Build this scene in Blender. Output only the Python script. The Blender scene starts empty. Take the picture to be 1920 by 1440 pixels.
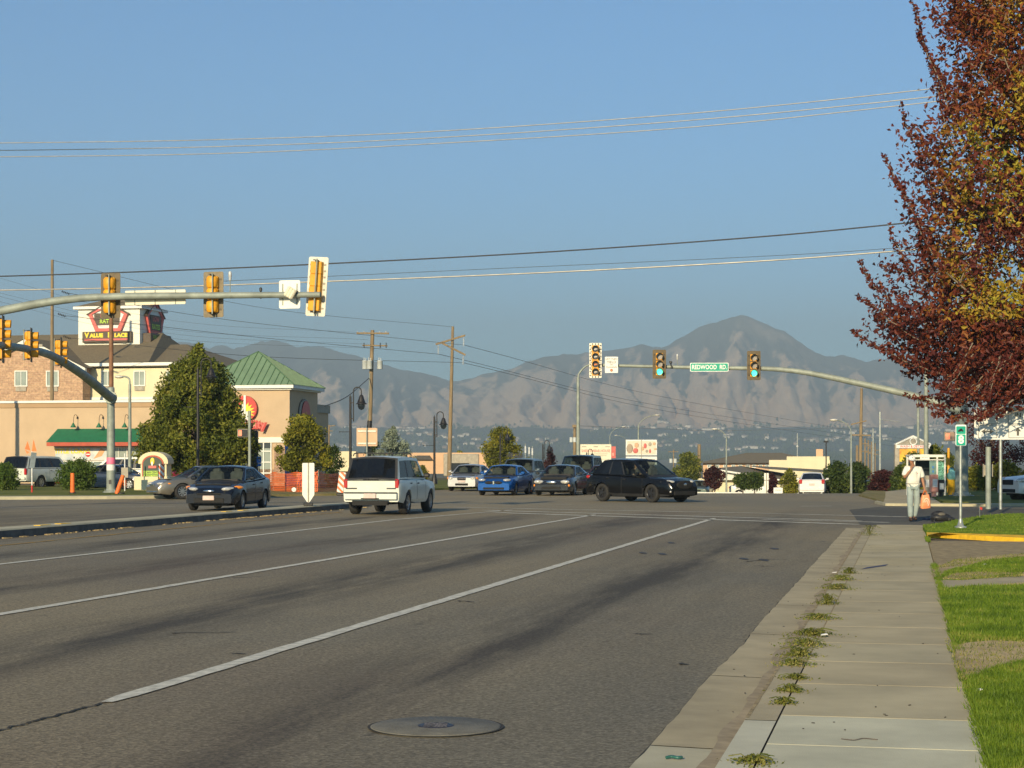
import bpy, math, random
from mathutils import Vector, Matrix, noise, Euler
R = math.radians
random.seed(7)
sc = bpy.context.scene
COL = sc.collection
F = 3370.0; HOR = 865.0; EYE = 1.6
PSI = R(12.38); CP = math.cos(PSI); SP = math.sin(PSI)

def PX(px, Y): return (px-960.0)/F*Y
def PZ(py, Y): return EYE+(HOR-py)/F*Y
def P3(px, py, Y): return Vector((PX(px, Y), Y, PZ(py, Y)))
def GP(px, py, z=0.0):
    Y = (EYE-z)*F/(py-HOR); return Vector((PX(px, Y), Y, z))
def RD(v, u, z=0.0): return Vector((v*CP+u*SP, -v*SP+u*CP, z))
def sm(a, b, x):
    t = min(1.0, max(0.0, (x-a)/(b-a))); return t*t*(3-2*t)
def interp(pts, x):
    if x <= pts[0][0]: return pts[0][1]
    for (a, b), (c, d) in zip(pts, pts[1:]):
        if x <= c: return b+(d-b)*(x-a)/(c-a) if c > a else d
    return pts[-1][1]
def gz(x, y):
    if y <= 88: return 0.0
    w = sm(950, 1300, 960+F*x/y)
    r = interp([(88, 0), (92, -.03), (118, -.62), (200, -2.6), (400, -6), (900, -9), (2500, -4), (3600, 6), (4200, 18)], y)
    l = interp([(88, 0), (185, 0), (260, -1), (500, -5), (900, -9), (2500, -4), (3600, 6), (4200, 18)], y)
    return l*(1-w)+r*w

# ---------------------------------------------------------------- materials
def mk(name, col, rough=.6, metal=0., var=.18, scale=3., bump=0., bscale=40., spec=.5, coat=0., emit=None, es=1., col2=None,
       stretch=(1, 1, 1), lo=.35, hi=.65, trans=0., alpha=1.):
    m = bpy.data.materials.new(name); m.use_nodes = True
    nt = m.node_tree; N = nt.nodes; L = nt.links
    b = N['Principled BSDF']
    tc = N.new('ShaderNodeTexCoord'); mp = N.new('ShaderNodeMapping'); mp.inputs['Scale'].default_value = stretch
    L.new(tc.outputs['Object'], mp.inputs['Vector'])
    nz = N.new('ShaderNodeTexNoise'); nz.inputs['Scale'].default_value = scale; nz.inputs['Detail'].default_value = 6
    nz.inputs['Roughness'].default_value = .6
    L.new(mp.outputs[0], nz.inputs['Vector'])
    cr = N.new('ShaderNodeValToRGB')
    c1 = tuple(min(1, c*(1-var)) for c in col[:3]); c2 = tuple(min(1, c*(1+var)) for c in col[:3]) if col2 is None else col2[:3]
    cr.color_ramp.elements[0].position = lo; cr.color_ramp.elements[0].color = c1+(1,)
    cr.color_ramp.elements[1].position = hi; cr.color_ramp.elements[1].color = tuple(c2)+(1,)
    L.new(nz.outputs['Fac'], cr.inputs['Fac']); L.new(cr.outputs['Color'], b.inputs['Base Color'])
    b.inputs['Roughness'].default_value = rough; b.inputs['Metallic'].default_value = metal
    b.inputs['Specular IOR Level'].default_value = spec; b.inputs['Coat Weight'].default_value = coat
    b.inputs['Coat Roughness'].default_value = .06
    b.inputs['Alpha'].default_value = alpha
    if trans: b.inputs['Transmission Weight'].default_value = trans
    if emit:
        b.inputs['Emission Color'].default_value = tuple(emit)+(1,); b.inputs['Emission Strength'].default_value = es
    if bump:
        nb = N.new('ShaderNodeTexNoise'); nb.inputs['Scale'].default_value = bscale; nb.inputs['Detail'].default_value = 4
        L.new(mp.outputs[0], nb.inputs['Vector'])
        bp = N.new('ShaderNodeBump'); bp.inputs['Strength'].default_value = min(1., bump); bp.inputs['Distance'].default_value = .02
        L.new(nb.outputs['Fac'], bp.inputs['Height']); L.new(bp.outputs[0], b.inputs['Normal'])
    return m

def mk_leaf(name, stops, rough=.55, attr=None, scale=.6, trans=.35, mixn=.5):
    """leaf material: colour from a per-leaf random value mixed with a clump noise (or a named attribute)"""
    m = bpy.data.materials.new(name); m.use_nodes = True
    nt = m.node_tree; N = nt.nodes; L = nt.links; b = N['Principled BSDF']
    geo = N.new('ShaderNodeNewGeometry'); tc = N.new('ShaderNodeTexCoord')
    if attr:
        at = N.new('ShaderNodeAttribute'); at.attribute_name = attr; src = at.outputs['Fac']
    else:
        nz = N.new('ShaderNodeTexNoise'); nz.inputs['Scale'].default_value = scale; nz.inputs['Detail'].default_value = 2
        L.new(tc.outputs['Object'], nz.inputs['Vector'])
        st = N.new('ShaderNodeMapRange'); st.inputs[1].default_value = .3; st.inputs[2].default_value = .7
        L.new(nz.outputs['Fac'], st.inputs[0]); src = st.outputs[0]
    mx = N.new('ShaderNodeMix'); mx.data_type = 'FLOAT'; mx.inputs[0].default_value = mixn
    L.new(src, mx.inputs[2]); L.new(geo.outputs['Random Per Island'], mx.inputs[3])
    cr = N.new('ShaderNodeValToRGB'); e = cr.color_ramp.elements
    e[0].position = stops[0][0]; e[0].color = tuple(stops[0][1])+(1,)
    e[1].position = stops[-1][0]; e[1].color = tuple(stops[-1][1])+(1,)
    for p, c in stops[1:-1]:
        k = e.new(p); k.color = tuple(c)+(1,)
    L.new(mx.outputs[0], cr.inputs['Fac']); L.new(cr.outputs['Color'], b.inputs['Base Color'])
    b.inputs['Roughness'].default_value = rough; b.inputs['Specular IOR Level'].default_value = .3
    tr = N.new('ShaderNodeBsdfTranslucent'); L.new(cr.outputs['Color'], tr.inputs['Color'])
    ms = N.new('ShaderNodeMixShader'); ms.inputs[0].default_value = trans
    L.new(b.outputs[0], ms.inputs[1]); L.new(tr.outputs[0], ms.inputs[2])
    L.new(ms.outputs[0], N['Material Output'].inputs['Surface'])
    return m

def mk_glass(name, tint=(.25, .3, .33), mixf=.55, rough=.03):
    m = bpy.data.materials.new(name); m.use_nodes = True
    nt = m.node_tree; N = nt.nodes; L = nt.links; b = N['Principled BSDF']
    b.inputs['Base Color'].default_value = (.01, .012, .015, 1); b.inputs['Roughness'].default_value = rough
    b.inputs['Specular IOR Level'].default_value = .8
    nz = N.new('ShaderNodeTexNoise'); nz.inputs['Scale'].default_value = 8
    mr = N.new('ShaderNodeMapRange'); mr.inputs[3].default_value = rough; mr.inputs[4].default_value = rough+.06
    L.new(nz.outputs['Fac'], mr.inputs[0]); L.new(mr.outputs[0], b.inputs['Roughness'])
    t = N.new('ShaderNodeBsdfTransparent'); t.inputs['Color'].default_value = tuple(tint)+(1,)
    s = N.new('ShaderNodeMixShader'); s.inputs[0].default_value = mixf
    L.new(b.outputs[0], s.inputs[2]); L.new(t.outputs[0], s.inputs[1]); L.new(s.outputs[0], N['Material Output'].inputs['Surface'])
    return m

MT = {}
def M(n): return MT[n]
MT['galv'] = mk('galvanised_steel', (.27, .30, .26), .6, .15, .22, 2.5, .15, 30)
MT['galv_shine'] = mk('zinc_post', (.38, .40, .37), .4, .5, .25, 6)
MT['wood_pole'] = mk('weathered_pole_wood', (.24, .175, .10), .9, 0, .3, 2.5, .5, 30, stretch=(3, 3, .3))
MT['rust_pole'] = mk('rust_brown_pole', (.22, .105, .05), .7, 0, .3, 3)
MT['black_iron'] = mk('black_iron', (.022, .02, .02), .45, .2, .3, 5)
MT['black_plastic'] = mk('black_plastic', (.02, .02, .021), .5, 0, .25, 5)
MT['sig_yellow'] = mk('signal_yellow', (.74, .33, .012), .5, 0, .12, 4)
MT['sig_back'] = mk('signal_backplate_bronze', (.12, .088, .045), .6, .1, .2, 6)
MT['sig_back_gold'] = mk('signal_backplate_tan', (.17, .135, .08), .55, .2, .2, 6)
MT['plate_white'] = mk('bare_aluminium_plate', (.62, .59, .5), .5, .25, .15, 6)
MT['sign_white'] = mk('sign_white_sheeting', (.74, .74, .70), .5, 0, .06, 2)
MT['sign_cream'] = mk('sign_cream', (.74, .69, .52), .55, 0, .06, 2)
MT['sign_black'] = mk('sign_black_ink', (.02, .02, .02), .5)
MT['sign_grey_ink'] = mk('sign_grey_ink', (.10, .095, .08), .5)
MT['sign_green'] = mk('sign_green_sheeting', (.0, .34, .22), .45, 0, .08, 3)
MT['white_ink'] = mk('white_ink', (.8, .82, .78), .5, 0, .05)
MT['lens_green'] = mk('lit_green_lens', (.05, .6, .4), .3, emit=(.08, .95, .55), es=1.6)
MT['lens_off'] = mk('unlit_pale_lens', (.36, .33, .30), .25, 0, .2, 20)
MT['lens_dark'] = mk('unlit_dark_lens', (.05, .045, .04), .2, 0, .3, 20)
MT['arrow_or'] = mk('orange_arrow_lens', (.7, .2, .05), .3)
MT['arrow_w'] = mk('pale_arrow_lens', (.6, .55, .5), .3)
MT['wire'] = mk('wire_dark', (.035, .035, .035), .6)
MT['wire_light'] = mk('wire_aluminium', (.42, .40, .36), .45, .4)
MT['ceramic'] = mk('insulator_ceramic', (.55, .56, .55), .3)
MT['transformer'] = mk('transformer_grey', (.50, .53, .52), .5, 0, .1)
MT['conc'] = mk('concrete_pale', (.45, .41, .28), .9, 0, .16, 1.2, .15, 90)
MT['conc_new'] = mk('concrete_newer', (.55, .52, .38), .9, 0, .12, 1.5, .12, 90)
MT['conc_old'] = mk('concrete_worn', (.42, .35, .215), .92, 0, .17, 1.3, .15, 90)
MT['stucco_tan'] = mk('stucco_tan', (.53, .39, .25), .9, 0, .05, .8, .3, 50)
MT['stucco_dark'] = mk('stucco_brown_band', (.42, .28, .16), .9, 0, .06, .8)
MT['stucco_cream'] = mk('stucco_cream', (.72, .64, .42), .9, 0, .04, .6, .2, 50)
MT['stucco_white'] = mk('stucco_white', (.80, .77, .66), .9, 0, .04, .6)
MT['trim_white'] = mk('trim_white', (.78, .77, .70), .6, 0, .05)
MT['shingle'] = mk('roof_shingle', (.18, .145, .09), .95, 0, .22, 7, .6, 12)
MT['green_metal'] = mk('roof_green_metal', (.19, .29, .17), .45, .1, .08, 1.5)
MT['green_metal_d'] = mk('roof_green_seam', (.09, .17, .09), .5)
MT['awning_green'] = mk('awning_green', (.01, .13, .06), .6, 0, .12, 3)
MT['awning_red'] = mk('awning_red', (.42, .07, .03), .6, 0, .12, 3)
MT['win'] = mk('window_glass_pale', (.20, .25, .24), .12, 0, .3, 1.2)
MT['win_d'] = mk('window_glass_dark', (.03, .035, .04), .08, 0, .3, 1.2)
MT['ac_grey'] = mk('grille_grey', (.36, .32, .25), .7)
MT['orange'] = mk('safety_orange', (.80, .16, .02), .55, 0, .12, 4)
MT['red'] = mk('red_paint', (.52, .03, .02), .45, 0, .15, 4)
MT['pinkred'] = mk('sign_faded_red', (.60, .12, .10), .5, 0, .12, 3)
MT['yellow'] = mk('sign_yellow', (.85, .62, .03), .5, 0, .06, 3)
MT['lime'] = mk('sign_lime', (.40, .62, .05), .5, 0, .08, 3)
MT['bronze'] = mk('sign_bronze_face', (.075, .05, .03), .5, 0, .12, 3)
MT['pink'] = mk('pink_tape', (.85, .18, .30), .5)
MT['paper'] = mk('paper_white', (.75, .74, .7), .8, 0, .1, 8)
MT['yellow_curb'] = mk('yellow_curb_paint', (.85, .50, .02), .75, 0, .2, 5, .5, 60)
MT['paint_line'] = mk('road_paint_white', (.60, .57, .47), .8, 0, .25, 9, .3, 90)
MT['paint_yellow'] = mk('road_paint_yellow', (.42, .25, .04), .8, 0, .4, 6, .3, 90)
MT['stain'] = mk('gutter_silt', (.34, .275, .18), .95, 0, .25, 5)
MT['crack'] = mk('crack_dark', (.03, .028, .024), .95)
MT['bark'] = mk('bark_grey', (.14, .11, .085), .9, 0, .3, 6, .7, 30, stretch=(3, 3, .5))
MT['bark_pale'] = mk('bark_pale', (.24, .19, .14), .85, 0, .3, 6, .6, 30, stretch=(3, 3, .5))
MT['blue_paint'] = mk('blue_paint', (.03, .20, .55), .5)
MT['teal'] = mk('teal_film', (.05, .42, .30), .4, 0, .3, 6)
MT['green_box'] = mk('dark_green_panel', (.012, .035, .025), .45)

# ---------------------------------------------------------------- mesh builder
class B:
    def __init__(s): s.v = []; s.f = []; s.m = []; s.sm = []
    def add(s, vs, fs, mi=0, smooth=False):
        o = len(s.v); s.v += [tuple(v) for v in vs]
        s.f += [tuple(i+o for i in f) for f in fs]; s.m += [mi]*len(fs); s.sm += [smooth]*len(fs); return s
    def quad(s, a, b, c, d, mi=0): return s.add([a, b, c, d], [(0, 1, 2, 3)], mi)
    def poly(s, pts, mi=0): return s.add(pts, [tuple(range(len(pts)))], mi)
    def box(s, c, d, mi=0, rz=0., mat=None, bev=0.):
        x, y, z = d[0]/2, d[1]/2, d[2]/2
        if bev <= 0:
            vs = [Vector((i*x, j*y, k*z)) for k in (-1, 1) for j in (-1, 1) for i in (-1, 1)]
            fs = [(0, 2, 3, 1), (4, 5, 7, 6), (0, 1, 5, 4), (2, 6, 7, 3), (0, 4, 6, 2), (1, 3, 7, 5)]
        else:
            b_ = min(bev, x*.95, y*.95, z*.95)
            vs = []; idx = {}
            for k in (-1, 1):
                for j in (-1, 1):
                    for i in (-1, 1):
                        for ax in range(3):
                            p = [i*x, j*y, k*z]
                            for q in range(3):
                                if q != ax: p[q] -= (i, j, k)[q]*b_
                            idx[(i, j, k, ax)] = len(vs); vs.append(Vector(p))
            fs = []
            sg = (-1, 1)
            for ax in range(3):
                o1, o2 = [q for q in range(3) if q != ax]
                for s_ in sg:
                    def key(a_, b2):
                        t = [0, 0, 0]; t[ax] = s_; t[o1] = a_; t[o2] = b2; return idx[(t[0], t[1], t[2], ax)]
                    fs.append((key(-1, -1), key(1, -1), key(1, 1), key(-1, 1)))
                for a_ in sg:
                    for b2 in sg:
                        def kk(e, axx):
                            t = [0, 0, 0]; t[ax] = e; t[o1] = a_; t[o2] = b2; return idx[(t[0], t[1], t[2], axx)]
                        fs.append((kk(-1, o1), kk(1, o1), kk(1, o2), kk(-1, o2)))
            for i in sg:
                for j in sg:
                    for k in sg: fs.append((idx[(i, j, k, 0)], idx[(i, j, k, 1)], idx[(i, j, k, 2)]))
        Mx = Matrix.Rotation(rz, 4, 'Z') if mat is None else mat
        c = Vector(c); return s.add([Mx @ v + c for v in vs], fs, mi)
    def tube(s, pts, rad, n=10, mi=0, cap=True, smooth=True):
        pts = [Vector(p) for p in pts]
        if not hasattr(rad, '__len__'): rad = [rad]*len(pts)
        vs = []; fs = []; up = None
        for i, p in enumerate(pts):
            a = pts[max(0, i-1)]; b = pts[min(len(pts)-1, i+1)]; d = (b-a)
            d = d.normalized() if d.length > 1e-9 else Vector((0, 0, 1))
            if up is None:
                up = Vector((1, 0, 0)) if abs(d.x) < .8 else Vector((0, 1, 0))
            u = (up-d*up.dot(d))
            u = u.normalized() if u.length > 1e-6 else d.orthogonal().normalized()
            w = d.cross(u); up = u
            for k in range(n):
                t = 2*math.pi*k/n; vs.append(p+(u*math.cos(t)+w*math.sin(t))*rad[i])
        for i in range(len(pts)-1):
            for k in range(n):
                a = i*n+k; b = i*n+(k+1) % n; fs.append((a, b, b+n, a+n))
        s.add(vs, fs, mi, smooth)
        if cap and n > 2:
            s.add(vs[:n], [tuple(range(n-1, -1, -1))], mi); s.add(vs[-n:], [tuple(range(n))], mi)
        return s
    def cyl(s, a, b, r0, r1=None, n=12, mi=0, smooth=True): return s.tube([a, b], [r0, r0 if r1 is None else r1], n, mi, True, smooth)
    def lathe(s, prof, c=(0, 0, 0), n=16, mi=0, mat=None, smooth=True):
        vs = []; fs = []; c = Vector(c)
        for r, z in prof:
            for k in range(n):
                t = 2*math.pi*k/n; v = Vector((r*math.cos(t), r*math.sin(t), z))
                vs.append((mat @ v if mat else v)+c)
        for i in range(len(prof)-1):
            for k in range(n):
                a = i*n+k; b = i*n+(k+1) % n; fs.append((a, b, b+n, a+n))
        return s.add(vs, fs, mi, smooth)
    def prism(s, pts, d, mi=0):
        """pts: planar 3-D polygon, d: extrusion vector"""
        pts = [Vector(p) for p in pts]; d = Vector(d); n = len(pts)
        vs = pts+[p+d for p in pts]
        fs = [tuple(range(n-1, -1, -1)), tuple(range(n, 2*n))]+[(i, (i+1) % n, (i+1) % n+n, i+n) for i in range(n)]
        return s.add(vs, fs, mi)
    def ball(s, c, r, n=10, mi=0):
        c = Vector(c); r = Vector(r) if hasattr(r, '__len__') else Vector((r, r, r))
        prof = [(math.sin(math.pi*i/(n//2+2)), -math.cos(math.pi*i/(n//2+2))) for i in range(n//2+3)]
        vs = []; fs = []
        for q, z in prof:
            for k in range(n):
                t = 2*math.pi*k/n; vs.append(c+Vector((q*math.cos(t)*r.x, q*math.sin(t)*r.y, z*r.z)))
        for i in range(len(prof)-1):
            for k in range(n):
                a = i*n+k; b = i*n+(k+1) % n; fs.append((a, b, b+n, a+n))
        return s.add(vs, fs, mi, True)
    def mesh(s, name, mats):
        me = bpy.data.meshes.new(name); me.from_pydata(s.v, [], s.f)
        for m in (mats if isinstance(mats, (list, tuple)) else [mats]): me.materials.append(M(m) if isinstance(m, str) else m)
        me.polygons.foreach_set('material_index', s.m); me.polygons.foreach_set('use_smooth', s.sm); me.update(); return me
    def build(s, name, mats, parent=None, loc=(0, 0, 0), rz=0., label=None):
        o = bpy.data.objects.new(name, s.mesh(name, mats)); COL.objects.link(o)
        o.parent = parent; o.location = loc; o.rotation_euler = (0, 0, rz)
        if label: o['label'] = label
        return o

def tag(o, label=None, cat=None, group=None, kind=None):
    if label: o['label'] = label
    if cat: o['category'] = cat
    if group: o['group'] = group
    if kind: o['kind'] = kind
    return o
def thing(name, label, cat, loc=(0, 0, 0), rz=0., group=None):
    o = bpy.data.objects.new(name, None); COL.objects.link(o); o.location = loc; o.rotation_euler = (0, 0, rz)
    o.empty_display_size = .2
    return tag(o, label, cat, group)
def copy_tree(o, loc=None, rz=None, label=None, group=None, parent=None):
    c = o.copy(); COL.objects.link(c); c.parent = parent
    if loc is not None: c.location = loc
    if rz is not None: c.rotation_euler[2] = rz
    if label: c['label'] = label
    if group: c['group'] = group
    for ch in list(o.children): copy_tree(ch, parent=c)
    return c
def text(parent, s, size, loc, mat, rz=0., align='CENTER', name='lettering', ext=.004, bold=0., sx=1., label=None, flat=False):
    cu = bpy.data.curves.new('t', 'FONT'); cu.body = s; cu.size = size; cu.align_x = align; cu.align_y = 'CENTER'
    cu.extrude = ext; cu.offset = bold; cu.resolution_u = 3
    t = bpy.data.objects.new('t', cu); me = bpy.data.meshes.new_from_object(t)
    bpy.data.objects.remove(t); bpy.data.curves.remove(cu)
    Rm = Matrix.Rotation(rz, 4, 'Z') @ (Matrix.Identity(4) if flat else Matrix.Rotation(R(90), 4, 'X')) @ Matrix.Diagonal((sx, 1, 1, 1))
    me.transform(Rm); me.name = name; me.materials.clear(); me.materials.append(M(mat) if isinstance(mat, str) else mat)
    o = bpy.data.objects.new(name, me); COL.objects.link(o); o.parent = parent; o.location = loc
    if label: o['label'] = label
    return o
def rrect(w, h, r, n=4):
    pts = []
    for cx, cz, a0 in ((w/2-r, h/2-r, 0), (-w/2+r, h/2-r, 90), (-w/2+r, -h/2+r, 180), (w/2-r, -h/2+r, 270)):
        for i in range(n+1):
            a = R(a0+90*i/n); pts.append((cx+r*math.cos(a), cz+r*math.sin(a)))
    return pts
def plate(b, w, h, t, c=(0, 0, 0), r=.04, mi=0):
    """rounded plate facing -Y, centred at c, front face at y=c.y"""
    c = Vector(c); return b.prism([c+Vector((x, 0, z)) for x, z in rrect(w, h, r)][::-1], (0, t, 0), mi)

# ---------------------------------------------------------------- world, camera, light
w = bpy.data.worlds.new("World"); sc.world = w; w.use_nodes = True
nt = w.node_tree; bg = nt.nodes['Background']
sky = nt.nodes.new('ShaderNodeTexSky'); sky.sky_type = 'NISHITA'; sky.sun_disc = False
SUN_EL = R(18); SUN_AZ = R(18)      # light travels towards (sin18, cos18): the sun stands behind the camera, a little to its left
sky.sun_elevation = SUN_EL
sky.sun_rotation = R(180)+SUN_AZ
sky.altitude = 1300; sky.air_density = 1.0; sky.dust_density = .9; sky.ozone_density = 4.6
tn = nt.nodes.new('ShaderNodeMix'); tn.data_type = 'RGBA'; tn.blend_type = 'MULTIPLY'; tn.inputs[0].default_value = 1; tn.inputs[7].default_value = (.70, .94, .98, 1)
nt.links.new(sky.outputs[0], tn.inputs[6]); nt.links.new(tn.outputs[2], bg.inputs['Color']); bg.inputs['Strength'].default_value = .118
sun = bpy.data.lights.new('sun', 'SUN'); sun.energy = 4.75; sun.angle = R(.55); sun.color = (1, .82, .52)
so = bpy.data.objects.new('sun', sun); COL.objects.link(so)
d = Vector((math.sin(SUN_AZ)*math.cos(SUN_EL), math.cos(SUN_AZ)*math.cos(SUN_EL), -math.sin(SUN_EL)))
so.rotation_euler = d.to_track_quat('-Z', 'Y').to_euler(); so.location = (-20, -40, 40)
cam = bpy.data.cameras.new('camera'); cam.sensor_width = 36; cam.lens = 36*F/1920; cam.shift_y = (HOR-720)/1920
cam.clip_start = .1; cam.clip_end = 40000
co = bpy.data.objects.new('camera', cam); COL.objects.link(co); co.location = (0, 0, EYE); co.rotation_euler = (R(90), 0, 0)
sc.camera = co
sc.view_settings.view_transform = 'Standard'; sc.view_settings.look = 'None'
sc.view_settings.exposure = 0.36; sc.view_settings.gamma = 1
sc.cycles.max_bounces = 6; sc.cycles.transparent_max_bounces = 12; sc.cycles.volume_bounces = 0
# ---------------------------------------------------------------- ground, roads
def ground_mat(name, stops, scale, bump=.6, bscale=30., scale2=.02):
    m = bpy.data.materials.new(name); m.use_nodes = True; nt = m.node_tree; N = nt.nodes; L = nt.links; b = N['Principled BSDF']
    tc = N.new('ShaderNodeTexCoord')
    n1 = N.new('ShaderNodeTexNoise'); n1.inputs['Scale'].default_value = scale; n1.inputs['Detail'].default_value = 8
    n2 = N.new('ShaderNodeTexNoise'); n2.inputs['Scale'].default_value = scale2; n2.inputs['Detail'].default_value = 4
    for n in (n1, n2): L.new(tc.outputs['Object'], n.inputs['Vector'])
    mx = N.new('ShaderNodeMix'); mx.data_type = 'FLOAT'; mx.inputs[0].default_value = .5
    L.new(n1.outputs['Fac'], mx.inputs[2]); L.new(n2.outputs['Fac'], mx.inputs[3])
    cr = N.new('ShaderNodeValToRGB'); e = cr.color_ramp.elements
    e[0].position, e[0].color = stops[0][0], tuple(stops[0][1])+(1,); e[1].position, e[1].color = stops[-1][0], tuple(stops[-1][1])+(1,)
    for p, c in stops[1:-1]: k = e.new(p); k.color = tuple(c)+(1,)
    L.new(mx.outputs[0], cr.inputs['Fac']); L.new(cr.outputs['Color'], b.inputs['Base Color']); b.inputs['Roughness'].default_value = .95
    b.inputs['Specular IOR Level'].default_value = .2
    nb = N.new('ShaderNodeTexNoise'); nb.inputs['Scale'].default_value = bscale; nb.inputs['Detail'].default_value = 5; L.new(tc.outputs['Object'], nb.inputs['Vector'])
    bp = N.new('ShaderNodeBump'); bp.inputs['Strength'].default_value = bump; bp.inputs['Distance'].default_value = .03
    L.new(nb.outputs['Fac'], bp.inputs['Height']); L.new(bp.outputs[0], b.inputs['Normal'])
    return m
MT['ground'] = ground_mat('dry_ground', [(.38, (.10, .10, .05)), (.5, (.16, .14, .08)), (.62, (.20, .17, .11))], .4)
MT['lawn'] = ground_mat('lawn_soil_green', [(.35, (.09, .16, .012)), (.5, (.14, .225, .016)), (.62, (.19, .25, .025))], 2.5, .8, 60, .3)
MT['lawn_dry'] = ground_mat('lawn_dry_edge', [(.35, (.15, .16, .035)), (.5, (.24, .20, .08)), (.62, (.32, .25, .13))], 6, .8, 60, .5)
MT['lawn_far'] = ground_mat('lawn_far_green', [(.35, (.10, .13, .02)), (.5, (.16, .175, .035)), (.62, (.22, .21, .06))], 1.2, .8, 60, .2)

# asphalt: object space is (v, u): across and along the road
def asphalt():
    m = bpy.data.materials.new('asphalt'); m.use_nodes = True; nt = m.node_tree; N = nt.nodes; L = nt.links; b = N['Principled BSDF']
    tc = N.new('ShaderNodeTexCoord'); sx = N.new('ShaderNodeSeparateXYZ'); L.new(tc.outputs['Object'], sx.inputs[0])
    def noise_(scale, detail, st=(1, 1, 1), rough=.6):
        mp = N.new('ShaderNodeMapping'); mp.inputs['Scale'].default_value = st; L.new(tc.outputs['Object'], mp.inputs[0])
        n = N.new('ShaderNodeTexNoise'); n.inputs['Scale'].default_value = scale; n.inputs['Detail'].default_value = detail; n.inputs['Roughness'].default_value = rough
        L.new(mp.outputs[0], n.inputs['Vector']); return n.outputs['Fac']
    # oil and tyre bands that run down the middle of the lanes, broken up by long noise
    wob = noise_(.35, 3, (1, .12, 1))
    ad = N.new('ShaderNodeMath'); ad.operation = 'MULTIPLY_ADD'; ad.inputs[1].default_value = 1.3; L.new(wob, ad.inputs[0]); L.new(sx.outputs[0], ad.inputs[2])
    mr = N.new('ShaderNodeMapRange'); mr.inputs[1].default_value = -18.5; mr.inputs[2].default_value = -.5; L.new(ad.outputs[0], mr.inputs[0])
    cr = N.new('ShaderNodeValToRGB'); cr.color_ramp.interpolation = 'EASE'; e = cr.color_ramp.elements
    def at(v): return (v+.65+18.5)/18.0
    st = [(-18.4, .55), (-16.2, .1), (-15.0, 1), (-13.9, .1), (-12.4, .25), (-11.1, .9), (-10.0, .15), (-8.6, .2), (-7.3, 1), (-6.0, .2), (-5.0, .15), (-4.2, .45), (-3.35, 1), (-2.5, .3), (-1.2, .25)]
    e[0].position = at(st[0][0]); e[0].color = (st[0][1],)*3+(1,); e[1].position = at(st[-1][0]); e[1].color = (st[-1][1],)*3+(1,)
    for v, c in st[1:-1]: k = e.new(at(v)); k.color = (c, c, c, 1)
    L.new(mr.outputs[0], cr.inputs['Fac'])
    gate = N.new('ShaderNodeMapRange'); gate.inputs[1].default_value = 60; gate.inputs[2].default_value = 48; L.new(sx.outputs[1], gate.inputs[0])
    brk = noise_(.7, 8, (1.8, .2, 1), .7); bm = N.new('ShaderNodeMapRange'); bm.inputs[1].default_value = .32; bm.inputs[2].default_value = .58; L.new(brk, bm.inputs[0])
    m1 = N.new('ShaderNodeMath'); m1.operation = 'MULTIPLY'; L.new(cr.outputs[0], m1.inputs[0]); L.new(bm.outputs[0], m1.inputs[1])
    m2 = N.new('ShaderNodeMath'); m2.operation = 'MULTIPLY'; L.new(m1.outputs[0], m2.inputs[0]); L.new(gate.outputs[0], m2.inputs[1])
    # broad tone patches
    big = noise_(.09, 4, (1, .5, 1)); c1 = N.new('ShaderNodeValToRGB'); q = c1.color_ramp.elements
    q[0].position = .36; q[0].color = (.195, .175, .128, 1); q[1].position = .64; q[1].color = (.29, .235, .14, 1)
    L.new(big, c1.inputs[0])
    dark = N.new('ShaderNodeMix'); dark.data_type = 'RGBA'; L.new(m2.outputs[0], dark.inputs[0]); L.new(c1.outputs[0], dark.inputs[6]); dark.inputs[7].default_value = (.068, .058, .042, 1)
    # reddish dust tint
    red = noise_(.22, 4, (1, .3, 1)); rm = N.new('ShaderNodeMapRange'); rm.inputs[1].default_value = .5; rm.inputs[2].default_value = .75; rm.inputs[4].default_value = .35; L.new(red, rm.inputs[0])
    rd = N.new('ShaderNodeMix'); rd.data_type = 'RGBA'; L.new(rm.outputs[0], rd.inputs[0]); L.new(dark.outputs[2], rd.inputs[6]); rd.inputs[7].default_value = (.17, .11, .07, 1)
    # small stains
    sp = noise_(1.4, 3, (1, .6, 1)); spm = N.new('ShaderNodeMapRange'); spm.inputs[1].default_value = .70; spm.inputs[2].default_value = .74; spm.inputs[4].default_value = .55; L.new(sp, spm.inputs[0])
    sp2 = N.new('ShaderNodeMix'); sp2.data_type = 'RGBA'; L.new(spm.outputs[0], sp2.inputs[0]); L.new(rd.outputs[2], sp2.inputs[6]); sp2.inputs[7].default_value = (.03, .027, .025, 1)
    # aggregate
    ag = N.new('ShaderNodeTexVoronoi'); ag.inputs['Scale'].default_value = 55; L.new(tc.outputs['Object'], ag.inputs['Vector'])
    agn = noise_(26, 3, (1, 1, 1), .8)
    am = N.new('ShaderNodeMapRange'); am.inputs[1].default_value = .3; am.inputs[2].default_value = .7; am.inputs[3].default_value = .62; am.inputs[4].default_value = 1.42; L.new(agn, am.inputs[0])
    av = N.new('ShaderNodeSeparateColor'); L.new(ag.outputs['Color'], av.inputs[0])
    avm = N.new('ShaderNodeMapRange'); avm.inputs[3].default_value = .68; avm.inputs[4].default_value = 1.32; L.new(av.outputs[0], avm.inputs[0])
    mm = N.new('ShaderNodeMath'); mm.operation = 'MULTIPLY'; L.new(am.outputs[0], mm.inputs[0]); L.new(avm.outputs[0], mm.inputs[1])
    vm = N.new('ShaderNodeVectorMath'); vm.operation = 'SCALE'; L.new(sp2.outputs[2], vm.inputs[0]); L.new(mm.outputs[0], vm.inputs['Scale'])
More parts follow.
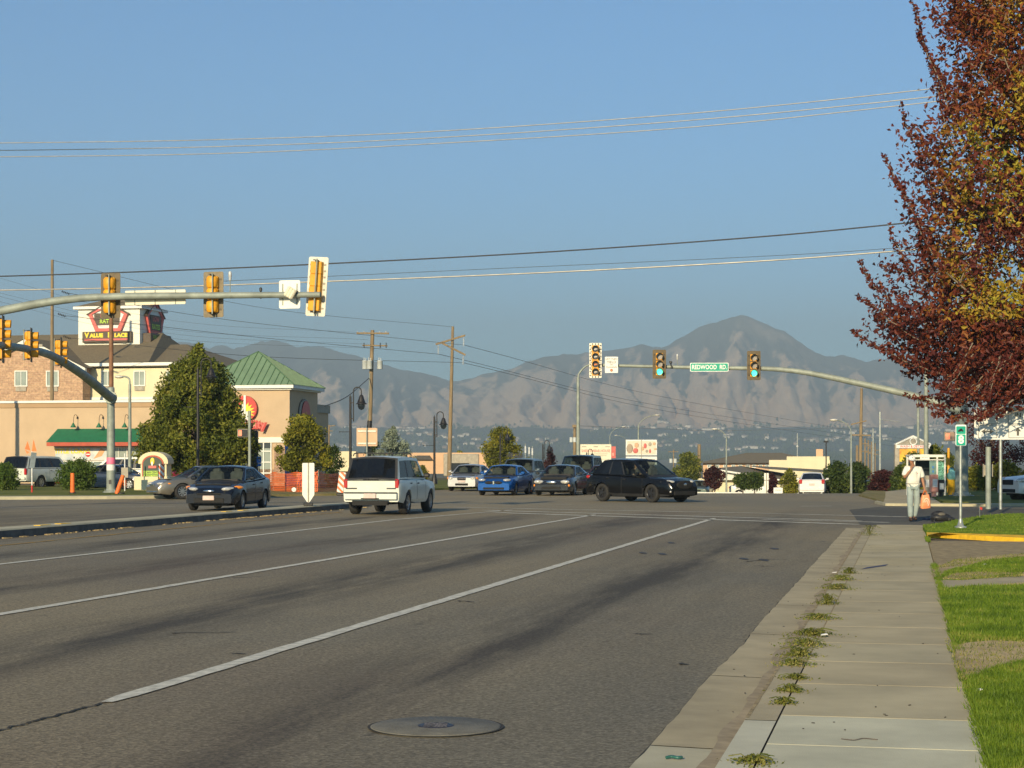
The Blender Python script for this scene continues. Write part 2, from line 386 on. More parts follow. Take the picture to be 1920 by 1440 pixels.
    L.new(vm.outputs[0], b.inputs['Base Color']); b.inputs['Roughness'].default_value = .85; b.inputs['Specular IOR Level'].default_value = .3
    bp = N.new('ShaderNodeBump'); bp.inputs['Strength'].default_value = .3; bp.inputs['Distance'].default_value = .006
    L.new(ag.outputs['Distance'], bp.inputs['Height']); L.new(bp.outputs[0], b.inputs['Normal'])
    return m
MT['asphalt'] = asphalt()
MT['asphalt_new'] = ground_mat('asphalt_new', [(.35, (.095, .095, .088)), (.5, (.115, .113, .10)), (.65, (.14, .135, .115))], 1.5, .5, 60, .2)
MT['asphalt_lot'] = ground_mat('asphalt_lot', [(.35, (.10, .088, .068)), (.5, (.13, .115, .088)), (.65, (.165, .145, .11))], .8, .5, 60, .1)

# one ground sheet from behind the camera to the foot of the mountains
rows = [-80, -40, -15, 0, 15, 30, 45, 60, 75, 85, 88, 92, 96, 100, 106, 112, 118, 125, 135, 150, 165, 180, 200, 230, 260, 300, 350, 400, 500, 650, 900, 1300, 1800, 2500, 3100, 3700, 4200]
cols = [i/24.0 for i in range(-48, 49)]
b = B(); vs = []
for y in rows:
    for s_ in cols:
        x = s_*(130+max(0, y)*.62); vs.append((x, y, gz(x, max(y, 1))-.03))
nc = len(cols)
b.add(vs, [(j*nc+i, j*nc+i+1, (j+1)*nc+i+1, (j+1)*nc+i) for j in range(len(rows)-1) for i in range(nc-1)], 0, True)
tag(b.build('ground', 'ground'), kind='structure')

def sheet(name, pts, mat, dz, kind='structure', step=6., thick=0., frame=True, label=None):
    """flat tessellated polygon (world XY) lying dz above the ground; built as its own mesh in road space"""
    import bmesh
    bm = bmesh.new()
    inv = lambda p: Vector((p[0]*CP-p[1]*SP, p[0]*SP+p[1]*CP, 0)) if frame else Vector((p[0], p[1], 0))
    lp = [inv(p) for p in pts]
    vs = [bm.verts.new(p) for p in lp]; f = bm.faces.new(vs)
    if f.normal.z < 0: f.normal_flip()
    xs = [p.x for p in lp]; ys = [p.y for p in lp]
    if step:
        for ax, arr in ((0, xs), (1, ys)):
            t = math.ceil(min(arr)/step)*step
            while t < max(arr):
                co_ = Vector((t, 0, 0)) if ax == 0 else Vector((0, t, 0)); no = Vector((1, 0, 0)) if ax == 0 else Vector((0, 1, 0))
                bmesh.ops.bisect_plane(bm, geom=bm.verts[:]+bm.edges[:]+bm.faces[:], plane_co=co_, plane_no=no); t += step
    if thick:
        ret = bmesh.ops.extrude_face_region(bm, geom=bm.faces[:]); top = [g for g in ret['geom'] if isinstance(g, bmesh.types.BMVert)]
        tops = set(top)
    bm.normal_update()
    for v in bm.verts:
        wp = (v.co.x*CP+v.co.y*SP, -v.co.x*SP+v.co.y*CP) if frame else (v.co.x, v.co.y)
        z = gz(wp[0], max(1, wp[1]))
        v.co.z = z+dz - (thick if (thick and v not in tops) else 0)
    bmesh.ops.recalc_face_normals(bm, faces=bm.faces[:])
    me = bpy.data.meshes.new(name); bm.to_mesh(me); bm.free(); me.materials.append(M(mat))
    if not thick and len(me.polygons) and me.polygons[0].normal.z < 0: me.flip_normals()
    o = bpy.data.objects.new(name, me); COL.objects.link(o)
    if frame: o.rotation_euler = (0, 0, -PSI)
    o['kind'] = kind
    if label: o['label'] = label
    return o
V2 = lambda p: (p[0], p[1])
# carriageways: the road we stand on, the junction and the road beyond the crest
sheet('road', [V2(RD(*q)) for q in ((-60, -30), (14, -30), (14, 40), (60, 44), (60, 75), (14, 78), (14, 150), (-34, 150), (-34, 92), (-75, 86), (-75, 44), (-60, 20))], 'asphalt', 0.0, step=4)
sheet('parking_lot', [(-75, 96), (-26, 88), (-8, 94), (-6, 150), (-75, 165)], 'asphalt_lot', .035)
sheet('parking_lot', [(17.5, 77), (60, 74), (70, 170), (26, 170)], 'asphalt_lot', .06)

# lane lines
def strip(a, b_, wd, mat, dz=.008, name='lane_line', wob=0., n=60, rag=.12):
    a = Vector(a[:2]+(0,)) if isinstance(a, tuple) else Vector((a[0], a[1], 0)); b_ = Vector((b_[0], b_[1], 0))
    d_ = (b_-a); nrm = Vector((d_.y, -d_.x, 0)).normalized(); q = B(); vs = []
    for i in range(n+1):
        t = i/n; p = a+d_*t; j = random.uniform(-rag, rag)*wd*.5; k = random.uniform(-rag, rag)*wd*.5
        end = .55 if i in (0, n) else 1.
        vs += [p-nrm*(wd/2+j)*end, p+nrm*(wd/2+k)*end]
    q.add([(v.x, v.y, gz(v.x, max(1, v.y))+dz) for v in vs], [(2*i, 2*i+1, 2*i+3, 2*i+2) for i in range(n)])
    o = q.build(name, mat); o['kind'] = 'structure'; return o
g = lambda px, py: GP(px, py)
strip(g(200, 1318), g(1340, 972), .15, 'paint_line', n=120)
strip(g(-700, 1270), g(1115, 965.5), .15, 'paint_line', n=140)
strip(g(-900, 1160.5), g(742, 974.5), .15, 'paint_line', n=120)
strip(g(742, 974.5), g(960, 956.6), .15, 'paint_line', n=40)
strip(g(-900, 1112), g(640, 960.5), .09, 'paint_yellow', n=160, rag=.9)
for a, b_, wd in (((850, 951.5), (1470, 963.5), .26), ((1470, 964), (1700, 969.5), .26), ((905, 957), (1615, 977), .3), ((1430, 974.5), (1668, 980), .26), ((925, 961.2), (1612, 983.8), .34),
                  ((395, 957.5), (650, 955.5), .18), ((820, 944), (1075, 946), .16), ((1500, 949.5), (1560, 949), .2), ((-60, 953), (330, 950), .12), ((1650, 951.5), (1905, 950), .14)):
    strip(g(*a), g(*b_), wd, 'paint_line', n=40, name='road_marking', rag=.3)
# pavement crack that continues line 1 and the ragged joint beside the gutter
def crack(pts, wd, dz=.007, name='road_crack', seg=12):
    q = B(); vs = []; P = [Vector(p) for p in pts]; path = []
    for a, c in zip(P, P[1:]):
        for i in range(seg):
            p = a.lerp(c, i/seg); path.append(p+Vector((random.uniform(-1, 1), random.uniform(-1, 1), 0))*wd*.7)
    path.append(P[-1])
    for i, p in enumerate(path):
        dd = (path[min(i+1, len(path)-1)]-path[max(0, i-1)]); n_ = Vector((dd.y, -dd.x, 0)).normalized(); w_ = wd*random.uniform(.3, 1)
        vs += [p-n_*w_/2, p+n_*w_/2]
    q.add([(v.x, v.y, v.z+dz) for v in vs], [(2*i, 2*i+1, 2*i+3, 2*i+2) for i in range(len(path)-1)])
    o = q.build(name, 'crack'); o['kind'] = 'structure'; return o
crack([g(-80, 1390), g(60, 1355), g(198, 1318)], .035, seg=16)
crack([g(1395, 1054), g(1440, 1049), g(1478, 1050)], .05)
for a, b_ in (((1410, 1061), (1450, 1063)), ((1190, 1189), (1222, 1190)), ((1275, 1245), (1292, 1247)), ((430, 1226), (460, 1227)), ((860, 1127), (890, 1130)), ((320, 1188), (440, 1186))):
    crack([g(*a), g(*b_)], .05, seg=5)

# dark sealed-over patches seen near the kerb
def blob(name, px, py, wx, wy, mat, dz=.006, n=14, thick=0):
    c = GP(px, py); q = B(); pts = []
    for i in range(n):
        t = 2*math.pi*i/n; r_ = random.uniform(.75, 1.1); pts.append((c.x+math.cos(t)*wx*r_, c.y+math.sin(t)*wy*r_, dz))
    q.poly(pts); o = q.build(name, mat); o['kind'] = 'structure'; return o
MT['tar'] = mk('tar_patch', (.05, .05, .05), .7)
for px, py in ((1205, 1037), (1242, 1039), (1395, 1048), (1432, 1050.5), (1258, 1018), (1452, 1029)): blob('tar_patch', px, py, .075, .35, 'tar')

sheet('road', [V2(GP(a, c)) for a, c in ((1612, 984), (1600, 966), (1592, 956), (1660, 949.5), (1960, 954), (2700, 956), (2700, 966), (1960, 966), (1850, 968), (1730, 985))], 'asphalt_new', .005, step=3)
# manhole: concrete collar with the iron lid in it
mh = thing('manhole_cover', 'round concrete manhole collar with small dark iron lid set in the near lane', 'manhole', GP(817, 1364))
q = B(); q.lathe([(0, .012), (.385, .012), (.392, .009), (.392, .001)], n=48); q.build('collar', mk('collar_concrete', (.16, .15, .12), .9, 0, .2, 6, .4, 60), mh)
q = B(); q.lathe([(.392, .0075), (.41, .0075)], n=48); q.build('collar_joint', 'crack', mh)
MT['lid'] = mk('iron_lid', (.05, .05, .065), .5, .4, .4, 30, .6, 60)
q = B(); q.lathe([(0, .016), (.105, .016), (.11, .0125)], n=28)
for i in range(5): q.box((0, -.07+i*.035, .018), (.14, .012, .004))
q.build('lid', 'lid', mh)

# median with kerb, running left from its nose
MT['kerb_face'] = mk('dark_kerb_face', (.10, .095, .085), .9, 0, .3, 3, .4, 40)  # darker tone for the lane-side face and nose of the median
L0 = GP(-1500, 1010+1500*.0859); 
mv = -11.72*1.563
med = thing('median_strip', 'long narrow concrete median with shaded kerb face and yellow dabs on top', 'median')
q = B(); prof = []
u0, u1 = 8.0, 61.5
N_ = 90; vsr = []
for i in range(N_+1):
    t = i/N_; u = u0+(u1-u0)*t; e = sm(u1, u1-5, u); hw = .36*(.25+.75*e)+.0; hh = .19*(.25+.75*sm(u1+.2, u1-2.5, u)); v = mv-.36+random.uniform(-.006, .006)
    sec = [(-hw, 0), (-hw+.015, hh-.03), (-hw+.05, hh), (hw-.05, hh), (hw-.015, hh-.03), (hw, 0)]
    vsr += [RD(v+a, u, z) for a, z in sec]
q.add(vsr, [(i*6+k, i*6+k+1, i*6+k+7, i*6+k+6) for i in range(N_) for k in range(5)])
q.add(vsr[-6:], [(0, 1, 2, 3, 4, 5)])
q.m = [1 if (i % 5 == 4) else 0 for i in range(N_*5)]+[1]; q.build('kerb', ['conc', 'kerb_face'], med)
for u in (36.5, 37.5, 47.5, 48.8): q = B(); q.box(RD(mv-.3, u, .195), (.16, .5, .012), rz=-PSI); q.build('paint_dab', 'yellow_curb', med)
MT['dirt'] = mk('dirt_crumbs', (.33, .25, .13), .95, 0, .3, 8, .8, 60)
q = B()
for i in range(420):
    u = random.uniform(12, 60); n1 = noise.noise(Vector((u*.35, 3, 0)))
    if n1 < -.12: continue
    c = RD(mv+.03+abs(random.gauss(0, .07+.08*max(0, n1))), u, .01); s_ = random.uniform(.015, .05)
    q.box(c, (s_, s_*2, s_*.7), rz=random.uniform(0, 3))
tag(q.build('kerb_dirt', 'dirt'), 'tan grit and crumbs gathered along the base of the median kerb', 'dirt', kind='stuff')

# right side: gutter, kerb, sidewalk. 'hz' is the walk height, easing down to the ramp at the crossing
def hz(u): return .11-.085*sm(36, 44, u)
def ribbon(name, v0f, v1f, u0, u1, n, z0f, z1f, mat, kind='structure'):
    q = B(); vs = []
    for i in range(n+1):
        u = u0+(u1-u0)*i/n; vs += [RD(v0f(u), u, z0f(u)), RD(v1f(u), u, z1f(u))]
    q.add(vs, [(2*i, 2*i+1, 2*i+3, 2*i+2) for i in range(n)]); o = q.build(name, mat); o['kind'] = kind; return o
random.seed(11)
ge = lambda u: -1.40+.016*noise.noise(Vector((u*2.2, 0, 0)))+.035*noise.noise(Vector((u*.35, 4, 0)))
UC = 46.0
ribbon('kerb_edge', lambda u: -.915, lambda u: -.893+.006*noise.noise(Vector((u*3, 1, 0))), 10.5, 44, 160, lambda u: hz(u)+.002, lambda u: hz(u)+.002, 'dirt')
ribbon('gutter_stain', lambda u: -1.04+.09*noise.noise(Vector((u*.9, 6, 0)))+.02*noise.noise(Vector((u*6, 6, 0))), lambda u: -.93, 7, 44, 240, lambda u: .013, lambda u: .0085, 'stain')
# slabs of gutter with joints: separate strips of alternating wear
cuts = [-30, -10, 4, 9.95, 13.3, 16.6, 20.0, 23.2, 27.0, 31.0, 35, 39.5, 43.5]
for i, (a, c) in enumerate(zip(cuts, cuts[1:])):
    mt = 'conc' if c <= 10 else 'conc_old'
    ribbon('gutter', ge, lambda u: -.93, a+.012, c-.012, max(3, int((c-a)*4)), lambda u: .018, lambda u: .006, mt)
ribbon('gutter_joint', lambda u: -1.36, lambda u: -.93, -30, 43.5, 80, lambda u: .004, lambda u: .003, 'dirt')
ribbon('road_crack', lambda u: ge(u)-.010-.022*abs(noise.noise(Vector((u*5, 2, 0)))), lambda u: ge(u)+.006+.012*noise.noise(Vector((u*7, 8, 0))), -30, 43.5, 300, lambda u: .006, lambda u: .012, 'crack')
# kerb: face and top
def kerb(a, c, mt):
    ribbon('kerb', lambda u: -.95, lambda u: -.91, a, c, int(c-a)*2+2, lambda u: .006, hz, mt)
    ribbon('kerb', lambda u: -.91, lambda u: -.731, a, c, int(c-a)*2+2, hz, hz, mt)
kerb(-30, 10.4, 'conc_new'); kerb(10.42, 14.2, 'conc_old'); kerb(14.22, 44, 'conc_old')
ribbon('kerb_seam', lambda u: -.735, lambda u: -.715, -30, 13.5, 100, lambda u: hz(u)-.010, lambda u: hz(u)-.010, 'crack')
ribbon('kerb_seam', lambda u: -.735, lambda u: -.715, 13.5, 44, 100, lambda u: hz(u)-.002, lambda u: hz(u)-.002, 'dirt')
walk_cuts = [-30, -20, -10, -2, 4, 7.5, 9.55, 10.65, 12.2, 13.6, 15.0, 16.5, 18.0, 19.5, 21.2, 22.9, 24.6, 26.4, 28.2, 30.4, 32.6, 35, 38, 41, 45.6]
random.seed(5)
tones = [mk('walk_slab_%d' % i, c, .92, 0, .15, 1.1, .15, 110) for i, c in enumerate(((.45, .375, .225), (.47, .40, .245), (.42, .355, .215), (.57, .54, .38), (.455, .38, .22)))]
for i, (a, c) in enumerate(zip(walk_cuts, walk_cuts[1:])):
    MT['_t'] = tones[3] if c <= 10.7 else tones[(i*7+i//3) % 5 if (i*7+i//3) % 5 != 3 else 0]
    q = B(); x0, x1 = -.720, .385
    n_ = 4; vs = []
    for k in range(n_+1):
        u = a+.006+(c-a-.012)*k/n_; vs += [RD(x0, u, hz(u)), RD(x1, u, hz(u))]
    q.add(vs, [(2*k, 2*k+1, 2*k+3, 2*k+2) for k in range(n_)])
    for k in (0, n_):
        u = a+.006+(c-a-.012)*k/n_; q.quad(RD(x0, u, hz(u)), RD(x1, u, hz(u)), RD(x1, u, hz(u)-.03), RD(x0, u, hz(u)-.03))
    o = q.build('sidewalk', '_t'); o['kind'] = 'structure'
ribbon('sidewalk_joint', lambda u: -.715, lambda u: .385, -30, 45.6, 80, lambda u: hz(u)-.014, lambda u: hz(u)-.014, 'dirt')
# lawns from photo outlines on a level plane at walk height
LZ = .13
def lawnpoly(px_list, z=LZ): return [V2(GP(a, c, z)) for a, c in px_list]
def solid(name, pts, z, mat, thick=.2, label=None):
    q = B(); P = [Vector((p[0], p[1], z)) for p in pts]
    ar = sum(P[i].x*P[(i+1) % len(P)].y-P[(i+1) % len(P)].x*P[i].y for i in range(len(P)))
    if ar < 0: P = P[::-1]
    q.prism([p-Vector((0, 0, thick)) for p in P], (0, 0, thick)); o = q.build(name, mat); o['kind'] = 'structure'; return o
E = lambda u: RD(.40, u)
near_lawn = [V2(E(-25)), V2(E(4)), V2(E(9.6)), V2(E(14.2))]+lawnpoly([(1790, 1213), (1850, 1208), (1990, 1218), (2600, 1215)])+[(60, 6), (60, -25)]
mid_lawn = lawnpoly([(1793, 1212.5), (1777, 1160), (1760, 1103), (1820, 1098), (1990, 1094), (2700, 1088), (2700, 1210), (1985, 1216), (1850, 1205)])
solid('bare_earth', [V2(E(8)), V2(E(35))]+[V2(RD(14, 35)), V2(RD(14, 8))], LZ-.035, 'dirt')
MT['dirt_pale'] = ground_mat('bare_dirt', [(.38, (.36, .27, .15)), (.5, (.48, .36, .20)), (.62, (.60, .46, .25))], 4, .3, 40, .6)
far_l = [(1752, 1085), (1748, 1068), (1790, 1052), (1850, 1043), (1940, 1038), (2800, 1018), (2800, 1068), (1930, 1077), (1800, 1086)]
solid('lawn', lawnpoly(far_l), LZ, 'lawn', .1)
solid('garden_path', lawnpoly([(1757, 1100), (1752, 1086), (1820, 1085), (1930, 1078), (2800, 1068), (2800, 1082), (1930, 1091), (1800, 1101)], .12), .12, 'conc_old', .1)
solid('lawn', near_lawn, LZ, 'lawn', .1)
solid('lawn', mid_lawn, LZ, 'lawn', .1)
q0 = lawnpoly([(1789, 1212), (1797, 1244), (1804, 1270), (1830, 1266), (1868, 1250), (1930, 1236), (2010, 1228), (2010, 1208), (1930, 1205), (1860, 1202), (1815, 1206)])
solid('bare_patch', q0, LZ+.006, 'dirt_pale', .05)
solid('bare_edge', lawnpoly([(1752, 1085), (1748, 1068), (1790, 1052), (1850, 1043), (1990, 1037), (1990, 1042), (1860, 1051), (1810, 1064), (1775, 1072), (1762, 1082)]), LZ+.006, 'dirt_pale', .05)
solid('bare_edge', lawnpoly([(1764, 1085), (1790, 1075), (1830, 1072), (1900, 1074), (1990, 1069), (1990, 1074), (1900, 1079), (1800, 1085.5)]), LZ+.006, 'dirt_pale', .05)
# driveway and the corner island with its yellow kerb
solid('driveway', lawnpoly([(1733, 1012), (1745, 1066), (1800, 1056), (1900, 1044), (2900, 1030), (2900, 1012), (1900, 1005)], .05), .05, 'asphalt_lot', .08)
isl = [(1730, 985), (1736, 996), (1780, 999.5), (1920, 1003.5), (2700, 1010), (2700, 960), (1960, 962), (1880, 964), (1840, 967), (1800, 974), (1765, 981)]
solid('lawn', lawnpoly(isl, .14), .14, 'lawn', .12)
kb = thing('yellow_kerb', 'bright yellow painted kerb along the driveway island', 'kerb')
top = [(1738, 1004), (1762, 999), (1830, 1001), (1930, 1004), (2700, 1012)]; bot = [(1738, 1006.5), (1800, 1011), (1880, 1016), (1960, 1020), (2700, 1036)]
q = B(); a_ = [GP(x, y, .17) for x, y in top]; c_ = [GP(x, y, .06) for x, y in bot]
aa = [p+Vector((.0, .25, 0)) for p in a_]
for i in range(4):
    f0 = Vector((c_[i].x, c_[i].y, .155)); f1 = Vector((c_[i+1].x, c_[i+1].y, .155))
    q.quad(c_[i], c_[i+1], f1+Vector((0, .02, 0)), f0+Vector((0, .02, 0)))
    q.quad(f0+Vector((0, .02, 0)), f1+Vector((0, .02, 0)), Vector((a_[i+1].x, a_[i+1].y, .175)), Vector((a_[i].x, a_[i].y, .175)))
q.build('painted_top', 'yellow_curb', kb)
# far right corner: grass, walk; far left corner: grass strip
solid('lawn', [V2(GP(a, c)) for a, c in ((1745, 934), (1765, 944), (1800, 947), (1930, 948.5), (2700, 951), (2700, 921), (1760, 921))], .10, 'lawn_far', .12)
solid('sidewalk', [V2(GP(a, c)) for a, c in ((1655, 946), (1700, 947.5), (1766, 947.5), (1740, 930), (1758, 921), (1700, 919), (1650, 925))], .06, 'conc_old', .08)
solid('lawn', [V2(GP(a, c)) for a, c in ((1610, 930), (1640, 938), (1656, 945), (1660, 934), (1660, 923), (1625, 922))], .07, 'lawn_dry', .1)
solid('kerb', [V2(GP(a, c)) for a, c in ((1640, 944), (1660, 948.5), (1800, 949.5), (2700, 953.5), (2700, 951.6), (1800, 948), (1660, 947), (1645, 943))], .09, 'conc', .1)
solid('lawn', [V2(GP(a, c)) for a, c in ((-900, 940), (200, 934.5), (320, 933), (372, 929), (340, 916), (200, 913), (-900, 913))], .12, 'lawn_far', .14)
solid('kerb', [V2(GP(a, c)) for a, c in ((-900, 941.5), (200, 936), (330, 934.5), (376, 929.5), (372, 929), (320, 933), (200, 934.5), (-900, 940))], .13, 'conc', .14)
solid('lawn', [V2(GP(a, c)) for a, c in ((470, 926), (500, 931.5), (648, 929), (655, 920), (560, 916), (480, 918))], .10, 'lawn_dry', .1)
solid('traffic_island', [V2(GP(a, c)) for a, c in ((770, 921), (832, 918.5), (1050, 912), (1120, 903), (830, 902), (740, 908))], .10, 'lawn_far', .12)
# ---------------------------------------------------------------- mountains
random.seed(3)
SIL = [(-900, 700), (-500, 690), (-200, 672), (0, 660), (200, 650), (300, 646), (335, 640), (352, 641), (372, 645), (392, 652), (405, 648), (420, 646), (438, 655), (455, 652), (474, 645), (490, 639), (510, 638), (538, 642), (556, 650),
       (580, 651), (604, 650), (625, 656), (650, 663), (680, 672), (716, 681), (750, 691), (790, 698), (822, 708), (840, 712), (862, 713), (884, 710), (905, 702), (940, 694), (965, 688), (990, 677), (1020, 668), (1060, 664), (1100, 661),
       (1150, 656), (1185, 648), (1205, 644), (1222, 650), (1240, 653), (1262, 641), (1285, 628), (1302, 616), (1330, 606), (1352, 601), (1370, 594.5), (1388, 588.5), (1406, 593.5), (1432, 605), (1455, 616), (1478, 626), (1500, 641), (1525, 657),
       (1550, 668), (1580, 668), (1600, 672), (1625, 677), (1650, 674), (1670, 671), (1690, 680), (1715, 690), (1760, 700), (1850, 716), (1950, 722), (2200, 735), (2600, 720), (3000, 730)]
def fbm(x, y, o=4, z=0.):
    s_ = 0; a = 1; t = 0
    for i in range(o):
        s_ += a*noise.noise(Vector((x, y, z+i*7.3))); t += a; a *= .5; x *= 2.03; y *= 2.03
    return s_/t
def ridged(x, y, o=4, z=0.):
    s_ = 0; a = 1; t = 0
    for i in range(o):
        s_ += a*(1-min(1, abs(noise.noise(Vector((x, y, z+i*5.1))))*2.6)); t += a; a *= .5; x *= 2.1; y *= 2.1
    return s_/t
D0, D1 = 4300., 8200.
def foot_y(a): return 803+6*fbm(a/300, 1.2, 2)
def mheight(a, r):
    """terrain height at view azimuth a (px) and distance r"""
    t = (r-5200.)/(D1-5200.)
    zf = EYE+(HOR-foot_y(a))*5200/F
    if r <= 5200:
        k = (r-D0)/(5200-D0); zb = 19.
        return zb+(zf-zb)*k**1.15 + 5*fbm(a/90, k*4, 3)*min(1, k*3), 0., 0.
    zr = EYE+(HOR-interp(SIL, a)+3.2*fbm(a/13, 5.5, 3)*(1 if a > 300 else 0))*D1/F
    if t >= 1: return zr-(r-D1)*.28+12*fbm(a/30, r/300, 2), .3, 1
    w_ = a+70*fbm(a/150, t*2.2, 4, 9)+(a-1380)*-.10*(1-t)
    def saw(p, k):
        ph = p-math.floor(p); q_ = noise.noise(Vector((math.floor(p)*1.7, k, 0)))*.18+.5
        return (ph/q_ if ph < q_ else (1-ph)/(1-q_))
    big = saw(w_/118.+.15*fbm(a/70, t*3, 2, 1), 1.)
    mid = saw(w_/47.+t*.8+.35*fbm(a/50, t*5, 2, 4), 5.)
    fine = ridged(w_/19., t*5.0, 3, 8)
    rid = .46*big+.34*mid+.20*fine
    env = math.sin(math.pi*min(1, t**.62))
    base = t**1.28
    z = zf+(zr-zf)*base
    z += (rid-.45)*env*(zr-zf)*.30
    z += 9*fbm(a/18, t*14, 3)*min(1, t*8)*(1-t*.6)
    # keep the slope below the skyline
    lim = EYE+(HOR-interp(SIL, a)-2-14*(1-t))*r/F
    if z > lim: z = lim+(z-lim)*.08
    return z, rid, t
b = B(); vs = []; at = []
As = []; a = -1000.
while a <= 2900:
    As.append(a); a += 4.2 if 320 < a < 1840 else 22
Rs = []; r = D0
while r < 9300:
    Rs.append(r); r += 90 if r < 5100 else (26 if r < 8300 else 200)
for r in Rs:
    for a in As:
        z, rid, t = mheight(a, r); vs.append(((a-960)/F*r, r, z))
        # vegetation: golden grass on lower spurs, brush in gullies and high up, pale scree near the summit
        n1 = fbm(a/45, t*5, 4, 3.3); n2 = fbm(a/16, t*12, 3, 1.3)
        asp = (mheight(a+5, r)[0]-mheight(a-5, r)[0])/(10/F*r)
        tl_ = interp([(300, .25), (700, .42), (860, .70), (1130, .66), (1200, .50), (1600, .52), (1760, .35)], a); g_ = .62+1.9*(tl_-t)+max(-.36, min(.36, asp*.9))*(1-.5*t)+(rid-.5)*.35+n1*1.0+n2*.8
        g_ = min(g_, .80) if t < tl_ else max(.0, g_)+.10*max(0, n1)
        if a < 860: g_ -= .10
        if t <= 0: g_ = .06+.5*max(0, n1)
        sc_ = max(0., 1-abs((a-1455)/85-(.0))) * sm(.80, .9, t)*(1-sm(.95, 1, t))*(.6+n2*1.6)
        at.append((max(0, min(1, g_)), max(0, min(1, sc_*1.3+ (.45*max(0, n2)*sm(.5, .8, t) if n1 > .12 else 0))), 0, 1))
nA = len(As)
b.add(vs, [(j*nA+i, j*nA+i+1, (j+1)*nA+i+1, (j+1)*nA+i) for j in range(len(Rs)-1) for i in range(nA-1)], 0, True)
m = bpy.data.materials.new('mountain'); m.use_nodes = True; nt = m.node_tree; N = nt.nodes; L = nt.links; bs = N['Principled BSDF']
atn = N.new('ShaderNodeAttribute'); atn.attribute_name = 'cover'; sx = N.new('ShaderNodeSeparateColor'); L.new(atn.outputs['Color'], sx.inputs[0])
tc = N.new('ShaderNodeTexCoord'); nz = N.new('ShaderNodeTexNoise'); nz.inputs['Scale'].default_value = .014; nz.inputs['Detail'].default_value = 10; nz.inputs['Roughness'].default_value = .78; L.new(tc.outputs['Object'], nz.inputs['Vector'])
ma = N.new('ShaderNodeMath'); ma.operation = 'MULTIPLY_ADD'; ma.inputs[1].default_value = 1.15; L.new(nz.outputs['Fac'], ma.inputs[0])
mb = N.new('ShaderNodeMath'); mb.operation = 'SUBTRACT'; mb.inputs[1].default_value = .575; L.new(sx.outputs[0], mb.inputs[0]); L.new(mb.outputs[0], ma.inputs[2])
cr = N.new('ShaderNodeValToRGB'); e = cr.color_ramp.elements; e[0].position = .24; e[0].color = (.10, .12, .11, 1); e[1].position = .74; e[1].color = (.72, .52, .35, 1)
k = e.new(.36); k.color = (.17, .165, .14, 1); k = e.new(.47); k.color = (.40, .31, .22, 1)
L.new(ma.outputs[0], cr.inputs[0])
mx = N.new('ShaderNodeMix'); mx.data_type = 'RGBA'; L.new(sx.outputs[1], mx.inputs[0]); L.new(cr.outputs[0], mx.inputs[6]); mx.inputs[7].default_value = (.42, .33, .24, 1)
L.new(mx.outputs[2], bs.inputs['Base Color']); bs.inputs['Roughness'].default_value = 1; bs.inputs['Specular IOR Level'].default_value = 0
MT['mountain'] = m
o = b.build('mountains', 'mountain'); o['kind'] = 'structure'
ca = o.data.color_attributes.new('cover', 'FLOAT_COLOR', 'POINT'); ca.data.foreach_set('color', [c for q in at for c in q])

# ---------------------------------------------------------------- hillside town
MT['far_wall'] = mk('far_house_wall', (.70, .66, .58), .9, 0, .1, .01)
MT['far_wall2'] = mk('far_house_wall_tan', (.42, .33, .24), .9, 0, .1, .01)
MT['far_roof'] = mk('far_house_roof', (.22, .18, .15), .9, 0, .15, .02)
MT['far_tree'] = mk('far_tree_green', (.045, .07, .035), .9, 0, .35, .02)
def house_mesh(w_, d_, h_, wall):
    q = B(); q.box((0, 0, h_/2), (w_, d_, h_), 0)
    q.add([(-w_/2-.6, -d_/2-.6, h_), (w_/2+.6, -d_/2-.6, h_), (w_/2+.6, d_/2+.6, h_), (-w_/2-.6, d_/2+.6, h_), (-w_/4, 0, h_+3), (w_/4, 0, h_+3)],
          [(0, 1, 5, 4), (1, 2, 5), (2, 3, 4, 5), (3, 0, 4)], 1)
    return q.mesh('house', [wall, 'far_roof'])
HM = [house_mesh(11, 8, 6, 'far_wall'), house_mesh(16, 10, 6.5, 'far_wall'), house_mesh(9, 8, 6, 'far_wall2'), house_mesh(30, 12, 6, 'far_wall'), house_mesh(12, 8, 5, 'far_wall2')]
random.seed(21); n = 0; tries = 0
while n < 235 and tries < 9000:
    tries += 1
    a = random.uniform(596, 1800); r = random.uniform(4320, 5280)
    dn = fbm(a/110, r/260, 2, 4)
    if dn < .02+ (0.12 if r < 4600 else 0): continue
    if 880 < a < 1200 and r > 4800 and random.random() < .9: continue
    z, _, _ = mheight(a, r)
    o = bpy.data.objects.new('house', random.choices(HM, (5, 3, 3, .7, 2))[0]); COL.objects.link(o)
    o.location = ((a-960)/F*r, r, z-.5); o.rotation_euler = (0, 0, random.uniform(-.7, .7)); n += 1
    tag(o, 'tiny pale house among the dark trees at the foot of the mountains', 'house', 'houses scattered over the foothill bench')
b = B(); random.seed(31)
for i in range(9000):
    a = random.uniform(320, 1900); r = random.uniform(3300, 5350)
    if r > 5000 and fbm(a/80, r/200, 2, 2) < 0: continue
    x = (a-960)/F*r; z = mheight(a, r)[0] if r > D0 else gz(x, r); h = random.uniform(5, 12); w_ = random.uniform(5, 12)
    vs = []
    for k in range(5):
        t = 2*math.pi*k/5+random.random(); vs.append((x+math.cos(t)*w_*.5*random.uniform(.7, 1.3), r+math.sin(t)*w_*.5, z-1+h*random.uniform(.1, .4)))
    vs.append((x+random.uniform(-2, 2), r, z+h))
    b.add(vs, [(k, (k+1) % 5, 5) for k in range(5)])
tag(b.build('distant_trees', 'far_tree'), 'dark mass of distant trees between the houses below the mountains', 'trees', kind='stuff')

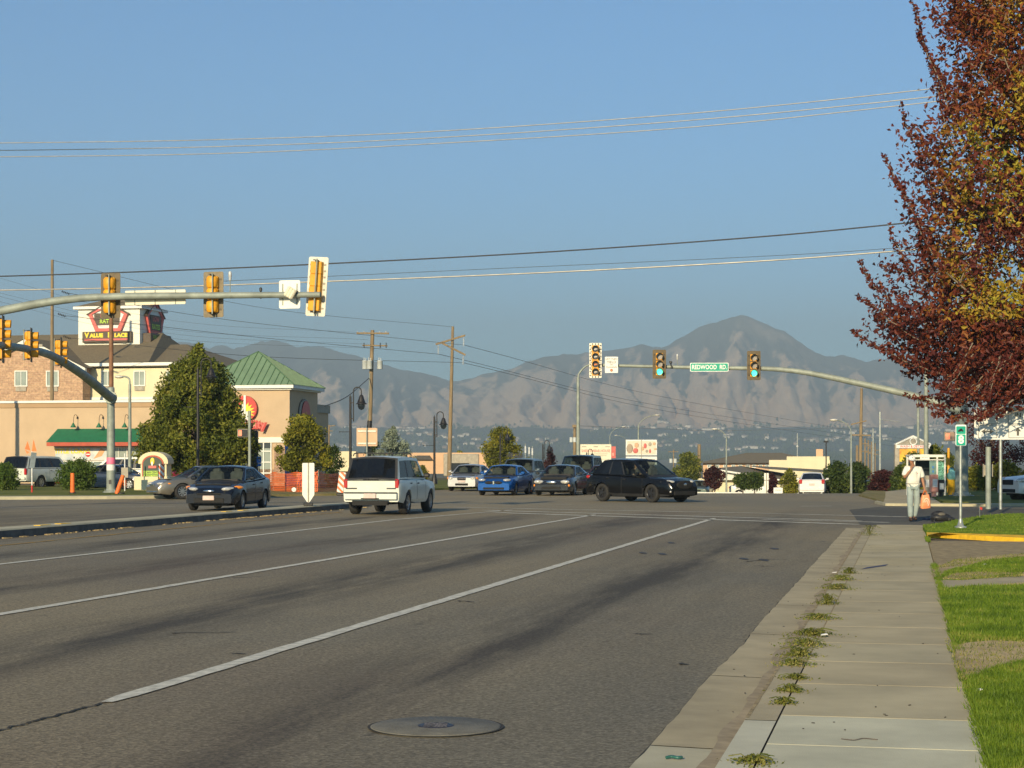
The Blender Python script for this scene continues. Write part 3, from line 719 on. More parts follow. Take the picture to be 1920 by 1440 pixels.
# haze: one closed box, even density, sky outside
hz_m = bpy.data.materials.new('haze'); hz_m.use_nodes = True; nt = hz_m.node_tree
nt.nodes.remove(nt.nodes['Principled BSDF'])
pv = nt.nodes.new('ShaderNodeVolumePrincipled'); pv.inputs['Color'].default_value = (.60, .755, .86, 1); pv.inputs['Density'].default_value = 2.2e-4; pv.inputs['Anisotropy'].default_value = .0
nt.links.new(pv.outputs[0], nt.nodes['Material Output'].inputs['Volume']); MT['haze'] = hz_m
q = B(); q.box((0, 4500, 365), (16000, 10400, 760)); tag(q.build('haze', 'haze'), 'thin blue evening haze over the valley', 'haze', kind='stuff')
# ---------------------------------------------------------------- traffic signals
random.seed(4)
def backplate(b, w_, h_, y, mi, louv=None, t=.012, r=.02, lmi=None):
    plate(b, w_, h_, t, (0, y, 0), r, mi)
def visor(b, z, r_, L_, mi, sgn=-1, y0=-.08):
    """tunnel visor, open at the bottom; sgn -1 points to -Y"""
    n = 12; vs = []
    for j, (yy, rr) in enumerate(((y0, r_), (y0+sgn*L_, r_*1.02))):
        for k in range(n+1):
            t = R(-50)+R(280)*k/n; vs.append((rr*math.cos(t), yy-(sgn*.05*L_ if j else 0)*(1-math.sin(t)), z+rr*math.sin(t)))
    fs = [(k, k+1, n+2+k, n+1+k) for k in range(n)]; b.add(vs, fs, mi, True)
    vs2 = [(x*.93, y, z+(zz-z)*.93) for x, y, zz in vs]; b.add(vs2, [tuple(reversed(f)) for f in fs], mi, True)
    m_ = n+1
    b.add([vs[m_+k] for k in range(m_)]+[vs2[m_+k] for k in range(m_)], [(k, k+1, m_+k+1, m_+k) for k in range(n)], mi)
def signal(name, label, cat, loc, rz, n=3, lit=None, bp='sig_back', bpw=.62, group=None, lens='lens_off', arrows=False, style='round', bph=None, vis='black_plastic', tilt=0.):
    """front faces local -Y; loc is the centre of the head"""
    t = thing(name, label, cat, loc, rz, group); S = .345; H = n*S
    q = B(); 
    for i in range(n):
        z = (n-1)/2*S-i*S
        if style == 'round':
            q.box((0, 0, z), (.335, .15, S-.012), 0, bev=.03)
            # rounded back dome
            vs = []; nn = 8
            for j in range(nn+1):
                an = math.pi*j/nn
                for zz, sc_ in ((-.165, .72), (-.11, .97), (0, 1.0), (.11, .97), (.165, .72)):
                    vs.append((.165*math.cos(an)*sc_, .07+.13*math.sin(an)*sc_, z+zz))
            q.add(vs, [(j*5+k, j*5+k+1, (j+1)*5+k+1, (j+1)*5+k) for j in range(nn) for k in range(4)], 0, True)
            for e_ in (0, 4): q.add([vs[j*5+e_] for j in range(nn+1)], [tuple(range(nn+1))])
        else:
            q.box((0, .02, z), (.335, .19, S-.004), 0, bev=.012)
    q.build('housing', 'sig_yellow', t)
    q = B(); hh = (bph or H+.26); plate(q, bpw, hh, .012, (0, -.06, 0), .05, 0)
    for sx_ in (-1, 1):
        for i in range(n*2 if style != 'round' else n):
            zc = (hh/2-.22)-i*(hh-.44)/((n*2 if style != 'round' else n)-1)
            for k in range(3): q.box((sx_*(bpw/2-.085)+(k-1)*.025, .0-.053, zc), (.012, .018, .055), 1); q.box((sx_*(bpw/2-.085)+(k-1)*.025, -.0665, zc), (.012, .014, .055), 1)
    if arrows:
        for i in range(n*2+1):
            zc = -hh/2+.12+i*(hh-.24)/(n*2)
            for sx_ in (-1, 1): q.box((sx_*(bpw/2-.05), -.0655, zc), (.07, .012, .045), 1)
        for xx in (-.13, 0, .13):
            for zz in (-1, 1): q.box((xx, -.0655, zz*(hh/2-.05)), (.04, .012, .07), 1)
    q.build('backplate', [bp, 'black_plastic'], t)
    for i in range(n):
        z = (n-1)/2*S-i*S
        lm = 'lens_green' if lit == i else ('lens_dark' if arrows else lens)
        q = B(); q.cyl((0, -.083, z), (0, -.072, z), .135, .135, 20)
        lo = q.build('lens', lm, t, label='lit green lens' if lit == i else None)
        if arrows:
            q = B(); q.prism([(-.09, 0, 0), (-.01, 0, .07), (-.01, 0, .025), (.08, 0, .025), (.08, 0, -.025), (-.01, 0, -.025), (-.01, 0, -.07)], (0, .004, 0))
            q.build('arrow', 'arrow_or' if i == 2 else 'arrow_w', lo, loc=(0, -.0885, z))
        q = B(); visor(q, z, .15, .24, 0); q.build('visor', vis, t)
    q = B(); q.tube([(-.07, .215, -H/2-.05), (-.07, .215, H/2+.07)], .022, 8); q.cyl((0, .05, H/2-.02), (0, .05, H/2+.05), .05, .05, 10, 1); q.cyl((0, .05, -H/2-.05), (0, .05, -H/2+.02), .05, .05, 10, 1)
    q.box((0, .16, H/2+.03), (.05, .2, .02), 1); q.box((0, .16, -H/2-.03), (.05, .2, .02), 1)
    q.build('bracket', ['galv', 'black_plastic'], t)
    return t
def mast(name, label, base, pts, r0, r1, pole_r, top, extra=None, footing=True, group=None):
    t = thing(name, label, 'traffic mast', base, 0, group); bx_ = Vector(base)
    q = B(); q.tube([(0, 0, .0), (0, 0, top)], [pole_r*1.08, pole_r*.86], 16); q.lathe([(pole_r*2, 0), (pole_r*2, .04), (pole_r*1.25, .05), (pole_r*1.15, .16), (pole_r, .2)], n=16)
    q.cyl((0, 0, top), (0, 0, top+.03), pole_r*.9, pole_r*.7, 16)
    for k in range(4): q.cyl((pole_r*1.6*math.cos(k*1.57+.78), pole_r*1.6*math.sin(k*1.57+.78), .04), (pole_r*1.6*math.cos(k*1.57+.78), pole_r*1.6*math.sin(k*1.57+.78), .14), .02, .02, 6)
    q.build('pole', 'galv', t)
    q = B(); P = [Vector(p)-bx_ for p in pts]; n = len(P); rr = [r0+(r1-r0)*i/(n-1) for i in range(n)]; q.tube(P, rr, 14)
    q.build('arm', 'galv', t)
    q = B(); d_ = (P[1]-P[0]).normalized(); q.tube([P[0]-d_*.02, P[0]+d_*.12], r0*1.35, 14); q.cyl((0, 0, P[0].z-.25), (0, 0, P[0].z+.25), pole_r*1.12, pole_r*1.12, 16); q.build('arm_flange', 'galv', t)
    if footing:
        q = B(); q.cyl((0, 0, -.4), (0, 0, .0), pole_r*2.4, pole_r*2.4, 18); q.build('footing', 'conc', t)
    return t
def smooth_path(ctrl, n=24):
    """Catmull-Rom through control points"""
    C_ = [Vector(c) for c in ctrl]; C_ = [C_[0]*2-C_[1]]+C_+[C_[-1]*2-C_[-2]]; out = []
    segs = len(C_)-3
    for s_ in range(segs):
        p0, p1, p2, p3 = C_[s_:s_+4]
        for i in range(max(2, n//segs)):
            t = i/max(2, n//segs); out.append(.5*((2*p1)+(p2-p0)*t+(2*p0-5*p1+4*p2-p3)*t*t+(3*p1-p0-3*p2+p3)*t*t*t))
    out.append(C_[-2]); return out

# near mast: arm across the top left, backs of its signals towards us
Ya = lambda px: 50.0+(604-px)/3370*50*.2195
nb_ = Vector((-20.5, Ya(-420), .12))
ctrl = [nb_+Vector((0, 0, 4.75)), P3(-200, 620, Ya(-200)), P3(0, 583, Ya(0)), P3(100, 565, Ya(100)), P3(200, 556.5, Ya(200)), P3(400, 554, Ya(400)), P3(601, 552.5, Ya(601))]
mast('signal_mast', 'galvanised mast arm reaching in from the left edge, carrying signals seen from behind', nb_, smooth_path(ctrl, 36), .15, .082, .19, 6.8)
RZB = R(180)-PSI          # fronts face away from us
def on_arm(px, py, dy=.0): return P3(px, py, Ya(px)+dy)
GN = 'signal heads seen from behind on the near mast arm'
signal('traffic_signal', 'yellow signal head seen from behind, brown backplate, above the brown pole', 'traffic signal', on_arm(206, 554, .32), RZB, 3, bp='sig_back', bpw=.60, group=GN, lens='lens_dark')
signal('traffic_signal', 'yellow signal head seen from behind with tan louvred backplate, middle of the near arm', 'traffic signal', on_arm(399, 552, .32), RZB, 3, bp='sig_back_gold', bpw=.60, group=GN, lens='lens_dark')
s3 = signal('traffic_signal', 'tall four-section yellow signal seen from behind on the tip of the near arm, pale backplate', 'traffic signal', on_arm(593, 537, .30), RZB, 4, bp='plate_white', bpw=.60, group=GN, style='flat', arrows=True, bph=1.66)
s3.rotation_euler = (0, R(-4), RZB-R(6))
def simple_sign(name, label, cat, loc, rz, w_, h_, mat, r=.03, t=.004, back=None):
    th = thing(name, label, cat, loc, rz); q = B(); plate(q, w_, h_, t, (0, 0, 0), r); q.build('panel', mat, th); return th
nx = on_arm(543, 552, .17)
ns = simple_sign('regulatory_sign', 'blank white back of a square sign on the near arm tip', 'sign', nx, -PSI, .62, .79, 'trim_white', .05)
q = B(); q.box((-.2, -.012, 0), (.03, .02, .6)); q.box((.22, -.012, 0), (.03, .02, .6)); q.build('bracket', 'galv', ns)
cs = thing('detector_panel', 'small tilted cream radar detector box clamped in front of the white sign back', 'detector', on_arm(544, 549, -.22), -PSI)
q = B(); mt_ = Matrix.Rotation(R(32), 4, 'Y') @ Matrix.Rotation(R(12), 4, 'Z'); q.box((0, 0, 0), (.27, .1, .30), mat=mt_, bev=.03)
for k in (-1, 0, 1): q.box(mt_ @ Vector((k*.075, -.055, 0)), (.018, .02, .27), mat=mt_)
q.build('casing', 'sign_cream', cs)
q = B(); q.cyl((.06, .03, 0), (.12, .24, .02), .06, .06, 8); q.build('mount', 'black_plastic', cs)
nb2 = thing('street_name_sign', 'long cream back of a street name sign behind the near arm', 'sign', on_arm(291, 557.5, .17), -PSI)
q = B(); plate(q, 1.84, .41, .02, (0, 0, 0), .03); q.build('panel', 'sign_cream', nb2)
q = B()
for x in (-.62, 0, .62): q.box((x, -.012, 0), (.02, .02, .41))
q.build('bracket', 'galv', nb2)
ds = thing('preemption_detector', 'slim upright sensor rod on the near arm right of the middle signal', 'detector', on_arm(431.5, 549, 0), 0)
q = B(); q.tube([(0, 0, 0), (0, 0, .36)], .014, 8); q.build('stem', 'galv', ds); q = B(); q.lathe([(.02, .34), (.04, .36), (.04, .44), (.048, .45), (.048, .56), (.03, .6)], n=12); q.build('head', 'ceramic', ds)
ds = thing('preemption_detector', 'stubby dark sensor on the near arm left of the white sign back', 'detector', on_arm(489, 547, 0), 0)
q = B(); q.box((0, 0, .06), (.07, .12, .12), bev=.02); q.cyl((0, 0, -.2), (0, 0, 0), .02, .02, 8); q.build('head', 'black_plastic', ds)

# far left mast with its arm coming towards us
lb = Vector((PX(208, 85.6), 85.6, .12))
ctrl = [P3(208, 746, 85.2), P3(160, 706, 80.5), P3(124, 682, 77), P3(95, 666, 73.5), P3(60, 656, 69), P3(10, 648, 62.5), P3(-60, 642, 56)]
lm = mast('signal_mast', 'tall grey mast with pink tape on the far left corner, its arm sloping up left', lb, smooth_path(ctrl, 30), .22, .11, .20, PZ(727, 85.6)-.12)
q = B(); q.cyl((0, 0, PZ(870, 85.6)-.12), (0, 0, PZ(858, 85.6)-.12), .212, .212, 16); q.build('pink_tape', 'pink', lm)
q = B(); q.cyl((0, 0, PZ(882, 85.6)-.12), (0, 0, PZ(871, 85.6)-.12), .209, .209, 16); q.build('paper_notice', 'paper', lm)
q = B(); q.box((.0, -.205, .5), (.12, .03, .2)); q.build('hand_hole', 'black_plastic', lm)
rp = thing('luminaire_pole', 'thin rust brown pole rising behind the grey mast top', 'pole', (PX(208.5, 86.3), 86.3, .1))
q = B(); q.tube([(0, 0, 0), (0, 0, PZ(520, 86.3))], [.125, .095], 12); q.build('shaft', 'rust_pole', rp)
GS = 'side-facing signals on the far left mast arm'
for px, py, Y, n, lab in ((112, 661, 76, 3, 'yellow signal seen from the side, nearest the grey mast, in front of the brick gable'), (56, 647, 68, 3, 'yellow signal seen from the side, second from the grey mast, left of the wooden pole'),
                     (3, 636, 62, 4, 'tall yellow signal seen from the side, cut by the left edge of the picture')):
    signal('traffic_signal', lab, 'traffic signal', P3(px, py, Y), R(98), n, bp='sig_back', bpw=.6, group=GS, lens='lens_dark', vis='sig_yellow')
fs_ = thing('street_name_sign', 'small dark sign hanging between the side-facing signals at far left', 'sign', P3(22, 650, 64), R(60)); q = B(); plate(q, .38, .26, .02, (0, 0, 0), .03); q.build('panel', 'sign_green', fs_)
cm = thing('detection_camera', 'small camera on a short mount above the sloping arm', 'camera', P3(72, 650, 71), 0)
q = B(); q.cyl((0, 0, -.35), (0, 0, .02), .02, .02, 6); q.box((.05, 0, .05), (.26, .1, .1), bev=.02); q.build('casing', 'ac_grey', cm)

# far right mast
Yb = lambda px: 78.0+(1803-px)/3370*79*.2195
rb = Vector((PX(1803, 78), 78, .1))
ctrl = [P3(1803, 770, 77.9), P3(1775, 761, Yb(1775)), P3(1740, 749, Yb(1740)), P3(1680, 734, Yb(1680)), P3(1600, 716.5, Yb(1600)), P3(1520, 700, Yb(1520)), P3(1460, 692.5, Yb(1460)), P3(1400, 690.5, Yb(1400)), P3(1280, 688.5, Yb(1280)), P3(1120, 684.5, Yb(1120))]
rm = mast('signal_mast', 'long galvanised mast arm sweeping from the right corner over the road with green signals', rb, smooth_path(ctrl, 45), .19, .07, .27, 5.4)
q = B(); q.tube([(0, 0, 5.3), (0, 0, 8.6)], [.2, .14], 14); q.build('pole_extension', 'galv', rm)
q = B(); q.box((-.1, -.29, 2.3), (.34, .03, .3)); q.build('notice', 'paper', rm)
GF = 'signal heads facing us on the far mast arm'
RZF = -PSI+R(14)
signal('traffic_signal', 'left one of the two lit green signals on the far arm', 'traffic signal', P3(1236, 683, Yb(1236)-.28), RZF, 3, lit=2, bp='sig_back', bpw=.60, group=GF)
signal('traffic_signal', 'right one of the two lit green signals, where the far arm starts to bend', 'traffic signal', P3(1413, 685.5, Yb(1413)-.28), RZF, 3, lit=2, bp='sig_back', bpw=.60, group=GF)
signal('traffic_signal', 'four-arrow turn signal with black and white backplate on the tip of the far arm', 'traffic signal', P3(1116.5, 676, Yb(1116)-.28), RZF-R(4), 4, bp='plate_white', bpw=.56, group=GF, arrows=True, bph=1.58, style='flat')
ls = simple_sign('regulatory_sign', 'white sign reading LEFT TURN YIELD ON FLASHING with an arrow dot, beside the arrow signal', 'sign', P3(1146.5, 684, Yb(1146)-.3), -PSI+R(10), .59, .73, 'sign_white', .03)
for s_, z, sz in (('LEFT TURN', .26, .105), ('YIELD', .12, .16), ('ON', .0, .09), ('FLASHING', -.11, .105)): text(ls, s_, sz, (0, -.004, z), 'sign_grey_ink')
q = B(); q.cyl((0, -.007, -.245), (0, 0, -.245), .065, .065, 16); q.cyl((0, -.009, -.245), (0, 0, -.245), .045, .045, 16, 1); q.build('dot', ['sign_grey_ink', 'arrow_or'], ls)
rs = simple_sign('street_name_sign', 'green street name sign reading REDWOOD RD in white on the far arm', 'sign', P3(1330, 688.5, Yb(1330)-.36), -PSI+R(10), 1.71, .39, 'white_ink', .05)
q = B(); plate(q, 1.655, .335, .004, (0, -.004, 0), .04); q.build('green_face', 'sign_green', rs)
text(rs, 'REDWOOD  RD.', .27, (0, -.008, -.005), 'white_ink', bold=.006, sx=.78)
for px, lab in ((1258, 'small camera beside the left green signal on the far arm'),):
    cm = thing('detection_camera', lab, 'camera', P3(px, 686, Yb(px)-.05), -PSI); q = B(); q.tube([(0, 0, -.1), (0, 0, .14)], .03, 8); q.box((0, -.06, .16), (.11, .25, .1), bev=.02); q.box((.05, -.1, -.06), (.07, .12, .12), bev=.02, mi=0); q.build('casing', 'black_plastic', cm)
ds = thing('preemption_detector', 'slim upright sensor rod on the far arm left of the street name sign', 'detector', P3(1270, 688, Yb(1270)), 0)
q = B(); q.tube([(0, 0, 0), (0, 0, .34)], .014, 8); q.build('stem', 'galv', ds); q = B(); q.lathe([(.02, .32), (.04, .34), (.04, .44), (.048, .45), (.048, .55), (.03, .58)], n=12); q.build('head', 'ceramic', ds)
# pedestrian signals
def pedsig(label, loc, rz, face, w_=.42):
    t = thing('pedestrian_signal', label, 'pedestrian signal', loc, rz)
    q = B(); q.box((0, 0, 0), (w_, .22, .40), bev=.03); q.build('housing', 'ac_grey', t)
    q = B(); plate(q, w_-.06, .34, .006, (0, -.118, 0), .02); f_ = q.build('screen', face, t)
    return t
MT['ped_face'] = mk('pedestrian_screen', (.42, .28, .20), .3, 0, .1)
MT['ped_hand'] = mk('orange_hand', (.9, .25, .15), .4, emit=(.9, .16, .07), es=.9)
p1 = pedsig('grey pedestrian signal with orange hand below the bent mast at right', P3(1780, 818, 76.8), R(-5), 'ped_face', .46)
q = B(); plate(q, .17, .25, .004, (-.08, -.124, 0), .04); q.build('hand_symbol', 'ped_hand', p1)
p1 = pedsig('grey pedestrian signal with orange hand on the slim post under the round sun sign', P3(455, 812, 86), R(12), 'lens_dark', .5)
q = B(); plate(q, .16, .27, .004, (-.13, -.124, 0), .04); q.build('hand_symbol', 'ped_hand', p1)
pp = thing('signal_post', 'slim grey post carrying the pedestrian signal by the storefront', 'post', (PX(468, 86), 86, .1)); q = B(); q.tube([(0, 0, 0), (0, 0, PZ(774, 86))], .07, 10); q.lathe([(.12, 0), (.12, .1), (.07, .14)], n=12); q.build('shaft', 'galv', pp)

# ---------------------------------------------------------------- street furniture signs
def post_at(name, label, px, py_top, Y, rad, mat='galv_shine', z0=None, cat='post', base=False):
    z0 = gz(PX(px, Y), Y) if z0 is None else z0
    t = thing(name, label, cat, (PX(px, Y), Y, z0)); q = B(); q.tube([(0, 0, 0), (0, 0, PZ(py_top, Y)-z0)], rad, 12); q.build('shaft', mat, t)
    if base:
        q = B(); q.lathe([(.13, 0), (.13, .03), (.075, .05), (.05, .13), (.04, .2)], n=14); q.build('base_plate', mat, t)
    return t
Y8 = 39.4
t = post_at('route_sign', 'narrow green sign with a white 8 on a slim round post by the driveway', 1801, 797, Y8, .032, 'galv_shine', .14, 'sign', True)
q = B(); plate(q, .235, .46, .004, (0, -.034, PZ(816, Y8)-.14), .03); q.build('border', 'white_ink', t)
q = B(); plate(q, .205, .24, .004, (0, -.038, PZ(825, Y8)-.14), .02); plate(q, .205, .17, .004, (0, -.038, PZ(806.5, Y8)-.14), .02); q.build('green_face', 'sign_green', t)
text(t, '8', .24, (0, -.043, PZ(825, Y8)-.14), 'white_ink', bold=.01)
q = B()
for x, z, r_ in ((-.02, 0, .028), (.01, .01, .025), (.035, -.01, .02), (-.05, -.015, .02), (.0, .03, .015)): q.cyl((x, -.043, PZ(807, Y8)-.14+z), (x, -.038, PZ(807, Y8)-.14+z), r_, r_, 9)
q.build('emblem', 'sign_black', t)
Ys = 55.5
t = thing('lane_control_sign', 'large white twin sign with black arrows on a slim post, its top behind leaves', 'sign', (PX(1876, Ys), Ys, .12))
q = B(); q.tube([(0, 0, 0), (0, 0, 3.4)], .05, 12); q.build('shaft', 'galv_shine', t)
zc = PZ(794, Ys)-.12
q = B(); plate(q, 1.86, 1.0, .006, (.10, -.056, zc), .03); q.build('panel', 'sign_white', t)
def framebox(q, cx, cz, w_, h_, y, tk=.014):
    q.box((cx, y, cz+h_/2), (w_, .004, tk)); q.box((cx, y, cz-h_/2), (w_, .004, tk)); q.box((cx-w_/2, y, cz), (tk, .004, h_)); q.box((cx+w_/2, y, cz), (tk, .004, h_))
z1 = PZ(809, Ys)-.12; z2 = PZ(782, Ys)-.12
for cx in (-.415, .52):
    for z_, w__, h__ in ((z1, .56, .39), (z2, .60, .42)): q = B(); framebox(q, cx, z_, w__, h__, -.059); q.build('border_line', 'sign_grey_ink', t)
def ar(pts, cx, cz): q = B(); q.prism([(cx+x, -.063, cz+z) for x, z in pts], (0, .004, 0)); q.build('arrow', 'sign_grey_ink', t)
ar([(-.2, 0), (-.06, .085), (-.08, .025), (.08, .025), (.06, .085), (.2, 0), (.06, -.085), (.08, -.025), (-.08, -.025), (-.06, -.085)], -.415, z1)
ar([(0, .13), (.10, -.0), (.035, .01), (.035, -.13), (-.035, -.13), (-.035, .01), (-.10, 0)], .52, z1)
text(t, 'IN', .2, (.52, -.059, z2+.05), 'sign_grey_ink')
post_at('signal_post', 'stout round grey post left of the white arrow sign, dark collar on top', 1853, 838, 55.8, .085, 'galv', .12, 'post')
# flag, fallen things
fl = thing('marker_flag', 'tiny red marker flag standing in the corner grass', 'flag', GP(1837, 970, .14)); q = B(); q.cyl((0, 0, 0), (0, 0, .28), .006, .006, 5); q.build('stick', 'galv', fl); q = B(); q.prism([(0, 0, .28), (.07, 0, .25), (.06, 0, .19), (0, 0, .21)], (0, .004, 0)); q.build('cloth', 'red', fl)
# white sign back on the median nose
Yk = 57.0
t = thing('keep_right_sign', 'white back of a median sign with a pointed bottom on the median nose', 'sign', (PX(578, Yk), Yk, .19), R(6))
q = B(); h1 = PZ(868, Yk)-.19; h2 = PZ(935, Yk)-.19; wv = .19
q.prism([(-wv+.02, 0, h1), (wv-.02, 0, h1), (wv, 0, h1-.02), (wv, 0, h2+.12), (.045, 0, h2-.1), (.045, 0, .12), (-.045, 0, .12), (-.045, 0, h2-.1), (-wv, 0, h2+.12), (-wv, 0, h1-.02)][::-1], (0, .012, 0)); q.build('panel', 'trim_white', t)
q = B(); q.box((0, -.012, h1/2+.05), (.035, .02, h1-.1)); q.build('post', 'ac_grey', t); q = B(); q.box((0, -.0, .05), (.3, .2, .1), bev=.02); q.build('base', 'black_plastic', t)
# brown back of a sign near the utility pole
Yw = 92.
t = thing('guide_sign', 'tan square sign back with two pale bars on a post behind the white wagon', 'sign', (PX(688, Yw), Yw, 0), R(3))
q = B(); plate(q, 1.06, .93, .012, (0, 0, PZ(819.5, Yw)), .05); q.build('panel', mk('sign_back_tan', (.62, .40, .24), .5, 0, .08, 2), t)
q = B(); [q.box((0, -.02, PZ(y, Yw)), (.94, .03, .10), bev=.01) for y in (808.5, 831.5)]; q.build('crossbars', 'plate_white', t)
q = B(); q.tube([(0, -.06, 0), (0, -.06, PZ(802, Yw))], .04, 8); q.build('post', 'galv', t)
# exit sign + shelter area
# ---------------------------------------------------------------- utility poles
def upole(label, pxb, Y, pxt, pyt, rb_, rt, arms=(), group='wooden utility poles', ybase=None):
    x0 = PX(pxb, Y); z0 = gz(x0, Y); t = thing('utility_pole', label, 'utility pole', (x0, Y, z0), 0, group)
    tx = PX(pxt, Y)-x0; H = PZ(pyt, Y)-z0
    q = B(); q.tube([(0, 0, -.1), (tx*.5, 0, H*.5), (tx, 0, H)], [rb_, (rb_+rt)/2, rt], 12); q.build('shaft', 'wood_pole', t)
    for (pa, ya, pb, yb, th) in arms:
        a_ = P3(pa, ya, Y)-Vector((x0, Y, z0)); b_ = P3(pb, yb, Y)-Vector((x0, Y, z0)); a_.y = b_.y = -rt-th/2
        q = B(); d_ = b_-a_; an = math.atan2(d_.z, d_.x); q.box((a_+b_)/2, (d_.length, th, th*1.1), mat=Matrix.Rotation(-an, 4, 'Y'), bev=.01)
        q.build('crossarm', 'wood_pole', t)
    return t, Vector((x0, Y, z0))
def insul(t, p, o, n=5, d=(0, 0, -1), r=.09, gap=.13, mat='ceramic'):
    q = B(); d = Vector(d).normalized(); p = Vector(p)-o
    q.cyl(p, p+d*gap*(n+.6), .018, .018, 5)
    rot = Vector((0, 0, 1)).rotation_difference(d).to_matrix().to_4x4()
    for i in range(n): q.lathe([(.02, 0), (r, .02), (r*.8, .05), (.02, .06)], c=p+d*gap*(i+.4), n=8, mat=rot)
    q.build('insulator', mat, t)
t1, o1 = upole('tall wooden pole rising behind the tan store at far left', 97, 150, 98, 487, .19, .12)
for px, py in ((115, 546), (108, 588), (118, 630)): insul(t1, P3(px, py, 150), o1, 5, (1, 0, -.35), .11, .14, 'black_iron')
Y2 = 128
t2, o2 = upole('leaning wooden pole with two crossarms and three grey transformer cans', 690, Y2, 698.5, 619, .19, .13, [(669, 625, 730, 625.5, .11), (680, 648, 727, 648.5, .09)])
for px in (671, 683, 712, 724): insul(t2, P3(px, 624, Y2)-Vector((0, .2, 0)), o2, 1, (0, 0, 1), .05, .07)
for px in (683, 713.5, 724.5): insul(t2, P3(px, 653, Y2)-Vector((0, .2, 0)), o2, 3, (0, 0, 1), .07, .11, 'black_iron')
for px in (685, 694, 713):
    q = B(); c = P3(px, 684.5, Y2)-o2; c.y = -.36 if px != 694 else -.46; q.lathe([(0, -.31), (.18, -.31), (.195, -.29), (.195, .24), (.21, .25), (.21, .28), (.1, .32), (0, .33)], c=c, n=14)
    q.cyl(c+Vector((-.06, 0, .3)), c+Vector((-.06, 0, .52)), .025, .03, 6); q.cyl(c+Vector((.06, 0, .3)), c+Vector((.08, 0, .48)), .025, .03, 6); q.build('transformer', 'transformer', t2)
q = B(); q.tube([P3(690.5, 840, Y2)-o2+Vector((0, -.2, 0)), P3(693.5, 789, Y2)-o2+Vector((0, -.18, 0))], .17, 8); q.build('cable_guard', 'black_iron', t2)
q = B(); q.tube([P3(692.5, 800, Y2)-o2+Vector((-.1, -.18, 0)), P3(696.5, 700, Y2)-o2+Vector((-.1, -.16, 0))], .035, 6); q.build('conduit', 'galv', t2)
Y3 = 172
t3, o3 = upole('tall bare wooden pole with slanted crossarm and hanging white insulators', 842, Y3, 849, 612, .22, .13, [(817, 646, 872.5, 629, .16), (829, 643.5, 873, 666, .16)])
for px, py in ((822, 648), (869.5, 633), (868.5, 668)): insul(t3, P3(px, py, Y3)-Vector((0, .25, 0)), o3, 6, (0, 0, -1), .10, .13)
t4, o4 = upole('far wooden pole in front of the power line cluster on the right', 1612, 190, 1615.5, 728, .22, .14, [(1597, 815.5, 1632, 816.5, .14), (1595, 796, 1624, 789, .12)])
upole('short wooden pole just left of the far right power poles', 1607, 230, 1607, 835, .2, .16)
t5, o5 = upole('distant wooden pole left of the billboard sign with small transformer cans', 1077, 210, 1077.5, 797, .22, .16, [(1073, 799, 1082, 799, .3)])
for px in (1071, 1077.5):
    q = B(); q.cyl(P3(px, 829, 210)-o5, P3(px, 820, 210)-o5, .2, .2, 10); q.build('transformer', 'transformer', t5)
upole('stub of a wooden pole above the small green tree right of the black crossover', 1311, 240, 1311, 833, .26, .22)
t6, o6 = upole('faint distant pole with transformer cans left of the small green tree', 1263, 330, 1263, 843, .12, .1, [(1253, 847, 1272, 847, .12)])
for px in (1258, 1266):
    q = B(); q.cyl(P3(px, 868, 330)-o6, P3(px, 860, 330)-o6, .32, .32, 10); q.build('transformer', 'transformer', t6)
t7, o7 = upole('distant grey pole peeping past the wing of the green-roofed building', 616, 240, 617, 797, .13, .11, [(617, 799, 629, 798, .1), (616, 808, 624, 808, .1)])
# slim steel masts and substation frames at right
for px, py, Y, r_, lab in ((1650, 772, 220, .14, 'white steel mast standing right of the wooden power poles'), (1637, 803, 300, .12, 'thin steel mast between wooden pole and white mast'), (1495, 812, 330, .09, 'thin lamp mast with a round white globe above the cream building'),
                     (1549, 828, 200, .07, 'dark thin post in front of the cream building, right end')):
    t = post_at('steel_mast', lab, px, py, Y, r_, 'galv_shine' if px != 1549 else 'black_iron', cat='mast')
    if px == 1650: q = B(); q.tube([(0, 0, PZ(786, Y)-t.location.z), (2.4, 0, PZ(791, Y)-t.location.z)], .05, 6); q.build('side_arm', 'galv_shine', t)
    if px == 1495: q = B(); q.ball((0, 0, PZ(837, Y)-t.location.z), .22); q.build('globe', 'ceramic', t)
    if px == 1549: q = B(); q.box((0, 0, PZ(828, Y)-t.location.z), (.5, .3, .2)); q.build('lamp_head', 'black_iron', t)
random.seed(8)
for i, px in enumerate((1622, 1628, 1634, 1641)):
    Y = 300+i*25; t, o_ = upole(['left', 'second', 'third', 'right'][i]+' of four distant wooden poles clustered beside the white steel mast', px, Y, px, 822+3*i, .15, .12,
               [(px-7, 832+4*i, px+7, 832+4*i, .14), (px-6, 846+2*i, px+6, 846+2*i, .14)])
for i, (px, py) in enumerate(((985, 832), (992, 838), (998, 837))):
    t = post_at('antenna_mast', ['left', 'middle', 'right'][i]+' of three pale antenna masts behind the trees', px, py, 260, .06, 'galv_shine', cat='mast')
    q = B(); q.box((0, -.1, PZ(838+i*2, 260)-t.location.z-.4), (.22, .1, 1.0)); q.build('antenna', 'ceramic', t)

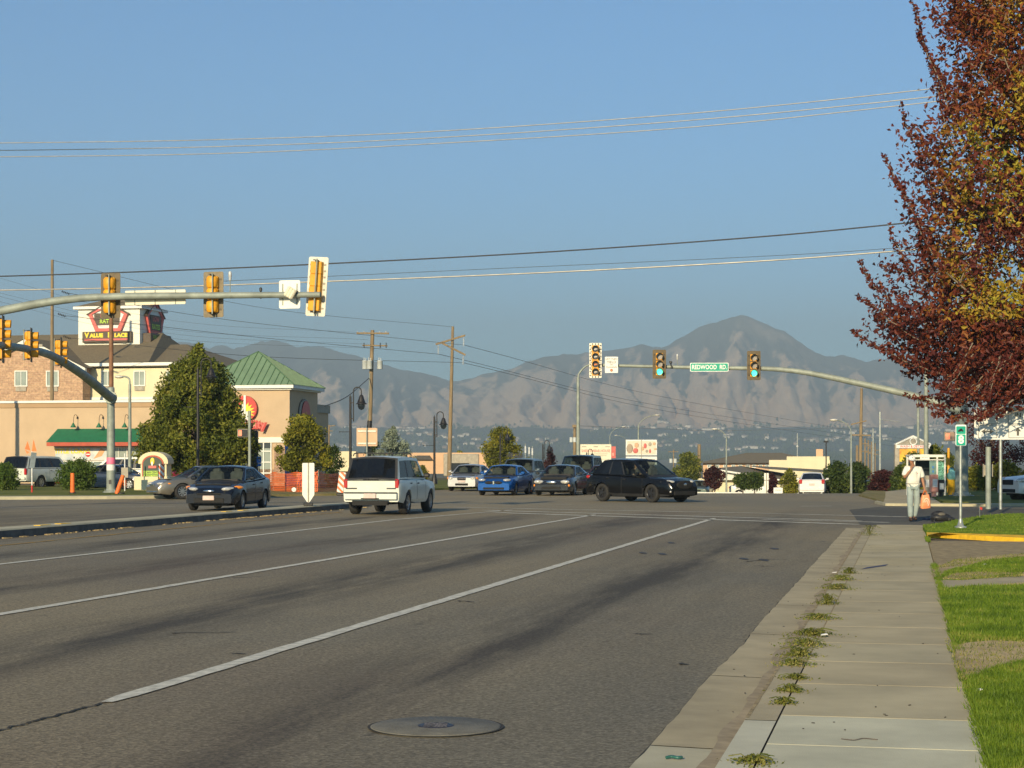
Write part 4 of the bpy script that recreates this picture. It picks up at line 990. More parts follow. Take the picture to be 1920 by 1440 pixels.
# ---------------------------------------------------------------- overhead wires
def wire(label, pts, Y0, Y1, r_, mat='wire', group=None, sag=0.):
    """pts are (px, py) along the wire, depth runs from Y0 to Y1"""
    n = len(pts); P = []
    for i, (x, y) in enumerate(pts):
        t = (x-pts[0][0])/(pts[-1][0]-pts[0][0]); P.append(P3(x, y, Y0+(Y1-Y0)*t))
    path = smooth_path(P, 10*n) if n > 2 else [P[0].lerp(P[1], k/14)-Vector((0, 0, sag*4*(k/14)*(1-k/14))) for k in range(15)]
    q = B(); q.tube(path, r_, 5); o = q.build('overhead_wire', mat); tag(o, label, 'wire', group); return o
G3 = 'pale power lines high in the sky'
wire('highest of the three pale power lines across the sky', [(-260, 270), (0, 268), (400, 262), (800, 247), (1300, 212), (1750, 166), (2250, 105)], 108, 84, .026, 'wire_light', G3)
wire('middle of the three pale power lines across the sky', [(-260, 283), (0, 282), (400, 275), (800, 259), (1300, 225), (1750, 181), (2250, 122)], 109, 85, .026, 'wire_light', G3)
wire('lowest of the three pale power lines across the sky', [(-260, 296), (0, 294), (400, 288), (800, 270), (1300, 238), (1750, 191), (2250, 134)], 110, 86, .026, 'wire_light', G3)
G2 = 'thick dark cables crossing just above the signals'
wire('upper thick dark cable crossing just above the near signals', [(-260, 523), (0, 518), (300, 508), (600, 495), (1000, 474), (1400, 446), (1690, 419), (2250, 360)], 66, 56, .024, 'wire', G2)
wire('lower thick cable crossing behind the near signals', [(-260, 547), (0, 544), (300, 538), (600, 528), (1000, 512), (1400, 491), (1690, 470), (2250, 424)], 67, 57, .026, 'wire_light', G2)
wire('thin faint wire just above the lower thick cable', [(400, 528), (900, 505), (1400, 482), (1690, 464), (2250, 415)], 95, 85, .012, 'wire')
GW = 'thin wires strung between the wooden poles'
for i, (a, c, d_) in enumerate((((130, 550), (430, 600, 0), (870, 647)), ((124, 592), (480, 632, 0), (822, 664)), ((134, 634), (480, 668, 0), (868, 680)))):
    P_ = [P3(a[0], a[1], 150), P3(c[0], c[1], 160), P3(d_[0], d_[1], 172)]
    q = B(); q.tube(smooth_path(P_, 30), .019, 5); tag(q.build('overhead_wire', 'wire'), ['top', 'middle', 'bottom'][i]+' thin wire from the tall left pole to the slanted-crossarm pole', 'wire', GW)
for i, (a, d_) in enumerate((((870, 647), (1700, 830)), ((822, 664), (1700, 838)), ((868, 680), (1700, 846)))):
    P_ = [P3(a[0], a[1], 172), P3((a[0]+d_[0])/2, (a[1]+d_[1])/2+14, 320), P3(d_[0], d_[1]-6, 560)]
    q = B(); q.tube(smooth_path(P_, 30),   .024, 5); tag(q.build('overhead_wire', 'wire'), ['top', 'middle', 'bottom'][i]+' thin wire running down right from the slanted-crossarm pole across the mountain', 'wire', GW)
for i, (ya, yb) in enumerate(((488, 632), (520, 641), (526, 650), (536, 658))):
    P_ = [P3(-120, ya, 110), P3(300, ya+(yb-ya)*.62+20, 120), P3(678+i*12, yb-(4 if i else 8), 128)]
    q = B(); q.tube(smooth_path(P_, 24), .006, 4); tag(q.build('overhead_wire', 'wire'), ['top', 'second', 'third', 'lowest'][i]+' of the faint wires drooping from upper left to the transformer pole', 'wire', GW)
P_ = [P3(608, 762, 118), P3(650, 744, 122), P3(692, 709, 127.7)]; q = B(); q.tube(smooth_path(P_, 16), .028, 5); tag(q.build('overhead_wire', 'wire'), 'drooping service cable from the building wing up to the transformer pole', 'wire')
P_ = [P3(98, 488, 150), P3(480, 575, 160), P3(849, 613, 172)]; q = B(); q.tube(smooth_path(P_, 24), .014, 4); tag(q.build('overhead_wire', 'wire'), 'faint top wire joining the tops of the two tall wooden poles', 'wire', GW)
q = B(); q.tube([P3(1080, 798, 210), P3(1340, 808, 260), P3(1640, 802, 300)], .03, 4); tag(q.build('overhead_wire', 'wire_light'), 'faint pale wire low across the foothills at right', 'wire')

# ---------------------------------------------------------------- lamps
MT['lamp_globe'] = mk_glass('lamp_globe_glass', (.6, .62, .6), .45)
def hook_lamp(label, px, ptop, Y, head_px, head_top, head_bot, flip=1, hook_top=None):
    x0 = PX(px, Y); z0 = gz(x0, Y); t = thing('street_lamp', label, 'street lamp', (x0, Y, z0), 0, 'black shepherd-hook street lamps')
    S = Y/F; H = PZ(ptop, Y)-z0; dx = (head_px-px)*S
    q = B(); q.tube([(0, 0, 0), (0, 0, H)], [.085, .06], 10); q.lathe([(.2, 0), (.2, .35), (.15, .5), (.11, .75), (.085, .8)], n=14); q.cyl((0, 0, H-.03), (0, 0, H+.12), .03, .01, 8); q.build('post', 'black_iron', t)
    ht = PZ(hook_top, Y)-z0; hb = PZ(head_top, Y)-z0
    q = B(); x1 = .16*(1 if dx > 0 else -1); cx = (dx+x1)/2; rr = abs(dx-x1)/2
    pts = [(x1, 0, H-1.35), (x1, 0, H-.6), (x1, 0, ht-rr*1.0)]+[(cx-(dx-x1)/2*math.cos(math.pi*k/10), 0, ht-rr+rr*math.sin(math.pi*k/10)) for k in range(1, 10)]+[(dx, 0, ht-rr), (dx, 0, hb)]
    q.tube(pts, .032, 7); q.box((x1/2, 0, H-.35), (abs(x1), .05, .06)); q.box((x1/2, 0, H-1.2), (abs(x1), .05, .06)); q.build('hook', 'black_iron', t)
    hh = (head_bot-head_top)*S
    q = B(); q.lathe([(.05, hb), (.10, hb-.06), (.12, hb-.12*hh), (.16, hb-.30*hh), (.20, hb-.42*hh), (.22, hb-.52*hh), (.29, hb-.58*hh), (.30, hb-.62*hh), (.2, hb-.625*hh)], c=(dx, 0, 0), n=14); q.build('lamp_head', 'black_iron', t)
    q = B(); q.lathe([(.19, hb-.62*hh), (.20, hb-.75*hh), (.14, hb-.92*hh), (.0, hb-hh)], c=(dx, 0, 0), n=12); q.build('globe', 'lamp_globe', t)
    q = B(); q.tube([(0, 0, H-1.9), ((-20 if dx > 0 else 20)*S, 0, H-1.9)], .018, 6); q.ball(((-20 if dx > 0 else 20)*S, 0, H-1.9), .035, 6); q.build('banner_arm', 'black_iron', t)
    return t
hook_lamp('black hooked street lamp directly behind the white wagon', 657, 743, 96, 677.5, 740, 769, hook_top=726)
hook_lamp('black hooked street lamp left of the slanted-crossarm pole, by the silver sedan', 814.5, 781, 118, 831.5, 783, 805, hook_top=772)
hook_lamp('slender hooked street lamp standing in front of the big conical tree', 371, 692, 90, 396, 690, 719, hook_top=672)
hook_lamp('small dark hooked lamp among the dark red shrub right of the green tree', 1018, 833, 165, 1030, 835, 851, hook_top=826)
hook_lamp('dark hooked lamp half hidden inside the green tree behind the blue sedan', 938, 815, 150, 951.5, 813, 832, hook_top=801)
hook_lamp('hooked lamp in front of the kebab restaurant sign', 1100, 849, 175, 1110.5, 850, 862, hook_top=842)
def cobra(label, px, ptop, Y, head_px, head_py, r_=.1, curve=True):
    x0 = PX(px, Y); z0 = gz(x0, Y); t = thing('street_light', label, 'street light', (x0, Y, z0), 0, 'grey cobra-head street lights'); S = Y/F
    H = PZ(ptop, Y)-z0; dx = (head_px-px)*S; hz_ = PZ(head_py, Y)-z0; sg = 1 if dx > 0 else -1
    q = B(); q.tube([(0, 0, 0), (0, 0, H-.4)], [r_, r_*.65], 10); q.build('pole', 'galv', t)
    q = B(); q.tube(smooth_path([(0, 0, H-.5), (dx*.05, 0, H-.12), (dx*.35, 0, (H*.4+hz_*.6)), (dx*.8, 0, hz_)], 18), r_*.42, 8); q.build('arm', 'galv', t)
    q = B(); q.ball((dx*.9, 0, hz_-.02), (max(.28, abs(dx)*.14), .16, .09), 10); q.build('lamp_head', 'plate_white', t); return t
cobra('tall grey street light beside the arrow signal on the far arm', 1084, 697, 125, 1122, 681, .16)
cobra('grey street light above the picture billboard', 1197, 792, 190, 1236, 778, .12)
cobra('small distant street light left of the picture billboard', 1143.5, 812, 250, 1172, 800, .10)
cobra('smallest distant street light, lamp pointing left, above the restaurant sign', 1176, 824, 330, 1153, 816, .10)
cobra('distant street light with lamp pointing left over the tan hotel at right', 1362, 815, 150, 1338, 804, .09)
cobra('distant street light with lamp pointing left beside the far right wooden pole', 1596, 800, 120, 1560, 787, .08)
cobra('parking lot light in front of the cream hotel wall', 243.5, 707, 104, 221, 706, .12)
cobra('tall street light whose lamp hides among the red leaves', 1736.5, 588, 100, 1652, 581, .15)
cobra('tall street light outside the left edge that throws its shadow on the tan wall', -123, 560, 118.6, -84, 566, .2)
t = post_at('light_pole', 'thin grey pole right above the house-shaped gas sign', 1721.5, 747, 140, .11, 'galv', cat='pole')

# ---------------------------------------------------------------- buildings
class Face:
    """front plane of a building turned with the street grid; lx(px) gives local x where that image column meets the plane"""
    def __init__(s, px0, Y0, rot=-PSI):
        s.o = Vector((PX(px0, Y0), Y0, 0)); s.a = rot; s.c = math.cos(rot); s.s = math.sin(rot); s.z0 = 0
    def lx(s, px, dy=0.):
        k = (px-960)/F; ox, oy = s.o.x-s.s*dy, s.o.y+s.c*dy
        return (k*oy-ox)/(s.c-k*s.s)
    def Y(s, px, dy=0.): return s.o.y+s.s*s.lx(px, dy)+s.c*dy
    def lz(s, px, py, dy=0.): return PZ(py, s.Y(px, dy))
    def pt(s, px, py, dy=0.): return Vector((s.lx(px, dy), dy, s.lz(px, py, dy)))
def window(root, cx, z0, z1, w_, y=0., frame='trim_white', glass='win', mull=1, sill=None, ft=.09, rz=0.):
    q = B(); cz = (z0+z1)/2; h = z1-z0; k = ft
    q.box((cx, y-.04, z1-k/2), (w_, .1, k)); q.box((cx, y-.04, z0+k/2), (w_, .1, k)); q.box((cx-w_/2+k/2, y-.04, cz), (k, .1, h-2*k)); q.box((cx+w_/2-k/2, y-.04, cz), (k, .1, h-2*k))
    for i in range(1, mull+1): q.box((cx-w_/2+w_*i/(mull+1), y-.035, cz), (k*.6, .08, h-2*k))
    o = q.build('window', frame, root)
    q = B(); q.box((cx, y-.012, cz), (w_-2*k+.004, .02, h-2*k+.004)); q.build('pane', glass, o)
    return o
def brick_mat(name, c1, c2, mortar, sc_=1., w_=.5, h_=.18):
    m = bpy.data.materials.new(name); m.use_nodes = True; nt = m.node_tree; N = nt.nodes; L = nt.links; b_ = N['Principled BSDF']
    tc = N.new('ShaderNodeTexCoord'); mp = N.new('ShaderNodeMapping'); mp.inputs['Rotation'].default_value = (R(90), 0, 0); L.new(tc.outputs['Object'], mp.inputs[0])
    br = N.new('ShaderNodeTexBrick'); br.inputs['Scale'].default_value = sc_; br.inputs['Brick Width'].default_value = w_; br.inputs['Row Height'].default_value = h_
    br.inputs['Mortar Size'].default_value = .012; br.inputs['Color1'].default_value = c1+(1,); br.inputs['Color2'].default_value = c2+(1,); br.inputs['Mortar'].default_value = mortar+(1,)
    L.new(mp.outputs[0], br.inputs[0]); nz = N.new('ShaderNodeTexNoise'); nz.inputs['Scale'].default_value = 5; nz.inputs['Detail'].default_value = 5; L.new(tc.outputs['Object'], nz.inputs[0])
    mr = N.new('ShaderNodeMapRange'); mr.inputs[1].default_value = .3; mr.inputs[2].default_value = .7; mr.inputs[3].default_value = .72; mr.inputs[4].default_value = 1.28; L.new(nz.outputs[0], mr.inputs[0])
    vm = N.new('ShaderNodeVectorMath'); vm.operation = 'SCALE'; L.new(br.outputs[0], vm.inputs[0]); L.new(mr.outputs[0], vm.inputs['Scale']); L.new(vm.outputs[0], b_.inputs['Base Color']); b_.inputs['Roughness'].default_value = .95
    return m
MT['brick'] = brick_mat('brick_tan', (.52, .33, .20), (.38, .23, .15), (.5, .38, .26), 1., .42, .16)
MT['brick_dark'] = brick_mat('brick_brown', (.34, .19, .11), (.24, .13, .08), (.48, .38, .28), 1., .22, .09)
MT['win_shade'] = mk('window_curtain_glass', (.30, .34, .30), .15, 0, .15, 1.)

# hotel (brick gable, cream wing, sign tower)
Hf = Face(155, 158)
ht = thing('hotel_building', 'long cream and brick hotel with brown shingle roof and square sign tower', 'building', Hf.o, Hf.a)
gx = lambda px, dy=0: Hf.lx(px, dy); gzz = lambda px, py, dy=0: Hf.lz(px, py, dy)
xl, xr = gx(155), gx(395); D = 16.
ze = gzz(250, 690)
q = B(); q.box(((xl+xr)/2, D/2, ze/2), (xr-xl, D, ze)); q.build('wall', 'stucco_cream', ht)
q = B(); q.box(((xl+xr)/2, -.06, gzz(250, 747)), (xr-xl, .14, .22)); q.box(((xl+xr)/2, -.06, gzz(250, 684)), (xr-xl+.2, .4, .36)); q.build('trim', 'trim_white', ht)
# main roof
zr1 = gzz(60, 624, 7); xa = gx(-220); 
q = B(); e0 = ze+.12
q.add([(xa, -.5, e0), (xr+.5, -.5, e0), (xr+.5, D+.5, e0), (xa, D+.5, e0), (xa, D/2, gzz(200, 646, 8)), (xr-5.5, D/2, gzz(330, 646, 8))], [(0, 1, 5, 4), (1, 2, 5), (2, 3, 4, 5), (0, 4, 3)])
q.build('roof', 'shingle', ht)
# brick wing stands a little forward, with gable
bx0, bx1 = gx(-52, -1.6), gx(155, -1.6)-.0; zb = gzz(150, 690, -1.6); pk = (gx(54, -1.6)); zp = gzz(54, 640, -1.6)
q = B(); q.prism([(bx0, -1.6, 0), (bx1, -1.6, 0), (bx1, -1.6, zb), (pk, -1.6, zp), (bx0, -1.6, zb)], (0, 12, 0)); q.build('brick_gable', 'brick', ht)
q = B()
for s_, xe in ((-1, bx0), (1, bx1)):
    d_ = Vector((xe+s_*.35-pk, 0, zb-.12-(zp+.05))); q.prism([(pk, -2.0, zp+.25), (xe+s_*.4, -2.0, zb-.02), (xe+s_*.4, -2.0, zb-.36), (pk, -2.0, zp-.12)], (0, .36, 0))
q.build('rake_board', 'trim_white', ht)
q = B(); q.add([(pk, -2.1, zp+.3), (bx1+.5, -2.1, zb+.0), (bx1+.5, 10, zb+.0), (pk, 10, zp+.3), (bx0-.5, -2.1, zb), (bx0-.5, 10, zb)], [(0, 1, 2, 3), (0, 3, 5, 4)]); q.build('gable_roof', 'shingle', ht)
# raised ridge block behind the gable
xq0, xq1 = gx(-150, 4), gx(272, 4); zq = gzz(200, 626, 8)
q = B(); q.add([(xq0, -.2, ze+.5), (xq1+2.2, -.2, ze+.5), (xq1+2.2, 16.2, ze+.5), (xq0, 16.2, ze+.5), (xq0, 8, zq), (xq1, 8, zq)], [(0, 1, 5, 4), (1, 2, 5), (2, 3, 4, 5), (0, 4, 3)]); q.build('roof', 'shingle', ht)
q = B(); q.box((gx(157, -.1), -.12, ze/2-.3), (.1, .12, ze-.5)); q.build('downpipe', 'trim_white', ht)
for px0, px1, dy in ((28, 52, -1.6), (87, 111, -1.6), (191, 205, 0), (251, 273, 0), (312, 334, 0)):
    za, zc_ = gzz(px0, 725 if dy else 724, dy), gzz(px0, 695, dy); w_ = gx(px1, dy)-gx(px0, dy)
    if px0 == 191: w_ = gx(214)-gx(192)
    cx = gx(px0, dy)+w_/2
    o_ = window(ht, cx, za, zc_, w_, dy, glass='win_shade')
    q = B(); q.box((cx, dy-.05, za-.22), (w_*.82, .12, .36)); q.build('air_conditioner', 'ac_grey', ht)
    window(ht, cx, za-3.1, zc_-3.1, w_, dy, glass='win_shade')
# tower
TD = 3.6
tx0, tx1 = gx(147, 1.2+TD), gx(262, 1.2+TD); zt0, zt1 = gzz(200, 651, 1.2+TD), gzz(200, 579, 1.2+TD)
q = B(); q.box(((tx0+tx1)/2, 1.2+TD+2.6, (zt0-1.5+zt1)/2), (tx1-tx0, 5.2, zt1-zt0+1.5)); q.build('sign_tower', 'stucco_white', ht)
q = B(); q.box(((tx0+tx1)/2, 3.8+TD, zt1+.1), (tx1-tx0+.7, 5.9, .24)); q.build('tower_cornice', 'trim_white', ht)
cx = (tx0+tx1)/2+.1
q = B(); zq = zt1+.22; q.add([(tx0-.3, .9+TD, zq), (tx1+.3, .9+TD, zq), (tx1+.3, 6.7+TD, zq), (tx0-.3, 6.7+TD, zq), (cx, 3.8+TD, zq+1.15)], [(0, 1, 4), (1, 2, 4), (2, 3, 4), (3, 0, 4)]); q.build('tower_roof', 'shingle', ht)
def pent(q, cx, y, zt, zs, zb_, wt_, wb_, th, mi=0, rot=None, ext=(0, .12, 0)):
    pass
hs = thing('hotel_sign', 'house-shaped red and white sign over a brown name board on the tower front', 'sign', (0, 0, 0)); hs.parent = None
hs.location = Hf.o; hs.rotation_euler = (0, 0, Hf.a)
def housesign(root, U, y0, cx, zs):
    """U maps (x along face, out, z) to local; zs: dict of heights"""
    zt, zsd, zbm = zs; wt_, wb_ = 1.92, 1.22
    outer = [(cx-wb_, zbm), (cx+wb_, zbm), (cx+wt_, zsd), (cx, zt), (cx-wt_, zsd)]
    inner = [(cx-wb_+.28, zbm+.28), (cx+wb_-.28, zbm+.28), (cx+wt_-.36, zsd-.05), (cx, zt-.32), (cx-wt_+.36, zsd-.05)]
    q = B(); q.prism([U(x, y0-.16, z) for x, z in inner], Vector(U(0, .1, 0))-Vector(U(0, 0, 0))); q.build('white_face', 'sign_white', root)
    q = B()
    for i in range(5):
        j = (i+1) % 5; q.prism([U(*(outer[i][0], y0-.3, outer[i][1])), U(outer[j][0], y0-.3, outer[j][1]), U(inner[j][0], y0-.3, inner[j][1]), U(inner[i][0], y0-.3, inner[i][1])], Vector(U(0, .28, 0))-Vector(U(0, 0, 0)))
    q.build('red_frame', 'pinkred', root)
    q = B()
    for s_ in (-1, 1): q.prism([U(cx, y0-.36, zt+.08), U(cx+s_*(wt_+.16), y0-.36, zsd-.02), U(cx+s_*(wt_+.12), y0-.36, zsd-.12), U(cx, y0-.36, zt-.05)], Vector(U(0, .34, 0))-Vector(U(0, 0, 0)))
    q.build('sign_eave', 'bronze', root)
zsg = (gzz(213, 567, .9+TD), gzz(213, 588, .9+TD), gzz(213, 621, .9+TD))
I3 = lambda x, y, z: Vector((x, y, z))
housesign(hs, I3, 1.2+TD, gx(202, .9+TD), zsg)
cxs = gx(199.5, .9+TD)
q = B(); q.box((cxs, 1.0+TD, (gzz(200, 609, .9+TD)+gzz(200, 587, .9+TD))/2), (gx(223, .9+TD)-gx(176, .9+TD), .1, gzz(200, 587, .9+TD)-gzz(200, 609, .9+TD))); q.build('rates_board', 'bronze', hs)
text(hs, 'LOW', .50, (cxs, .94+TD, gzz(200, 592, .9+TD)), 'pinkred', bold=.02); text(hs, 'RATES', .50, (cxs, .94+TD, gzz(200, 602.5, .9+TD)), 'lime', bold=.02, sx=.95)
q = B(); zc_ = (gzz(200, 621.5, .9+TD)+gzz(200, 642, .9+TD))/2; q.box((gx(200.5, .9+TD), 1.0+TD, zc_), (gx(247, .9+TD)-gx(155, .9+TD), .34, gzz(200, 621.5, .9+TD)-gzz(200, 642, .9+TD)), bev=.04); q.build('name_board', 'bronze', hs)
text(hs, 'V', .62, (gx(162.5, .8+TD), .82+TD, gzz(200, 628.5, .9+TD)), 'yellow', bold=.03); text(hs, 'ALUE', .46, (gx(180.5, .8+TD), .82+TD, gzz(200, 629.2, .9+TD)), 'yellow', bold=.03, sx=1.16)
text(hs, 'P', .62, (gx(205, .8+TD), .82+TD, gzz(200, 628.5, .9+TD)), 'yellow', bold=.03); text(hs, 'LACE', .46, (gx(226.5, .8+TD), .82+TD, gzz(200, 629.2, .9+TD)), 'yellow', bold=.03, sx=1.16)
q = B(); q.box((gx(199, .8+TD), .82+TD, gzz(200, 636.7, .9+TD)), (gx(240, .8+TD)-gx(158, .8+TD), .03, .16)); q.build('underline', 'pinkred', hs)
# side of the tower
hs2 = thing('hotel_sign', 'shaded house-shaped sign with green lettering on the right side of the tower', 'sign', Hf.o, Hf.a)
UX = tx1
U2 = lambda x, y, z: Vector((UX-(y-0.), x, z))
housesign(hs2, U2, 0., 4.1+TD, (zsg[0]+.35, zsg[1]-.05, zsg[2]-.05))
q = B(); q.box((UX+.24, 4.1+TD, (zsg[1]+zsg[2])/2+.1), (.12, 2.3, 1.45)); q.build('rates_board', 'bronze', hs2)
text(hs2, 'LOW', .62, (UX+.31, 4.1+TD, (zsg[1]+zsg[2])/2+.45), 'pinkred', rz=R(90), bold=.02); text(hs2, 'RATES', .62, (UX+.31, 4.1+TD, (zsg[1]+zsg[2])/2-.25), 'lime', rz=R(90), bold=.02)
q = B(); q.box((UX+.42, 4.1+TD, zsg[2]-.6), (.8, 4.6, .95), bev=.04); q.build('name_board', 'bronze', hs2)
text(hs2, 'VALUE PLACE', .6, (UX+.83, 4.1+TD, zsg[2]-.5), 'lime', rz=R(90))

# tan loan store
Lf = Face(0, 128)
st = thing('loan_store', 'long tan stucco store with green awning and white parapet cap', 'building', Lf.o, Lf.a)
x0, x1 = Lf.lx(-260), Lf.lx(336); zt = Lf.lz(100, 752.5)
q = B(); q.box(((x0+x1)/2, 6, zt/2-.2), (x1-x0, 12, zt-.4+.0)); q.build('wall', 'stucco_tan', st)
q = B(); q.box(((x0+x1)/2, 5.98, zt-.03), (x1-x0+.3, 12.3, .16)); q.build('parapet_cap', 'trim_white', st)
q = B(); q.box(((x0+x1)/2, 5.99, zt-.27), (x1-x0+.14, 12.14, .34)); q.build('cornice', 'stucco_dark', st)
a0, a1 = Lf.lx(102, -.2), Lf.lx(330); zA, zB, zC = Lf.lz(150, 804), Lf.lz(150, 829, -1), Lf.lz(150, 836, -1)
q = B(); q.prism([(a0+.15, -.01, zA), (a0-.2, -1.1, zB), (a0-.2, -.01, zB)], (a1-a0, 0, 0)); q.build('awning', 'awning_green', st)
q = B(); q.box(((a0+a1)/2-.1, -.56, (zB+zC)/2-.01), (a1-a0+.08, 1.12, zB-zC)); q.build('awning_band', 'awning_red', st)
def barn_lamp(px):
    cx = Lf.lx(px, -.3); z = Lf.lz(px, 785); t = thing('wall_lamp', 'small green gooseneck wall lamp above the green awning', 'wall lamp', Lf.o+Vector((Lf.c*cx, Lf.s*cx, 0)), Lf.a, 'gooseneck wall lamps in a row above the awning')
    q = B(); q.tube(smooth_path([(0, 0, z+.05), (0, -.2, z+.25), (-.02, -.5, z+.2), (-.04, -.6, z-.3)], 14), .02, 6); q.cyl((0, -.04, z+.05), (0, .0, z+.05), .08, .08, 10); q.build('neck', 'black_iron', t)
    q = B(); q.lathe([(.02, z-.28), (.06, z-.36), (.21, z-.62), (.2, z-.63), (.05, z-.4)], c=(-.04, -.6, 0), n=12); q.build('shade', 'awning_green', t)
for px in (142, 190, 238): barn_lamp(px)
bn0, bn1 = Lf.lx(104, -.05), Lf.lx(201, -.05); zb1, zb0 = Lf.lz(150, 839), Lf.lz(150, 863)
bt = thing('window_banner', 'pale blue and yellow banner reading TITLE LOANS under the awning', 'banner', Lf.o, Lf.a)
q = B(); q.box(((bn0+bn1)/2, -.07, (zb0+zb1)/2), (bn1-bn0, .02, zb1-zb0)); q.build('cloth', mk('banner_blue_white', (.50, .60, .66), .6, 0, .2, 1.2, col2=(.75, .74, .66)), bt)
text(bt, 'TITLE LOANS', .46, (Lf.lx(136, -.05), -.085, zb1-.27), 'yellow', bold=.02)
q = B(); cc = Lf.lx(166); q.cyl((cc, -.095, zb0+.42), (cc, -.08, zb0+.42), .19, .19, 16); q.box((cc, -.1, zb0+.42), (.28, .01, .07), 1); q.build('red_dot', ['red', 'white_ink'], bt)
q = B(); q.prism([(Lf.lx(176), -.09, zb0+.1), (Lf.lx(192), -.09, zb0+.3), (Lf.lx(198), -.09, zb1-.2), (Lf.lx(190), -.09, zb1-.06), (Lf.lx(183), -.09, zb0+.45)], (0, .012, 0)); q.build('hand_picture', mk('skin_print', (.6, .33, .15), .6), bt)
for px0, px1, y0, y1 in ((104, 150, 864, 905), (151, 201, 864, 905), (206, 240, 838, 905), (242, 280, 838, 905), (282, 326, 838, 905)):
    c0, c1 = Lf.lx(px0), Lf.lx(px1); window(st, (c0+c1)/2, Lf.lz(px0, y1), Lf.lz(px0, y0), c1-c0, 0, glass='win' if px0 < 200 else 'win_shade', mull=1, ft=.07)

# green-roofed check-cashing tower
Cf = Face(543, 115)
cb = thing('corner_store', 'tan stucco store tower with green metal pyramid roof', 'building', Cf.o, Cf.a)
W_, L_ = 6.3, 5.6; zt = Cf.lz(543, 727)
q = B(); q.box((-W_/2, L_/2, zt/2+.55), (W_, L_, zt-1.1)); q.build('wall', 'stucco_tan', cb)
q = B(); q.box((-W_/2, L_/2, .55+.0), (W_+.06, L_+.06, 1.1)); q.box((-.45, .0, 1.25), (1.0, .5, 2.5)); q.box((-.2, .9, 1.2), (.6, .5, 2.4)); q.build('brick_base', 'brick_dark', cb)
q = B(); q.box((-W_/2, L_/2, zt+.08), (W_+.75, L_+.75, .22)); q.box((-W_/2, L_/2, zt-.06), (W_+.35, L_+.35, .14)); q.build('eave_trim', 'trim_white', cb)
zr = zt+.19; zpk = Cf.lz(484, 659, L_/2); ov = .42
P4 = [(-W_-ov, -ov, zr), (ov, -ov, zr), (ov, L_+ov, zr), (-W_-ov, L_+ov, zr)]; pk = Vector((-W_/2, L_/2, zpk))
q = B(); q.add(P4+[pk], [(0, 1, 4), (1, 2, 4), (2, 3, 4), (3, 0, 4)])
ro = q.build('roof', 'green_metal', cb)
q = B()
for k in range(4):
    a_, c_ = Vector(P4[k]), Vector(P4[(k+1) % 4]); e_ = (c_-a_); mid = (a_+c_)/2; nrm = e_.cross(pk-a_).normalized()
    for i in range(1, 16):
        s_ = i/16; p = a_+e_*s_; f_ = 1-abs(2*s_-1); top_ = p+(pk-mid)*f_*.985
        q.prism([p+nrm*.0+e_.normalized()*.02, p-e_.normalized()*.02, top_-e_.normalized()*.02, top_+e_.normalized()*.02], nrm*.045)
    q.tube([a_+nrm*.01, pk], .04, 6)
q.build('seams', 'green_metal_d', ro)
# lower wing behind
yw = 6.
while Cf.lx(615, yw) > -.12+.0 and False: yw += .1
yw = next((5.6+.1*i for i in range(1, 200) if Cf.lx(615, 5.6+.1*i) <= -.1), 12.)
zw = Cf.lz(605, 765, 8)
q = B(); q.box((-5.6, (5.62+yw)/2, zw/2), (11, yw-5.62, zw)); q.build('wing', 'stucco_tan', cb)
q = B(); q.box((-5.6, (5.60+yw)/2, zw-.1), (11.2, yw-5.4, .55)); q.build('wing_parapet', 'ac_grey', cb)
# front band and storefront windows
zs0, zs1 = .3, Cf.lz(480, 826)
q = B(); q.box((Cf.lx(470), -.06, Cf.lz(480, 825)), (Cf.lx(545)-Cf.lx(400), .12, .34)); q.build('lintel', 'stucco_white', cb)
c0, c1 = Cf.lx(453), Cf.lx(509)
q = B(); q.box(((c0+c1)/2, -.015, (zs0+zs1)/2), (c1-c0, .03, zs1-zs0)); wp = q.build('window', 'win_shade', cb)
q = B()
for i in range(5): q.box((c0+(c1-c0)*i/4, -.06, (zs0+zs1)/2), (.07, .07, zs1-zs0))
for i, zz in enumerate((zs0, zs0+.55, zs0+1.25, zs0+1.95, zs1-.02)): q.box(((c0+c1)/2, -.055, zz), (c1-c0, .06, .07))
q.build('mullions', 'trim_white', wp)
q = B(); q.box(((c0+c1)/2, -.03, zs1-.27), (c1-c0-.05, .03, .45)); q.build('transom', 'win_d', wp)
text(cb, 'CLOSING', .22, (Cf.lx(447), -.10, Cf.lz(447, 871)), 'white_ink', name='notice') if False else None
q = B(); q.box((Cf.lx(449.5), -.12, Cf.lz(449, 870)), (.55, .05, .38)); q.build('red_notice', 'red', cb)
# round window sign on the right side
q = B(); yc = 2.7; zc_ = zt-1.75; n = 24
q.prism([(.03, yc+1.15*math.cos(2*math.pi*i/n), zc_+1.15*math.sin(2*math.pi*i/n)) for i in range(n)], (.05, 0, 0)); q.build('round_emblem', 'win_d', cb)
q = B(); q.prism([(.09, yc+.25+.85*math.cos(2*math.pi*i/n), zc_+1.0*math.sin(2*math.pi*i/n)) for i in range(n)], (.03, 0, 0)); q.build('emblem_disc', 'pinkred', cb)
